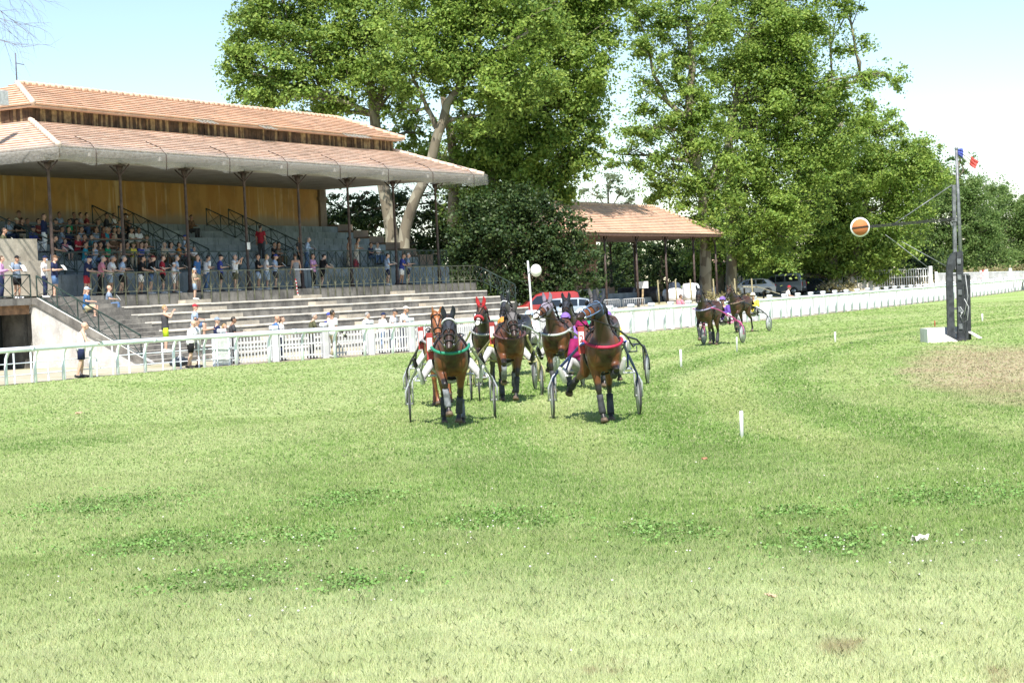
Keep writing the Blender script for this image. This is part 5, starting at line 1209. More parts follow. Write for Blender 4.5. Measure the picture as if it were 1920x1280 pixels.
def garments(J):
    G = {}; f = V3(1, 0, 0); pel, ch, nk = J['pel'], J['chest'], J['neck']; up = (ch-pel).normalized(); fw = (f-up*f.dot(up)).normalized()
    def top(sl, long_=-.10):
        mb = MB(); mb.tube([pel+up*long_, pel+up*.02, pel.lerp(ch, .45), ch, ch.lerp(nk, .62), nk-up*.035], [(.142, .19), (.142, .188), (.125, .165), (.142, .192), (.118, .19), (.068, .085)], 14, ref=fw)
        for k, s in (('L', 1), ('R', -1)):
            sh, el, wr = J['sh'+k], J['el'+k], J['wr'+k]
            if sl == 'short': mb.tube([sh-V3(0, .05*s, .015), sh+V3(0, 0, .004), sh.lerp(el, .35), sh.lerp(el, .72)], [.068, .075, .073, .074], 10)
            elif sl == 'long':
                mb.tube([sh-V3(0, .05*s, .015), sh+V3(0, 0, .004), sh.lerp(el, .4), el], [.068, .075, .068, .058], 10, cap='round'); mb.tube([el, el.lerp(wr, .4), el.lerp(wr, .95)], [.058, .056, .042], 10)
        return mb.mesh('shirt')
    G['tee'] = top('short'); G['tank'] = top('none'); G['long'] = top('long'); G['jacket'] = top('long', -.04)
    def legs(end):
        mb = MB(); mb.tube([pel+up*.06, pel-up*.02, pel-up*.10], [(.135, .18), (.138, .186), (.115, .165)], 14, cap='round', ref=fw)
        for k in 'LR':
            hp, kn, an = J['hip'+k], J['kn'+k], J['an'+k]
            if end == 'short': mb.tube([hp, hp.lerp(kn, .3), hp.lerp(kn, .86)], [.108, .108, .094], 10)
            else:
                mb.tube([hp, hp.lerp(kn, .3), kn], [.108, .104, .078], 10, cap='round'); mb.tube([kn, kn.lerp(an, .4), kn.lerp(an, .97)], [.076, .072, .06], 10)
        return mb.mesh('trousers')
    G['shorts'] = legs('short'); G['trousers'] = legs('long')
    mb = MB(); kn = (J['knL']+J['knR'])/2
    mb.tube([pel+up*.06, pel-up*.03, pel.lerp(kn, .5), pel.lerp(kn, 1.0)-V3(0, 0, .02)], [(.135, .175), (.15, .19), (.165, .20), (.18, .21)], 16, ref=fw); G['skirt'] = mb.mesh('skirt')
    mb = MB(); an = (J['anL']+J['anR'])/2
    mb.tube([nk-up*.05, ch, pel.lerp(ch, .4), pel-up*.03, pel.lerp(an, .5), pel.lerp(an, .95)], [(.07, .11), (.14, .18), (.12, .155), (.148, .185), (.17, .2), (.19, .23)], 16, ref=fw); G['dress'] = mb.mesh('dress')
    for k in 'LR':
        mb = MB(); an, toe = J['an'+k], J['toe'+k]; d = toe-an; mb.tube([an-d*.3+V3(0, 0, -.035), an+d*.3+V3(0, 0, -.025), toe+d*.12], [.047, .05, .036], 8, cap='round')
        mb.tube([an, an+V3(0, 0, -.04)], [.045, .05], 8); G['shoe'+k] = mb.mesh('shoe')
    hd = J['head']
    def part_ball(c, r, keep, n=16, m=12):
        tmp = MB(); tmp.ball(c, r, n, m); o = MB(); o.smooth = True; o.add(tmp.v, [q for q in tmp.f if keep(sum((Vector(tmp.v[i]) for i in q), Vector())/len(q)-Vector(c))], True); return o
    G['hair'] = part_ball(hd+V3(-.014, 0, .032), (.107, .088, .112), lambda p: p.z > .03 + .55*p.x or (p.x < -.03 and p.z > -.06)).mesh('hair')
    o = part_ball(hd+V3(-.02, 0, .02), (.112, .095, .12), lambda p: p.z > .04 + .6*p.x or p.x < -.02); o.tube([hd+V3(-.08, 0, .03), hd+V3(-.10, 0, -.1), hd+V3(-.10, 0, -.22)], [(.04, .085), (.035, .085), (.02, .06)], 10, ref=V3(1, 0, 0)); G['longhair'] = o.mesh('hair')
    o = part_ball(hd+V3(-.014, 0, .04), (.110, .092, .108), lambda p: p.z > .012)
    o.tube([hd+V3(.07, 0, .058), hd+V3(.16, 0, .045), hd+V3(.185, 0, .038)], [(.012, .078), (.010, .068), (.007, .04)], 10, ref=V3(0, 0, 1)); G['cap'] = o.mesh('cap')
    o = part_ball(hd+V3(-.012, 0, .05), (.112, .095, .112), lambda p: p.z > .0); o.tube([hd+V3(-.012, 0, .052), hd+V3(-.012, 0, .062)], [(.17, .155), (.165, .15)], 18, ref=V3(1, 0, 0)); G['hat'] = o.mesh('hat')
    o = part_ball(hd+V3(-.012, 0, .035), (.135, .118, .135), lambda p: p.z > .0 + .18*p.x or (p.x < .02 and p.z > -.055))
    o.tube([hd+V3(.075, 0, .072), hd+V3(.175, 0, .058)], [(.012, .085), (.008, .06)], 10, ref=V3(0, 0, 1)); G['helmet'] = o.mesh('helmet')
    o = MB(); o.tube([hd+V3(.085, -.07, .016), hd+V3(.098, -.03, .014), hd+V3(.104, 0, .018), hd+V3(.098, .03, .014), hd+V3(.085, .07, .016)], [(.006, .012), (.008, .02), (.006, .008), (.008, .02), (.006, .012)], 6, ref=V3(1, 0, 0)); G['glasses'] = o.mesh('sunglasses')
    o = MB(); o.tube([hd+V3(.055, 0, -.045), hd+V3(.10, 0, -.05)], [(.06, .066), (.035, .045)], 10, ref=V3(0, 0, 1)); G['mask'] = o.mesh('face_mask')
    return G
PROTO = {}
def proto(kind):
    if kind not in PROTO:
        J, me = make_body(kind); G = garments(J)
        me.materials.append(SKINS[0])
        for g in G.values(): g.materials.append(cloth('white'))
        PROTO[kind] = (J, me, G)
    return PROTO[kind]
def slot(o, mat):
    o.material_slots[0].link = 'OBJECT'; o.material_slots[0].material = mat
def person(label, p, facing, kind='stand', top=('tee', 'white'), bot=('shorts', 'black'), head=('hair', 'dark'), skin=0, sc=1.0, group=None, shoes='dark', fat=1.0, extra=()):
    J, me, G = proto(kind)
    o = bpy.data.objects.new('person', me); COL.objects.link(o); slot(o, SKINS[skin]); o.location = p; o.rotation_euler = (0, 0, facing)
    o.scale = (sc*fat, sc*fat, sc); tag(o, label, 'person', group)
    def part(g, mat, nm=None):
        c = bpy.data.objects.new(nm or g, G[g]); COL.objects.link(c); slot(c, mat); c.parent = o; return c
    if top: part(top[0], cloth(top[1]), 'dress' if top[0] == 'dress' else ('jacket' if top[0] == 'jacket' else 'shirt'))
    if bot: part(bot[0], cloth(bot[1]), bot[0])
    for k in 'LR': part('shoe'+k, MT_shoe if shoes == 'dark' else MT_shoeW, 'shoe')
    if head:
        for i in range(0, len(head), 2):
            h, c = head[i], head[i+1]
            part(h, HAIR[c] if h in ('hair', 'longhair') else cloth(c), dict(longhair='hair').get(h, h))
    for g, c in extra: part(g, cloth(c), g)
    return o
MT_paper = M('paper_sheet', (.82, .81, .78), .8, .08, 20)
_pm = {}
def paper_mesh(w_, h_):
    mb = MB(); n = 4
    for i in range(n):
        a, b = i/n, (i+1)/n; f = lambda t: .012*math.sin(t*3.1)
        mb.add([(f(a), -w_/2, h_*(a-.5)), (f(a), w_/2, h_*(a-.5)), (f(b), w_/2, h_*(b-.5)), (f(b), -w_/2, h_*(b-.5)), (f(a)+.004, -w_/2, h_*(a-.5)), (f(a)+.004, w_/2, h_*(a-.5)), (f(b)+.004, w_/2, h_*(b-.5)), (f(b)+.004, -w_/2, h_*(b-.5))],
               [(0, 1, 2, 3), (7, 6, 5, 4), (0, 4, 5, 1), (1, 5, 6, 2), (2, 6, 7, 3), (3, 7, 4, 0)], False)
    me = mb.mesh('paper'); me.materials.append(MT_paper); return me
PAPER = [paper_mesh(.22, .30), paper_mesh(.34, .26)]
def paper(per, kind, label, v=0, tilt=-35):
    J = proto(kind)[0]; p = (J['wrL']+J['wrR'])/2 + V3(.12, 0, .07)
    o = bpy.data.objects.new('paper', PAPER[v]); COL.objects.link(o)
    p = Vector((p.x*per.scale.x, p.y*per.scale.y, p.z*per.scale.z)); Rz = Matrix.Rotation(per.rotation_euler[2], 4, 'Z')
    o.location = per.location + Rz @ p; o.rotation_euler = (0, R(tilt), per.rotation_euler[2]); return tag(o, label, 'paper', 'race papers held by spectators')
# ------------------------------------------------------------------ spectators
FV_ = math.atan2(BV.y, BV.x)         # facing the track squarely
def on_stand(px, py, v, z):          # spot on the stand below a surveyed pixel, at depth v
    q = on_v(px, py, v); u, _ = uv_of(q); return W(u, v, z)
GP = 'spectators along the promenade railing'; GS = 'spectators on the upper seats'; GW = 'spectators behind the track fence'; GC = 'spectators on the walkway above the promenade'
def S(label, px, py, v, z, turn, *a, pap=None, **k):
    o = person(label, on_stand(px, py, v, z), FV_+R(turn), *a, **k)
    if pap: paper(o, a[0], pap[0], pap[1] if len(pap) > 1 else 0, pap[2] if len(pap) > 2 else -35)
    return o
F_ = 2.905
S('woman in lilac shirt holding a paper at the left edge of the view', 2, 520, .55, F_, 35, 'read', ('long', 'lilac'), ('trousers', 'navy'), ('longhair', 'brown'), group=GP, pap=('white paper held by the woman at the left edge',))
S('man in dark blue patterned shirt and black shorts on the left landing', 32, 530, .55, F_, -5, 'read', ('tee', 'greyblue'), ('shorts', 'black'), ('cap', 'black'), group=GP, shoes='white', skin=1, pap=('pale paper held by the man in black shorts on the landing',))
S('man in white shirt, navy trousers and face mask at the top of the steps', 84, 530, .3, F_, 30, 'read', ('tee', 'white'), ('trousers', 'navy'), ('cap', 'navy'), group=GP, shoes='white', extra=(('mask', 'lightblue'),), pap=('paper held by the masked man at the top of the steps',))
S('man in navy polo and denim shorts reading at the top of the left stairs', 104, 545, 1.0, F_-.02, 20, 'read', ('tee', 'navy'), ('shorts', 'denim'), ('cap', 'brown'), group=GP, pap=('large white paper held by the man in denim shorts on the stairs', 1))
rail = .10
L_ = [
 ('man in navy polo and red shorts leaning on the first rail post', 163, .10, 'rail', ('tee', 'navy'), ('shorts', 'red'), ('cap', 'navy'), 0, 0, 1.0, 20),
 ('man in pink polo with grey hair leaning on the rail', 189, .08, 'rail', ('tee', 'pink'), ('trousers', 'black'), ('hair', 'grey'), 0, 1, 1.05, 35),
 ('big man in white polo and pale denim shorts at the rail', 207, .0, 'rail', ('tee', 'white'), ('shorts', 'paledenim'), ('hair', 'grey'), 1, 0, 1.18, 30),
 ('grey-haired man in pale blue shirt and black shorts with paper', 228, .08, 'rail2', ('tee', 'lightblue'), ('shorts', 'black'), ('hair', 'grey'), 0, 1, 1.05, 40),
 ('man in black tee, white shorts and sunglasses at the rail', 264, .08, 'rail', ('tee', 'black'), ('shorts', 'white'), ('hair', 'dark', 'glasses', 'black'), 1, 1, 1.05, 30),
 ('man in black tee and dark red cap with denim shorts at the rail', 283, .08, 'rail', ('tee', 'black'), ('shorts', 'denim'), ('cap', 'darkred'), 0, 1, 1.0, 45),
 ('youth in red polo and black shorts reading at the rail', 305, .0, 'read', ('tee', 'red'), ('shorts', 'black'), ('hair', 'brown'), 0, 1, .95, 35),
 ('grey-haired man in light blue tee behind the child in white', 331, -.28, 'read', ('tee', 'lightblue'), ('shorts', 'grey'), ('hair', 'grey'), 0, 1, 1.0, 45),
 ('man in blue tee and khaki shorts beside the third column', 371, -.1, 'stand', ('tee', 'blue'), ('shorts', 'khaki'), ('hair', 'brown'), 0, 0, 1.0, 10),
 ('man in white shirt and jeans leaning back at the rail', 387, .0, 'rail2', ('tee', 'white'), ('trousers', 'denim'), ('hair', 'dark'), 1, 0, 1.05, 70),
 ('man in blue and white striped top, black shorts and dark cap', 413, .0, 'read', ('tee', 'royal'), ('shorts', 'black'), ('cap', 'black'), 0, 1, 1.0, 40),
 ('grey-haired man in white shirt and olive shorts raising binoculars', 441, .05, 'phone', ('tee', 'white'), ('shorts', 'olive'), ('hair', 'grey'), 0, 0, 1.05, 15),
 ('man in black tee and pale blue shorts, hand at his mouth', 484, .0, 'fold', ('tee', 'black'), ('shorts', 'lightblue'), ('hair', 'dark'), 1, 0, 1.0, 25),
 ('blonde woman in white tee and denim skirt reading', 500, .06, 'read', ('tee', 'white'), ('skirt', 'paledenim'), ('longhair', 'blond'), 0, 1, .95, 40),
 ('man in light blue shirt and dark shorts with blue cap', 516, -.1, 'read', ('tee', 'lightblue'), ('shorts', 'darkgrey'), ('cap', 'royal'), 0, 1, 1.05, 30),
 ('woman in black and white patterned dress seen from behind', 555, .0, 'stand', ('dress', 'grey'), None, ('hair', 'brown'), 1, 0, 1.0, 150),
 ('woman in lilac tee and black trousers at the white aisle bar', 587, .0, 'fold', ('tee', 'lilac'), ('trousers', 'black'), ('hair', 'dark'), 1, 0, 1.0, 10),
 ('man in black polo and black shorts bending over white papers', 604, .05, 'rail', ('tee', 'black'), ('shorts', 'black'), ('hair', 'dark'), 0, 1, 1.05, 60),
 ('man in pale tee and navy shorts with paper near the right end', 726, .0, 'read', ('tee', 'lightblue'), ('shorts', 'navy'), ('hair', 'dark'), 0, 1, 1.0, 50),
 ('man in royal blue polo and white shorts near the end column', 753, -.05, 'rail', ('tee', 'royal'), ('shorts', 'white'), ('hair', 'brown'), 1, 0, 1.05, 20),
 ('white-haired man in grey blue tee and dark shorts, rightmost at the railing', 765, .0, 'read', ('tee', 'greyblue'), ('shorts', 'navy'), ('hair', 'white'), 0, 1, 1.0, 30),
]
for lb, px, v, kd, tp, bt, hd, sk, pp, fat, turn in L_:
    o = S(lb, px, 520-(px-160)*.03, v, F_, turn, kd, tp, bt, hd, skin=sk, fat=fat, group=GP, shoes=random.choice(('dark', 'dark', 'white')))
    if pp: paper(o, kd, 'white paper held by the '+lb.split(' in ')[0]+' in '+' '.join(lb.split(' in ')[1].split()[:3]), random.randint(0, 1), random.choice((-20, -45, -60)))
S('child in white shirt and white cap reading at the rail', 326, 530, .1, F_, 30, 'read', ('tee', 'white'), ('shorts', 'white'), ('cap', 'white'), sc=.80, group=GP)
S('blonde girl in cap and denim shorts standing on a step block', 365, 540, .75, 2.56, 25, 'fold', ('tee', 'beige'), ('shorts', 'paledenim'), ('longhair', 'blond', 'cap', 'lightblue'), sc=.82, group=GP, shoes='white')
S('man in blue polo and white cap sitting on the left steps', 160, 560, 2.3, 1.95, 25, 'seat', ('tee', 'blue'), ('shorts', 'khaki'), ('cap', 'lightblue'), group=GP)
S('bald man in grey blue check shirt and jeans sitting on the bleachers', 203, 580, 1.12, 2.02, 35, 'seat', ('tee', 'greyblue'), ('trousers', 'denim'), None, group=GP, pap=('white paper in the lap of the man sitting in jeans',))
WK = 3.91
for lb, px, v, z, kd, tp, bt, hd, sk, turn, pp in [
 ('man in violet blue shirt and jeans reading on the walkway', 575, -1.85, WK, 'rail2', ('long', 'lightblue'), ('trousers', 'denim'), ('hair', 'grey'), 0, 35, 1),
 ('dark dressed man half hidden by the fifth column', 562, -1.9, WK, 'stand', ('tee', 'darkgrey'), ('trousers', 'black'), ('hair', 'grey'), 1, 10, 0),
 ('woman in long cream dress behind the sixth column', 655, -2.0, WK, 'stand', ('dress', 'cream'), None, ('hair', 'dark'), 2, 20, 0),
 ('dark-haired woman in white beige dress pointing on the walkway', 668, -1.85, WK, 'rail2', ('dress', 'offwhite'), None, ('longhair', 'dark'), 1, 45, 0),
 ('man in red tee standing beside the aisle rail', 490, -3.1, 4.55, 'stand', ('tee', 'red'), ('trousers', 'darkgrey'), ('hair', 'dark'), 1, 100, 0),
 ('man in black with white shorts behind the first column', 97, -1.8, WK, 'rail', ('tee', 'black'), ('shorts', 'white'), ('hair', 'dark'), 1, 35, 1),
 ('man in brown tee and jeans standing high at the left edge', 6, -2.2, WK+.3, 'read', ('tee', 'olive'), ('trousers', 'denim'), ('hair', 'brown'), 1, 35, 1),
 ('man in navy sweater and white trousers standing left of the first column', 83, -3.9, 4.98, 'fold', ('long', 'navy'), ('trousers', 'white'), ('hair', 'brown'), 1, 30, 0)]:
    o = S(lb, px, 470 if px > 200 else 440, v, z, turn, kd, tp, bt, hd, skin=sk, group=GC)
    if pp: paper(o, kd, 'white paper of the '+lb.split(' in ')[0]+' in '+' '.join(lb.split(' in ')[1].split()[:3]), 0, -40)
def row(i): return -2.5-1.12*i, 4.55+.425*i          # front edge and height of seat row i
# seated on row i: feet on the row below
seats = [
 (694, 485, -.2, 'man in navy polo and jeans sitting near the sixth column', ('tee', 'navy'), ('trousers', 'denim'), ('hair', 'dark'), 1),
 (707, 487, -.2, 'man in white shirt and jeans sitting beside the man in navy', ('tee', 'white'), ('trousers', 'denim'), ('hair', 'grey'), 0),
 (512, 458, .5, 'man in black sitting right of the man in red', ('tee', 'black'), ('trousers', 'brown'), ('hair', 'dark'), 1),
 (520, 462, .5, 'woman in brown sitting right of the man in black', ('tee', 'brown'), ('trousers', 'olive'), ('longhair', 'dark'), 1),
 (356, 405, 4, 'lone dark figure sitting high against the back wall', ('long', 'brown'), ('trousers', 'darkgrey'), ('hair', 'dark'), 2),
 (333, 470, .2, 'man in orange tee sitting behind the rail', ('tee', 'orange'), ('trousers', 'darkgrey'), ('hair', 'dark'), 1),
 (349, 470, .2, 'woman in pale pink sitting beside the man in orange', ('tank', 'pink'), ('trousers', 'olive'), ('hair', 'brown'), 0),
 (362, 468, .4, 'child in white shirt sitting left of the third column', ('tee', 'white'), ('shorts', 'white'), ('hair', 'brown'), 0),
 (344, 452, 1, 'person in light blue sitting one row above the orange tee', ('tee', 'lightblue'), ('trousers', 'denim'), ('cap', 'royal'), 1),
 (307, 482, -.2, 'old woman in beige sitting behind the red polo', ('long', 'beige'), ('trousers', 'brown'), ('longhair', 'white'), 0),
 (320, 490, -.3, 'woman in pale grey sitting beside the old woman', ('tee', 'grey'), ('trousers', 'darkgrey'), ('longhair', 'dark'), 0),
 (263, 462, .5, 'man in blue and white sitting behind white papers', ('tee', 'royal'), ('shorts', 'grey'), ('hair', 'dark'), 0),
 (258, 440, 1.6, 'man in bright white polo sitting right of the second column', ('tee', 'white'), ('shorts', 'brown'), ('hair', 'dark'), 2),
 (244, 440, 1.6, 'man in off-white shirt sitting beside the white polo', ('tee', 'offwhite'), ('shorts', 'olive'), ('cap', 'darkgrey'), 1),
 (225, 482, -.2, 'woman in pale top sitting behind the grey-haired man', ('tank', 'beige'), ('trousers', 'darkgrey'), ('hair', 'brown'), 1),
 (248, 478, 0, 'man in yellow top sitting behind the black tees', ('tee', 'yellow'), ('trousers', 'brown'), ('cap', 'olive'), 1),
 (238, 492, -.3, 'person in khaki sitting low behind the rail', ('tee', 'olive'), ('trousers', 'beige'), ('hair', 'dark'), 1),
 (178, 440, 1.6, 'man in pale grey shirt sitting above the pink polo', ('tee', 'greyblue'), ('trousers', 'darkgrey'), ('hair', 'dark'), 1),
 (192, 438, 1.6, 'man in dark red shirt sitting in the shaded rows', ('tee', 'darkred'), ('trousers', 'beige'), ('hair', 'brown'), 2),
 (202, 441, 1.6, 'woman in dark red beside the man in dark red', ('tee', 'darkred'), ('shorts', 'khaki'), ('longhair', 'brown'), 1),
 (210, 445, 1.4, 'person in brown top sitting left of the second column', ('tee', 'brown'), ('shorts', 'beige'), ('hair', 'dark'), 1),
 (220, 442, 1.6, 'person in black with yellow bag left of the second column', ('tee', 'black'), ('trousers', 'darkgrey'), ('longhair', 'dark'), 1),
 (168, 452, 1, 'person in teal tee sitting in the shaded rows', ('tee', 'teal'), ('shorts', 'paledenim'), ('hair', 'brown'), 0),
 (144, 456, 1, 'person in bright red top sitting above the lower aisle', ('tee', 'red'), ('trousers', 'darkgrey'), ('hair', 'brown'), 0),
 (155, 448, 1.4, 'person in dark red top behind the bright red one', ('tee', 'darkred'), ('trousers', 'brown'), ('hair', 'brown'), 1),
 (126, 436, 1.8, 'man in navy sitting right of the first column', ('long', 'navy'), ('trousers', 'darkgrey'), ('hair', 'dark'), 1),
 (113, 438, 1.8, 'person in grey blue leaning right of the first column', ('tee', 'greyblue'), ('trousers', 'navy'), ('hair', 'dark'), 2),
 (109, 408, 3.6, 'man in teal grey tee sitting high by the first column', ('tee', 'greyblue'), ('trousers', 'grey'), ('hair', 'dark'), 2),
 (127, 410, 3.4, 'person in green top sitting high in the stand', ('tee', 'green'), ('shorts', 'darkgrey'), ('hair', 'dark'), 2),
 (136, 397, 4.4, 'man in dark jacket sitting in the top row', ('long', 'darkgrey'), ('trousers', 'black'), ('hair', 'dark'), 2),
 (148, 400, 4.2, 'man in pale grey shirt sitting in the top row', ('tee', 'grey'), ('trousers', 'denim'), ('hair', 'dark'), 1),
 (160, 410, 3.6, 'person in red brown top sitting below the top row', ('tee', 'darkred'), ('trousers', 'brown'), ('hair', 'dark'), 1),
 (197, 410, 3.6, 'person in charcoal sitting beside the white shirt high up', ('long', 'darkgrey'), ('trousers', 'grey'), ('hair', 'dark'), 2),
 (211, 412, 3.6, 'man in white shirt sitting high left of the second column', ('tee', 'white'), ('trousers', 'grey'), ('hair', 'brown'), 1),
 (222, 414, 3.4, 'person in teal tee sitting high left of the second column', ('tee', 'teal'), ('trousers', 'darkgrey'), ('hair', 'brown'), 1),
 (233, 408, 3.6, 'man in dark brown sitting right of the second column', ('long', 'brown'), ('trousers', 'brown'), ('cap', 'black', 'mask', 'white'), 2),
 (28, 418, 3.2, 'man in black with a straw hat sitting far left', ('tee', 'black'), ('trousers', 'beige'), ('hat', 'khaki'), 1),
 (38, 418, 3.2, 'man in black sitting right of the straw hat', ('tee', 'black'), ('trousers', 'grey'), ('hair', 'dark'), 1),
 (49, 414, 3.4, 'man in charcoal tee sitting third from the left', ('tee', 'darkgrey'), ('trousers', 'brown'), ('hair', 'dark'), 2),
 (33, 404, 4.2, 'person in brown with a wide brown hat in the top row', ('tee', 'brown'), ('trousers', 'darkgrey'), ('hat', 'brown'), 2),
 (14, 420, 3.2, 'person in blue and white check sitting at the far left', ('tee', 'lightblue'), ('trousers', 'navy'), ('hair', 'dark'), 1),
 (60, 440, 2.2, 'man in royal blue jacket and white trousers sitting', ('long', 'royal'), ('trousers', 'white'), ('cap', 'navy'), 1),
 (186, 470, .4, 'person in red shorts sitting just above the walkway', ('tee', 'brown'), ('shorts', 'red'), ('hair', 'brown'), 1),
 (158, 478, .3, 'person in pale denim sitting just above the walkway', ('tee', 'teal'), ('trousers', 'paledenim'), ('hair', 'dark'), 1)] + [(70, 430, 2.6, 'person in maroon top sitting right of the royal blue jacket', ('tee', 'darkred'), ('trousers', 'brown'), ('hair', 'dark'), 1), (102, 426, 2.6, 'person in slate grey sitting behind the first column', ('tee', 'darkgrey'), ('trousers', 'grey'), ('cap', 'darkgrey'), 1), (140, 425, 2.6, 'person in dusty brown sitting above the navy man', ('tee', 'brown'), ('trousers', 'olive'), ('longhair', 'dark'), 2), (150, 432, 2.2, 'person in dull grey blue sitting left of the dark red pair', ('tee', 'greyblue'), ('shorts', 'beige'), ('hair', 'brown'), 1), (183, 425, 2.8, 'woman in charcoal sitting above the dark red shirt', ('tank', 'darkgrey'), ('trousers', 'brown'), ('longhair', 'brown'), 1), (197, 430, 2.4, 'man in dull teal sitting behind the dark red pair', ('tee', 'teal'), ('trousers', 'darkgrey'), ('hair', 'grey'), 1), (212, 432, 2.4, 'person in beige top sitting below the white shirt high up', ('tee', 'beige'), ('trousers', 'brown'), ('hair', 'dark'), 1), (240, 425, 2.6, 'person in black jacket sitting right below the black cap', ('long', 'black'), ('trousers', 'darkgrey'), ('hair', 'dark'), 2), (272, 445, 1.4, 'person in dim olive sitting right of the bright white polo', ('tee', 'olive'), ('trousers', 'olive'), ('cap', 'olive'), 1), (176, 478, 0.2, 'woman in pale blue sitting above the pink polo, lowest row', ('tank', 'lightblue'), ('trousers', 'denim'), ('longhair', 'brown'), 0), (200, 482, -0.1, 'person in dark green sitting low between the white and grey polo', ('tee', 'green'), ('trousers', 'brown'), ('hair', 'grey'), 1), (272, 484, -0.2, 'person in charcoal and white sitting low behind the black tees', ('tee', 'grey'), ('trousers', 'black'), ('hair', 'dark'), 0), (120, 455, 1.2, 'child in pale red sitting on the second row by the first column', ('tee', 'pink'), ('shorts', 'darkgrey'), ('hair', 'brown'), 0)]
for k, (px, py, r_, lb, tp, bt, hd, sk) in enumerate(seats):
    i = max(0, round(r_)); vf, zt = row(i); zf = zt-.43
    o = S(lb, px, py, vf-.02, zf, random.uniform(-5, 40), 'seat', tp, bt, hd, skin=sk, group=GS, sc=.8 if 'child' in lb else .97)
paper(o, 'seat', 'pale paper held by the child in pale red on the second row')
# at the fence
def Fp(label, px, v_off, turn, *a, h=0.0, py=640, pap=None, **k):
    # stands v_off metres behind the running rail on the line of sight of px
    lo, hi = 40.0, 190.0
    for _ in range(60):
        Y = (lo+hi)/2; q = at(px, py, Y); u, v = uv_of(q)
        if fence_v(u)-v > v_off: hi = Y
        else: lo = Y
    q = at(px, py, Y); u, v = uv_of(q); q.z = ground_h(u, v)+.02+h
    o = person(label, q, FV_+R(turn), *a, **k)
    if pap: paper(o, a[0], pap, 1, -60)
    return o
Fp('bald bearded man in white tank top and navy striped shorts at the rail', 151, .45, 45, 'rail', ('tank', 'white'), ('shorts', 'navy'), None, group=GW, skin=0, sc=1.08, fat=1.08, pap='pale paper held by the man in the white tank top')
Fp('blonde woman in grey tank top and lime shorts photographing from a low plinth', 311, 4.2, 45, 'phone', ('tank', 'darkgrey'), ('shorts', 'lime'), ('hair', 'blond'), group=GW, h=.55, shoes='white', skin=0)
Fp('bald man in white polo and black shorts at the rail', 357, .5, 50, 'rail', ('tee', 'white'), ('shorts', 'black'), None, group=GW, fat=1.1)
Fp('man in white tee and grey shorts pointing over the rail', 370, .75, 35, 'point', ('tee', 'white'), ('shorts', 'grey'), ('hair', 'dark', 'glasses', 'black'), group=GW, skin=1)
Fp('boy in red cap and pale shirt sitting on the bleachers', 365, 6.5, 30, 'seat', ('tee', 'lightblue'), ('shorts', 'denim'), ('cap', 'red'), group=GW, h=1.0)
Fp('man in navy jacket and grey cap beside the grey board', 408, 1.6, 50, 'stand', ('long', 'navy'), ('trousers', 'navy'), ('cap', 'greyblue'), group=GW)
Fp('blonde child beside the navy jacket', 421, 1.6, 25, 'stand', ('tee', 'pink'), ('shorts', 'denim'), ('longhair', 'blond'), sc=.86, group=GW)
Fp('dark-haired man in charcoal tee spreading a newspaper on the fence', 437, 1.7, 45, 'read', ('tee', 'darkgrey'), ('trousers', 'darkgrey'), ('hair', 'dark', 'glasses', 'black'), group=GW, skin=2, pap='newspaper spread on the fence by the man in charcoal')
Fp('bald man in bright blue tee at the picket fence', 515, 1.5, 35, 'rail', ('tee', 'blue'), ('trousers', 'navy'), None, group=GW, skin=1)
Fp('brown-haired woman in white top and dark jeans at the picket fence', 528, 1.6, 30, 'read', ('tee', 'white'), ('trousers', 'navy'), ('longhair', 'brown'), group=GW, sc=.96)
Fp('man with streaked hair and dark green top leaning on the pickets', 585, 1.5, 40, 'rail', ('tee', 'olive'), ('trousers', 'darkgrey'), ('hair', 'grey'), group=GW)
Fp('man in blue tee and blue cap behind the photographer', 613, 1.6, 40, 'rail', ('tee', 'royal'), ('trousers', 'denim'), ('cap', 'royal'), group=GW)
ph = Fp('photographer in white tee and beige trousers between rail and pickets', 625, .45, 70, 'camera', ('tee', 'white'), ('trousers', 'beige'), ('hair', 'dark'), group=GW, shoes='white', skin=2, sc=1.03)
Fp('grey-haired person in white bending over the pickets', 685, 1.5, 45, 'rail', ('tee', 'white'), ('trousers', 'white'), ('hair', 'grey'), group=GW, sc=.96)
Fp('youth in navy cap, white tee and jeans at the pickets', 716, 1.5, 60, 'rail', ('tee', 'white'), ('trousers', 'denim'), ('cap', 'navy'), group=GW, sc=.93)
Fp('man in white shirt with dark cap and sunglasses at the pickets', 737, 1.5, 10, 'rail', ('tee', 'white'), ('trousers', 'navy'), ('cap', 'darkgrey', 'glasses', 'black'), group=GW, skin=1)
Fp('man in white shirt and pale cap, rightmost leaning on the pickets', 757, 1.5, 15, 'rail', ('tee', 'white'), ('trousers', 'navy'), ('cap', 'offwhite', 'glasses', 'black'), group=GW, skin=1, fat=1.1, sc=1.05)
Fp('person in dark red and pink crouching behind the pickets by the white bales', 1276, 2.0, 60, 'rail', ('tee', 'pink'), ('trousers', 'grey'), ('hair', 'brown'), group=GW, skin=1, sc=.95)
Fp('person in white with a red hat behind the fence near the silver van', 1480, 4.0, 20, 'rail', ('tee', 'white'), ('trousers', 'white'), ('hat', 'red'), group=GW)
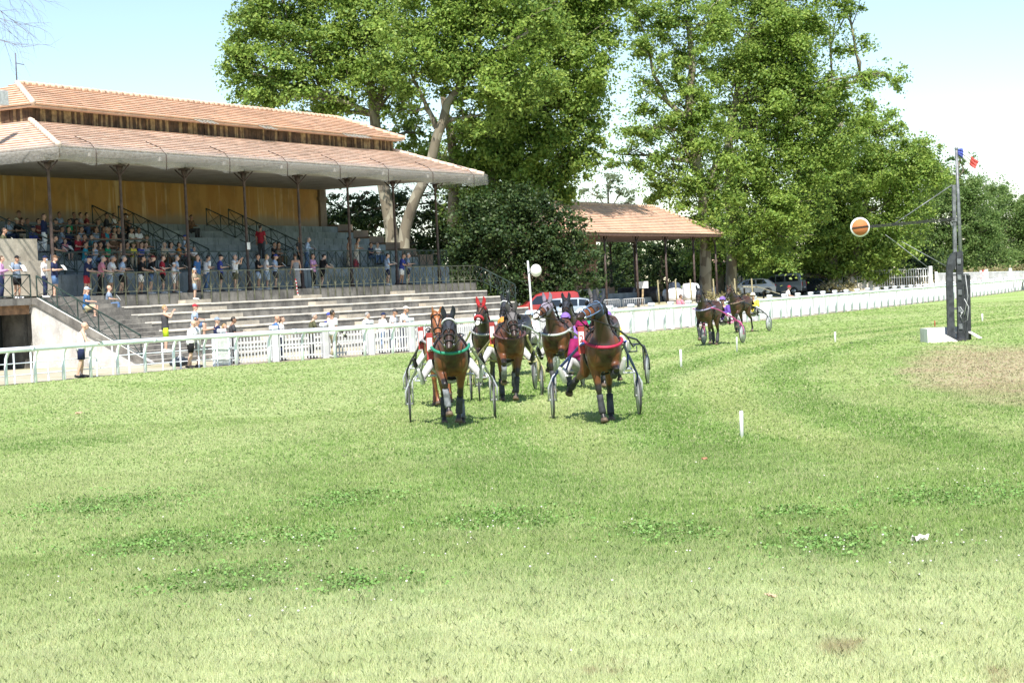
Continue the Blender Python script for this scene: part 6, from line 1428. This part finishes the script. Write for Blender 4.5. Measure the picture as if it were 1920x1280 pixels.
# camera with a long white lens hanging from the photographer's hands
J = proto('camera')[0]; c = (J['wrL']+J['wrR'])/2+V3(.10, 0, -.02); root = empty('camera_with_lens', ph.location + Matrix.Rotation(ph.rotation_euler[2], 4, 'Z') @ c, ph.rotation_euler[2], 'black camera with a long black and white lens held by the photographer', 'camera')
mb = MB(); mb.bbox(-.04, .05, -.075, .075, -.05, .05, .012); mb.build('camera_body', M('camera_black', (.02, .02, .022), .5), root)
mb = MB(); mb.mi = 0; mb.tube([V3(.05, 0, 0), V3(.12, 0, -.08)], [.04, .045], 12); mb.mi = 1; mb.tube([V3(.12, 0, -.08), V3(.20, 0, -.17)], [.047, .05], 12); mb.mi = 0; mb.tube([V3(.20, 0, -.17), V3(.26, 0, -.24)], [.055, .06], 12)
mb.build('lens', [M('camera_black', (.02,)*3), M('lens_white', (.75, .74, .70), .4)], root)
# things left on the stand
root = empty('red_bag', on_stand(668, 505, -1.7, WK), FV_, 'red backpack standing on the walkway below the woman in white beige', 'bag')
mb = MB(); mb.tube([V3(0, 0, .02), V3(0, 0, .2), V3(0, 0, .42), V3(-.02, 0, .5)], [(.12, .17), (.15, .19), (.12, .16), (.05, .08)], 12, cap='round', ref=V3(1, 0, 0)); mb.build('bag', M('bag_red', (.42, .05, .07), .7), root)
mb = MB(); mb.tube([V3(.12, -.09, .38), V3(.18, -.1, .25), V3(.14, -.1, .08)], .015, 5); mb.build('strap', M('bag_strap', (.06, .03, .03), .8), root)
root = empty('duffel_bag', W(*uv_of(at(335, 655, 68)), .02), FV_, 'dark bag with pale stripes lying behind the rail near the lime shorts', 'bag')
mb = MB(); mb.tube([V3(0, -.35, .2), V3(0, 0, .24), V3(0, .35, .2)], [(.14, .15), (.2, .19), (.14, .15)], 12, cap='round'); mb.build('bag', M('bag_navy', (.03, .04, .06), .7), root)
mb = MB(); mb.tube([V3(.1, -.2, .36), V3(.05, 0, .5), V3(.1, .2, .36)], .018, 5); mb.build('handle', M('bag_handle', (.5, .52, .55), .7), root)
# ------------------------------------------------------------------ trotting horses with sulkies and drivers
def coat_mat(name, base, dark, gloss=.42):
    m, nt, b, out = new_mat(name); v = objco(nt)
    a = nt.nodes.new('ShaderNodeAttribute'); a.attribute_name = 'pt'
    w_ = nt.nodes.new('ShaderNodeAttribute'); w_.attribute_name = 'wh'
    n = noise(nt, v, 3.2, 4); c = mixc(nt, ramp(nt, n, .35, .68), base, tuple(x*.7 for x in base))
    c = mixc(nt, a.outputs['Fac'], c, dark); c = mixc(nt, w_.outputs['Fac'], c, (.62, .58, .54))
    nt.links.new(c, b.inputs['Base Color']); b.inputs['Roughness'].default_value = gloss; b.inputs['Specular IOR Level'].default_value = .5
    bump(nt, b, noise(nt, mapping(nt, v, (10, 30, 8)), 4, 3), .12, .006); return m
COATS = dict(bay=coat_mat('coat_bay', (.15, .052, .018), (.016, .012, .011)), darkbay=coat_mat('coat_dark_bay', (.075, .032, .016), (.014, .012, .011)),
             black=coat_mat('coat_black', (.024, .020, .020), (.012, .011, .012)), chestnut=coat_mat('coat_chestnut', (.32, .115, .040), (.22, .075, .028)))
MT_hair = M('horse_hair', (.016, .013, .012), .5); MT_hairC = M('horse_hair_red', (.20, .075, .03), .5)
MT_leather = M('black_leather', (.018, .017, .018), .42, .2, 8); MT_buckle = M('steel_fittings', (.55, .55, .56), .3, .1, 8, metal=.9)
MT_bootD = M('leg_boot_grey', (.045, .047, .052), .7, .3, 10); MT_bootL = M('leg_boot_pale', (.20, .21, .225), .7, .3, 10); MT_hoof = M('hoof', (.16, .11, .075), .6, .3, 10)
HOODS = dict(black=M('hood_black', (.028, .032, .045), .75, .3, 9), red=M('hood_red', (.55, .03, .035), .75), grey=M('hood_grey', (.13, .12, .12), .8, .3, 9), white=M('hood_white', (.74, .71, .58), .8), lilac=M('hood_lilac', (.22, .19, .24), .8))
def rot(v, ax, a): return Matrix.Rotation(a, 3, ax) @ v
def legpts(front, s, ang):
    a, b, c = [R(x) for x in ang[:3]]; out = ang[3] if len(ang) > 3 else 0.0
    d = lambda t: Vector((math.sin(t), out*s, -math.cos(t)))
    if front:
        p0 = V3(.46, .165*s, .95); p1 = p0+d(a)*.43; p2 = p1+d(b)*.34; p3 = p2+d(c)*.13
        return [V3(.52, .15*s, 1.2), p0, p1, p2, p3]
    p0 = V3(-.52, .15*s, 1.12); p1 = p0+d(a)*.34; p2 = p1+d(b)*.42; p3 = p2+d(c)*.38; p4 = p3+d(c+R(25))*.12
    return [p0, p1, p2, p3, p4]
POSES = dict(
 A=dict(FR=(56, -10, 24, -.10), FL=(-16, -26, 10, -.09), HR=(18, -46, -4), HL=(40, -18, 18)),
 B=dict(FR=(4, -2, 26, -.12), FL=(76, -72, -122, -.04), HR=(-6, -74, -66, .22), HL=(44, -20, 10)),
 C=dict(FR=(62, -34, -50), FL=(6, 0, 24, -.12), HR=(34, -26, 6), HL=(4, -58, -30)),
 D=dict(FR=(-10, -18, 16, -.12), FL=(58, -12, 10), HR=(38, -22, 12), HL=(10, -52, -12)))
def make_horse(root, coat, pose_, yaw=0.0, nod=0.0, lift=0.0, hood=None, blaze=0.0, collar=(.03, .25, .12), boots=MT_bootD, bridle=MT_leather, band=None, voxel=.024, plate=None, shadow_roll=None, blinkers=False, raise_=.0):
    mb = MB()
    # trunk
    mb.tube([(-.90, 0, 1.24), (-.80, 0, 1.25), (-.55, 0, 1.24), (-.15, 0, 1.16), (.2, 0, 1.14), (.46, 0, 1.16), (.60, 0, 1.19), (.69, 0, 1.21)],
            [(.12, .10), (.24, .22), (.31, .285), (.31, .29), (.345, .275), (.35, .26), (.28, .225), (.20, .18)], 18, cap='round', ref=V3(0, 0, 1))
    mb.ball((-.55, .12, 1.22), (.26, .17, .30)); mb.ball((-.55, -.12, 1.22), (.26, .17, .30)); mb.ball((.36, 0, 1.44), (.28, .09, .10))
    for s in (1, -1): mb.ball((.56, .15*s, 1.14), (.19, .125, .27)); mb.ball((.62, .08*s, 1.10), (.14, .12, .20))
    # neck and head
    base = V3(.60, 0, 1.30); pole = base + V3(math.cos(R(54+nod))*.66, 0, math.sin(R(54+nod))*.66)
    T = Matrix.Rotation(yaw*.45, 3, 'Z'); pole = base + T @ (pole-base)
    mb.tube([base+V3(-.16, 0, -.02), base.lerp(pole, .18), base.lerp(pole, .5), base.lerp(pole, .8), pole], [(.30, .19), (.25, .155), (.19, .115), (.155, .095), (.12, .085)], 16, cap='round', ref=V3(-1, 0, .6))
    H3 = Matrix.Rotation(yaw, 3, 'Z') @ Matrix.Rotation(R(38-nod*.6-lift), 3, 'Y')     # head frame: x towards the nose
    hp = lambda x, y, z: pole + H3 @ V3(x, y, z)
    mb.tube([hp(-.04, 0, -.03), hp(.08, 0, -.04), hp(.22, 0, -.05), hp(.36, 0, -.035), hp(.48, 0, -.03), hp(.56, 0, -.035)], [(.115, .085), (.135, .102), (.115, .088), (.082, .064), (.068, .060), (.058, .055)], 14, cap='round', ref=H3 @ V3(0, 0, 1))
    mb.ball(hp(.14, 0, -.10), (.13, .07, .10), 10, 8, H3)
    for s in (1, -1):
        mb.ball(hp(.16, .082*s, .012), (.04, .022, .028), 8, 6, H3); mb.ball(hp(.54, .034*s, -.02), .03, 8, 6)
        mb.tube([hp(-.02, .055*s, .06), hp(-.07, .075*s, .13), hp(-.09, .085*s, .19), hp(-.09, .08*s, .24)], [(.025, .03), (.024, .036), (.017, .026), (.006, .009)], 8, cap='round')
    P_ = POSES[pose_]; L = {k: legpts(k[0] == 'F', 1 if k[1] == 'L' else -1, P_[k]) for k in P_}
    for k, p in L.items():
        if k[0] == 'F':
            mb.tube([p[0], p[1], p[1].lerp(p[2], .3), p[1].lerp(p[2], .8), p[2], p[2].lerp(p[3], .2), p[2].lerp(p[3], .8), p[3], p[3].lerp(p[4], .6), p[4]], [.14, .115, .088, .056, .060, .043, .038, .048, .040, .055], 10, cap='round')
        else:
            mb.tube([p[0], p[0].lerp(p[1], .6), p[1], p[1].lerp(p[2], .4), p[1].lerp(p[2], .85), p[2], p[2].lerp(p[3], .2), p[2].lerp(p[3], .8), p[3], p[3].lerp(p[4], .6), p[4]], [(.24, .13), (.20, .125), (.145, .10), (.105, .075), (.062, .05), (.066, .05), (.048, .042), (.042, .04), .050, .042, .056], 10, cap='round', ref=V3(1, 0, .01))
        d = (p[-1]-p[-2]).normalized(); mb.tube([p[-1]-d*.01, p[-1]+d*.055], [.05, .064], 10)
    V_, F_ = remesh(mb, voxel, 6)
    low = min(p[-1].z for p in L.values())-.05; V_ = V_ - np.array([0, 0, low-raise_]); dz = -low+raise_
    out = from_vf(V_, F_); me = out.mesh('horse_body')
    Q = np.array(out.v); pt = np.zeros(len(Q)); wh = np.zeros(len(Q))
    for k, p in L.items():      # dark points below knee and hock
        A_ = np.array(p[2]+V3(0, 0, dz)); d = np.array((p[-1]-p[2]).normalized())
        seg = [np.array(q+V3(0, 0, dz)) for q in p[2:]]
        dist = np.full(len(Q), 9.0)
        for a, b in zip(seg, seg[1:]):
            t = np.clip(((Q-a)@(b-a))/max(1e-6, (b-a)@(b-a)), 0, 1); dist = np.minimum(dist, np.linalg.norm(Q-(a+t[:, None]*(b-a)), axis=1))
        pt = np.maximum(pt, np.clip((.135-dist)/.04, 0, 1))
    Hi = np.array(H3.inverted()); hl = (Q-np.array(pole+V3(0, 0, dz)))@Hi.T
    head = (hl[:, 0] > -.15) & (np.linalg.norm(hl, axis=1) < .8)
    pt = np.maximum(pt, np.where(head, np.clip((hl[:, 0]-.40)/.12, 0, .85), 0))
    for s in (1, -1):
        pt = np.maximum(pt, np.where(np.linalg.norm(hl-np.array([.165, .09*s, .012]), axis=1) < .034, 1, 0)); pt = np.maximum(pt, np.where(np.linalg.norm(hl-np.array([.565, .03*s, -.015]), axis=1) < .022, 1, 0))
    nk = np.array(base.lerp(pole, .5)+V3(0, 0, dz)); pt = np.maximum(pt, np.clip((.19-np.abs(Q[:, 1]-nk[1]*np.clip((Q[:, 2]-1.1)/.5, 0, 1)))/.12, 0, 1)*np.clip((Q[:, 0]-.50)/.14, 0, .84)*np.clip((pole.z+dz-.05-Q[:, 2])/.15, 0, 1)*np.clip((Q[:, 2]-.9)/.12, 0, 1))  # dark neck front and chest centre: black coat plus painted neck shade
    if blaze: wh = np.where(head & (np.abs(hl[:, 1]) < .028+.03*np.clip((hl[:, 0]-.36)/.1, 0, 1)) & (hl[:, 2] > -.02) & (hl[:, 0] > .1 if blaze > .8 else hl[:, 0] > .30), .95, 0)
    pt = np.where(wh > .5, 0, pt); set_attr(me, 'pt', pt); set_attr(me, 'wh', wh)
    body = link('body', me, COATS[coat], root); up_ = V3(0, 0, dz)
    hq = lambda x, y, z: hp(x, y, z)+up_
    # mane and tail: tapering locks
    mh = MT_hairC if coat == 'chestnut' else MT_hair; rg = random.Random(hash(pose_) % 97 + int(yaw*100))
    mb = MB()
    for k in range(16):
        t = .25+.75*k/15; c = base.lerp(pole, t)+up_; o = c+T@V3(-.115-.08*(1-t), 0, .09+.05*(1-t)); s = -1 if k % 4 else 1
        mb.tube([o, o+V3(-.03, .05*s, .03), o+V3(-.06+rg.uniform(-.03, .03), .11*s, -.07), o+V3(-.07, .12*s, -.16)], [.022, .024, .016, .005], 5)
    mb.tube([hq(-.03, 0, .09), hq(.03, .01, .085), hq(.12, .015, .07)], [.025, .022, .006], 5); mb.build('mane', mh, root)
    mb = MB()
    for k in range(11):
        y = rg.uniform(-.05, .05); a = V3(-.93, y*.4, 1.36)+up_; w_ = rg.uniform(.0, .25)
        mb.tube([a, a+V3(-.10, y, .02), a+V3(-.22-w_*.4, y*2.2, -.14), a+V3(-.30-w_, y*3.5, -.42), a+V3(-.36-w_*1.3, y*4+rg.uniform(-.05, .05), -.70)], [.03, .035, .032, .024, .006], 5)
    mb.build('tail', mh, root)
    for k, p in L.items():
        d = (p[-1]-p[-2]).normalized(); mb = MB(); mb.tube([p[-1]+d*.005+up_, p[-1]+d*.066+up_], [.055, .069], 10); mb.build('hoof', MT_hoof, root)
        if boots: 
            mb = MB(); a, b = (p[2], p[3]) if k[0] == 'F' else (p[2], p[3])
            r_ = .056 if k[0] == 'F' else .06; mb.tube([a.lerp(b, .22)+up_, a.lerp(b, .5)+up_, a.lerp(b, .98)+up_, p[-1].lerp(b, .6)+up_], [r_, r_*.95, r_+.004, r_], 10); mb.build('leg_boot', boots if boots is not MT_bootL or k in ('FR', 'HL') else MT_bootD, root)
    # bridle
    mb = MB()
    def loop(x, ry, rz, zc, r_=.011, a0=0, a1=360):
        n = 14; mb.tube([hq(x, ry*math.cos(R(a0+(a1-a0)*i/n)), zc+rz*math.sin(R(a0+(a1-a0)*i/n))) for i in range(n+1)], r_, 5)
    loop(.34, .080, .098, -.036); loop(.47, .070, .080, -.03); loop(.03, .104, .145, -.04)
    for s in (1, -1):
        mb.tube([hq(.03, .10*s, -.02), hq(.2, .104*s, -.045), hq(.34, .082*s, -.06), hq(.47, .068*s, -.06)], .011, 5); mb.tube([hq(.03, .08*s, .07), hq(.20, .03*s, .085), hq(.34, .0, .062)], .009, 5)
    mb.build('bridle', bridle, root)
    mb = MB()
    for s in (1, -1): mb.ball(hq(.475, .074*s, -.06), (.03, .012, .03), 8, 6, H3)
    mb.tube([hq(.475, -.08, -.062), hq(.475, .08, -.062)], .010, 6); mb.build('bit', MT_buckle, root)
    if shadow_roll:
        mb = MB(); n = 12; mb.tube([hq(.375, .092*math.cos(R(-20+220*i/n)), -.03+.10*math.sin(R(-20+220*i/n))) for i in range(n+1)], [.02]+[.034]*(n-1)+[.02], 8); mb.build('noseband', shadow_roll, root)
    if hood:
        hm = HOODS[hood]; mb = MB()
        for s in (1, -1): mb.tube([hq(-.01, .05*s, .05), hq(-.07, .077*s, .13), hq(-.09, .087*s, .19), hq(-.09, .082*s, .255)], [(.03, .036), (.031, .044), (.024, .034), (.009, .012)], 8, cap='round')
        x1 = .24 if hood not in ('red',) else .06
        n = 20; rows_ = 9; vs = []
        for i in range(rows_):
            x = -.07+(x1+.07)*i/(rows_-1); rz = np.interp(x, [-.07, .08, .22, .36], [.13, .146, .128, .09]); ry = np.interp(x, [-.07, .08, .22, .36], [.098, .114, .10, .072])
            for j in range(n): t = 2*math.pi*j/n; vs.append(tuple(hq(x, ry*math.cos(t), -.045+rz*math.sin(t))))
        fs = []
        for i in range(rows_-1):
            xm = -.07+(x1+.07)*(i+.5)/(rows_-1)
            for j in range(n):
                t = 2*math.pi*(j+.5)/n; y, z = math.cos(t), math.sin(t)
                if .11 < xm < .20 and abs(y) > .72 and -.1 < z < .62: continue      # eye holes
                fs.append((i*n+j, i*n+(j+1) % n, (i+1)*n+(j+1) % n, (i+1)*n+j))
        mb.add(vs, fs, True); mb.build('hood', hm, root)
    if blinkers:
        for s in (1, -1):
            mb = MB(); mb.ball(hq(.12, .135*s, .03), (.06, .025, .07), 10, 7, H3 @ Matrix.Rotation(R(32*s), 3, 'Z')); mb.build('blinker', MT_leather, root)
    if band:
        mb = MB(); n = 12; mb.tube([hq(.055, .112*math.cos(R(10+160*i/n)), -.03+.148*math.sin(R(10+160*i/n))) for i in range(n+1)], .016, 6); mb.build('browband', band, root)
    # breast collar, girth, saddle pad
    mb = MB(); n = 16
    mb.tube([V3(.15+.71*math.sin(R(180*i/n))**.6, .315*math.cos(R(180*i/n)), 1.33-.12*math.sin(R(180*i/n)))+up_ for i in range(n+1)], .026, 7); mb.build('breast_collar', M('collar_%d%d%d' % tuple(int(c*99) for c in collar), collar, .6), root)
    mb = MB(); n = 24
    mb.tube([V3(.18, .305*math.sin(R(360*i/n)), 1.14+.385*math.cos(R(360*i/n)))+up_ for i in range(n+1)], [(.02, .035)]*(n+1), 6, ref=V3(0, 1, 0)); mb.ball(V3(.16, 0, 1.52)+up_, (.13, .14, .05)); mb.tube([V3(.1, -.16, 1.46)+up_, V3(.1, 0, 1.55)+up_, V3(.1, .16, 1.46)+up_], .04, 7); mb.build('harness', MT_leather, root)
    if plate:
        mb = MB(); p0 = V3(.30, -.34, 1.33)+up_; mb.bbox(p0.x-.012, p0.x+.012, p0.y-.055, p0.y+.055, p0.z-.22, p0.z+.22, .008); mb.mi = 1; mb.box(p0.x+.0125, p0.x+.016, p0.y-.042, p0.y+.042, p0.z-.08, p0.z+.14)
        o = mb.build('number_plate', [M('plate_red', (.38, .05, .045), .5), M('plate_white', (.80, .78, .76), .5)], root)
        if plate is not True:
            cu = bpy.data.curves.new('digit', 'FONT'); cu.body = plate; cu.size = .16; cu.align_x = 'CENTER'; cu.extrude = .002
            t = bpy.data.objects.new('digit', cu); COL.objects.link(t); bpy.context.view_layer.update(); m2 = bpy.data.meshes.new_from_object(t.evaluated_get(bpy.context.evaluated_depsgraph_get())); bpy.data.objects.remove(t)
            d_ = link('digit', m2, M('plate_red', (.52, .06, .05)), o); d_.location = (p0.x+.019, p0.y, p0.z-.03); d_.rotation_euler = (R(90), 0, R(90))
    return dict(dz=dz, bit=[hq(.475, .09*s, -.065) for s in (1, -1)])
def make_sulky(root, frame, shaft, x0=-1.30, seatc=MT_leather, arch=.80, disc=None, track=.74):
    # x0: axle position behind the horse centre
    Rw = .335
    for s in (1, -1):
        y = track*s; mb = MB(); n = 28
        mb.tube([V3(x0+Rw*.93*math.cos(2*math.pi*i/n), y, Rw+Rw*.93*math.sin(2*math.pi*i/n)) for i in range(n+1)], .017, 7, cap=False)
        wl = mb.build('wheel', M('tyre_black', (.06, .06, .062), .7), root)
        mb = MB(); mb.tube([V3(x0, y-.028, Rw), V3(x0, y-.008, Rw), V3(x0, y+.008, Rw), V3(x0, y+.028, Rw)], [.05, Rw*.88, Rw*.88, .05], 28); mb.build('wheel_disc', disc or M('disc_grey', (.52, .53, .53), .45, .2, 5, metal=.3), wl)
        mb = MB()
        for e in (1, -1):   # fork either side of the wheel
            mb.tube([V3(x0, y+.065*e, Rw-.02), V3(x0+.05, y+.06*e, Rw+.22), V3(x0+.04, y+.02*e-.05*s, arch-.05), V3(x0+.03, y-.12*s, arch)], .017, 7)
        mb.tube([V3(x0, y-.075, Rw), V3(x0, y+.075, Rw)], .016, 7)
        mb.build('fork', frame, root)
        mb = MB(); mb.tube([V3(x0-.02, y-.02*s, .50), V3(x0+.12, y-.02*s, arch-.1), V3(x0+.45, (.60)*s, arch+.12), V3(x0+.95, .47*s, 1.10), V3(x0+1.35, .38*s, 1.24), V3(x0+1.75, .345*s, 1.31), V3(x0+1.95, .34*s, 1.33)], [.018, .02, .024, .024, .024, .022, .018], 8); mb.tube([V3(x0+.05, (track-.22)*s, arch), V3(x0+.5, .52*s, .86), V3(x0+.95, .475*s, 1.08)], .018, 7)
        mb.build('shaft', shaft, root)
        mb = MB(); mb.tube([V3(x0+.62, .62*s, .76), V3(x0+.62, .42*s, .76)], .016, 6); mb.tube([V3(x0+.3, .57*s, .86), V3(x0+.62, .62*s, .76)], .013, 6); mb.build('footrest', frame, root)
    mb = MB(); mb.tube([V3(x0+.03, -track+.1, arch), V3(x0+.02, -.3, arch+.01), V3(x0-.02, 0, arch-.02), V3(x0+.02, .3, arch+.01), V3(x0+.03, track-.1, arch)], .021, 8)
    for s in (1, -1): mb.tube([V3(x0+.02, .28*s, arch), V3(x0-.12, .14*s, .74)], .016, 6)
    mb.build('axle_arch', frame, root)
    mb = MB(); mb.tube([V3(x0-.30, 0, .80), V3(x0-.20, 0, .765), V3(x0+.04, 0, .765), V3(x0+.10, 0, .755)], [(.03, .12), (.035, .19), (.03, .17), (.02, .10)], 12, cap='round', ref=V3(0, 0, 1)); mb.build('seat', seatc, root)
MT_frS = M('frame_silver', (.62, .63, .64), .35, .1, 8, metal=.5); MT_frO = M('shaft_olive', (.50, .47, .24), .45); MT_frK = M('frame_black', (.03, .035, .05), .4); MT_frB = M('shaft_blue', (.03, .06, .28), .4); MT_frP = M('frame_pink', (.55, .10, .28), .4); MT_frG = M('shaft_grey', (.40, .42, .40), .4, metal=.3)
GH, GU, GD = 'trotting horses in the race', 'racing sulkies', 'sulky drivers'
DIST = {}
def rig(x, y, head_deg, horse, sulky, driver, label_h, label_s, label_d, sc=1.0, x0=-1.30, hup=0.0):
    # x, y: ground point midway between the two wheels; the horse goes ahead of it
    a = R(head_deg); d = V3(math.cos(a), math.sin(a), 0); c = V3(x, y, 0) - d*(x0)
    hr = empty('horse', c, a, label_h, 'horse', GH); hr.scale = (sc,)*3
    info = make_horse(hr, **horse)
    su = empty('sulky', V3(x, y, 0), a, label_s, 'sulky', GU); make_sulky(su, x0=0.0, **sulky)
    o = person(label_d, V3(x, y, 0)-d*.07, a, 'driver', ('jacket', driver[0]), ('trousers', driver[1]), ('helmet', driver[2]), group=GD, skin=driver[3] if len(driver) > 3 else 0, shoes='white' if len(driver) > 4 else 'dark')
    if len(driver) > 5: o.rotation_euler = (R(driver[5]), 0, a)
    # reins from bit to the driver's hands belong to the horse's tack
    J = proto('driver')[0]; mb = MB()
    for s, b in zip((1, -1), info['bit']):
        w_ = J['wrL' if s > 0 else 'wrR']; e = V3(x0-.07+w_.x+.08, w_.y, w_.z)/sc
        m1 = V3(.18, .17*s, 1.52+info['dz']); mb.tube([b, V3(.62, .23*s, 1.50+info['dz']), m1, V3(-.45, .18*s, 1.50), e], .011, 5)
    mb.build('reins', MT_leather, hr)
    return hr
H_ = dict
rig(-1.10, 32.55, -87.5, H_(coat='bay', pose_='A', hood='black', collar=(.03, .25, .15), boots=MT_bootL, band=M('browband_white', (.78, .78, .78), .5), plate=True, nod=-12, yaw=R(-3)), H_(frame=MT_frS, shaft=MT_frG), ('navy', 'dullwhite', 'royal', 0, 1),
    'leading bay horse on the left with a black hood, white browband and green breast collar', 'silver sulky with grey shafts behind the black-hooded leading bay', 'driver in pale breeches hidden behind the leading black-hooded bay')
rig(-1.46, 38.2, -89.5, H_(coat='chestnut', pose_='D', collar=(.3, .3, .3), boots=None, nod=-12, yaw=R(4), plate=True), H_(frame=MT_frS, shaft=MT_frK), ('white', 'dullwhite', 'white', 0),
    'chestnut horse with a bare head half hidden behind the leading bay', 'black-shafted sulky of the chestnut horse on the left', 'driver in white behind the chestnut horse')
rig(1.38, 31.75, -87, H_(coat='bay', pose_='B', hood='black', yaw=R(-40), lift=24, nod=4, collar=(.40, .02, .06), boots=MT_bootD, bridle=M('bridle_blue', (.10, .16, .26), .5), plate='2'), H_(frame=MT_frS, shaft=MT_frB), ('magenta', 'dullwhite', 'magenta', 0, 1, 6),
    'bay horse leading on the right, head turned aside, with crimson breast collar', 'silver sulky with blue shaft behind the bay with the crimson collar', 'driver in magenta leaning out behind the bay with the crimson collar')
rig(-.16, 38.8, -86, H_(coat='bay', pose_='C', hood='grey', collar=(.10, .05, .05), boots=MT_bootL, nod=-15, yaw=R(2), blinkers=True, plate=True), H_(frame=MT_frO, shaft=MT_frO), ('yellow', 'dullwhite', 'orange', 0),
    'bay horse in the middle wearing a dark grey hood with black blinkers', 'olive yellow sulky behind the grey-hooded bay in the middle', 'driver in yellow and white behind the grey-hooded bay')
rig(1.20, 41.4, -99, H_(coat='bay', pose_='B', hood='lilac', blaze=.6, yaw=R(-24), lift=14, collar=(.42, .44, .42), boots=MT_bootD, nod=2), H_(frame=MT_frS, shaft=MT_frS), ('violet', 'dullwhite', 'violet', 2),
    'bay horse with white muzzle and lilac ear caps, head turned, in the middle right', 'silver sulky behind the bay with the white muzzle', 'driver with a violet helmet and violet jacket right of the white-muzzled bay')
rig(-.62, 45.0, -90, H_(coat='darkbay', pose_='A', hood='red', blaze=.6, yaw=R(-14), collar=(.3, .3, .3), boots=None, shadow_roll=M('noseband_red', (.5, .04, .05), .7), nod=0), H_(frame=MT_frS, shaft=MT_frO), ('darkred', 'dullwhite', 'red', 0),
    'dark bay horse with bright red ear caps, red noseband and white muzzle', 'sulky behind the dark bay with red ear caps', 'driver behind the dark bay with red ear caps')
rig(.46, 50.2, -105, H_(coat='black', pose_='C', hood='black', band=M('browband_white', (.78, .78, .78)), nod=3, collar=(.1, .1, .12), boots=None), H_(frame=MT_frS, shaft=MT_frS), ('white', 'dullwhite', 'lightblue', 0, 1),
    'black horse with a white browband at the back of the bunch', 'sulky behind the black horse with the white browband', 'driver in white and blue with a light blue helmet')
rig(1.80, 48.6, -100, H_(coat='darkbay', pose_='D', hood='black', nod=-2, collar=(.3, .1, .1), boots=None, blinkers=True), H_(frame=MT_frS, shaft=MT_frK), ('green', 'dullwhite', 'white', 0),
    'dark horse with black hood and blinkers behind the white-muzzled bay', 'sulky behind the dark horse with black blinkers', 'driver in green with a white helmet')
rig(2.28, 42.0, -102, H_(coat='darkbay', pose_='C', hood='grey', nod=5, yaw=R(-6), collar=(.1, .1, .1), boots=MT_bootD, blinkers=True), H_(frame=MT_frK, shaft=MT_frK, arch=.9), ('yellow', 'dullwhite', 'violet', 0, 1, 5),
    'dark horse with a grey goggled hood just behind the horse with the crimson collar', 'black sulky on the right behind the goggled dark horse', 'driver in yellow with a violet helmet at the right of the bunch')
rig(7.55, 66.6, -117, H_(coat='darkbay', pose_='A', hood='black', nod=4, yaw=R(14), collar=(.3, .28, .42), boots=MT_bootD), H_(frame=MT_frP, shaft=MT_frP), ('purple', 'dullwhite', 'violet', 1),
    'dark bay horse trailing on the right with a pale collar, nearer of the two behind', 'pink sulky behind the nearer trailing dark bay', 'driver in purple with a purple helmet on the pink sulky')
rig(10.45, 80.5, -121, H_(coat='darkbay', pose_='D', nod=-2, collar=(.2, .14, .1), boots=None), H_(frame=MT_frS, shaft=MT_frK), ('yellow', 'dullwhite', 'offwhite', 0),
    'brown horse last of the field, partly hidden behind the purple driver', 'dark shafted sulky of the last horse in the field', 'driver in yellow and purple with a pale helmet, last of the field')
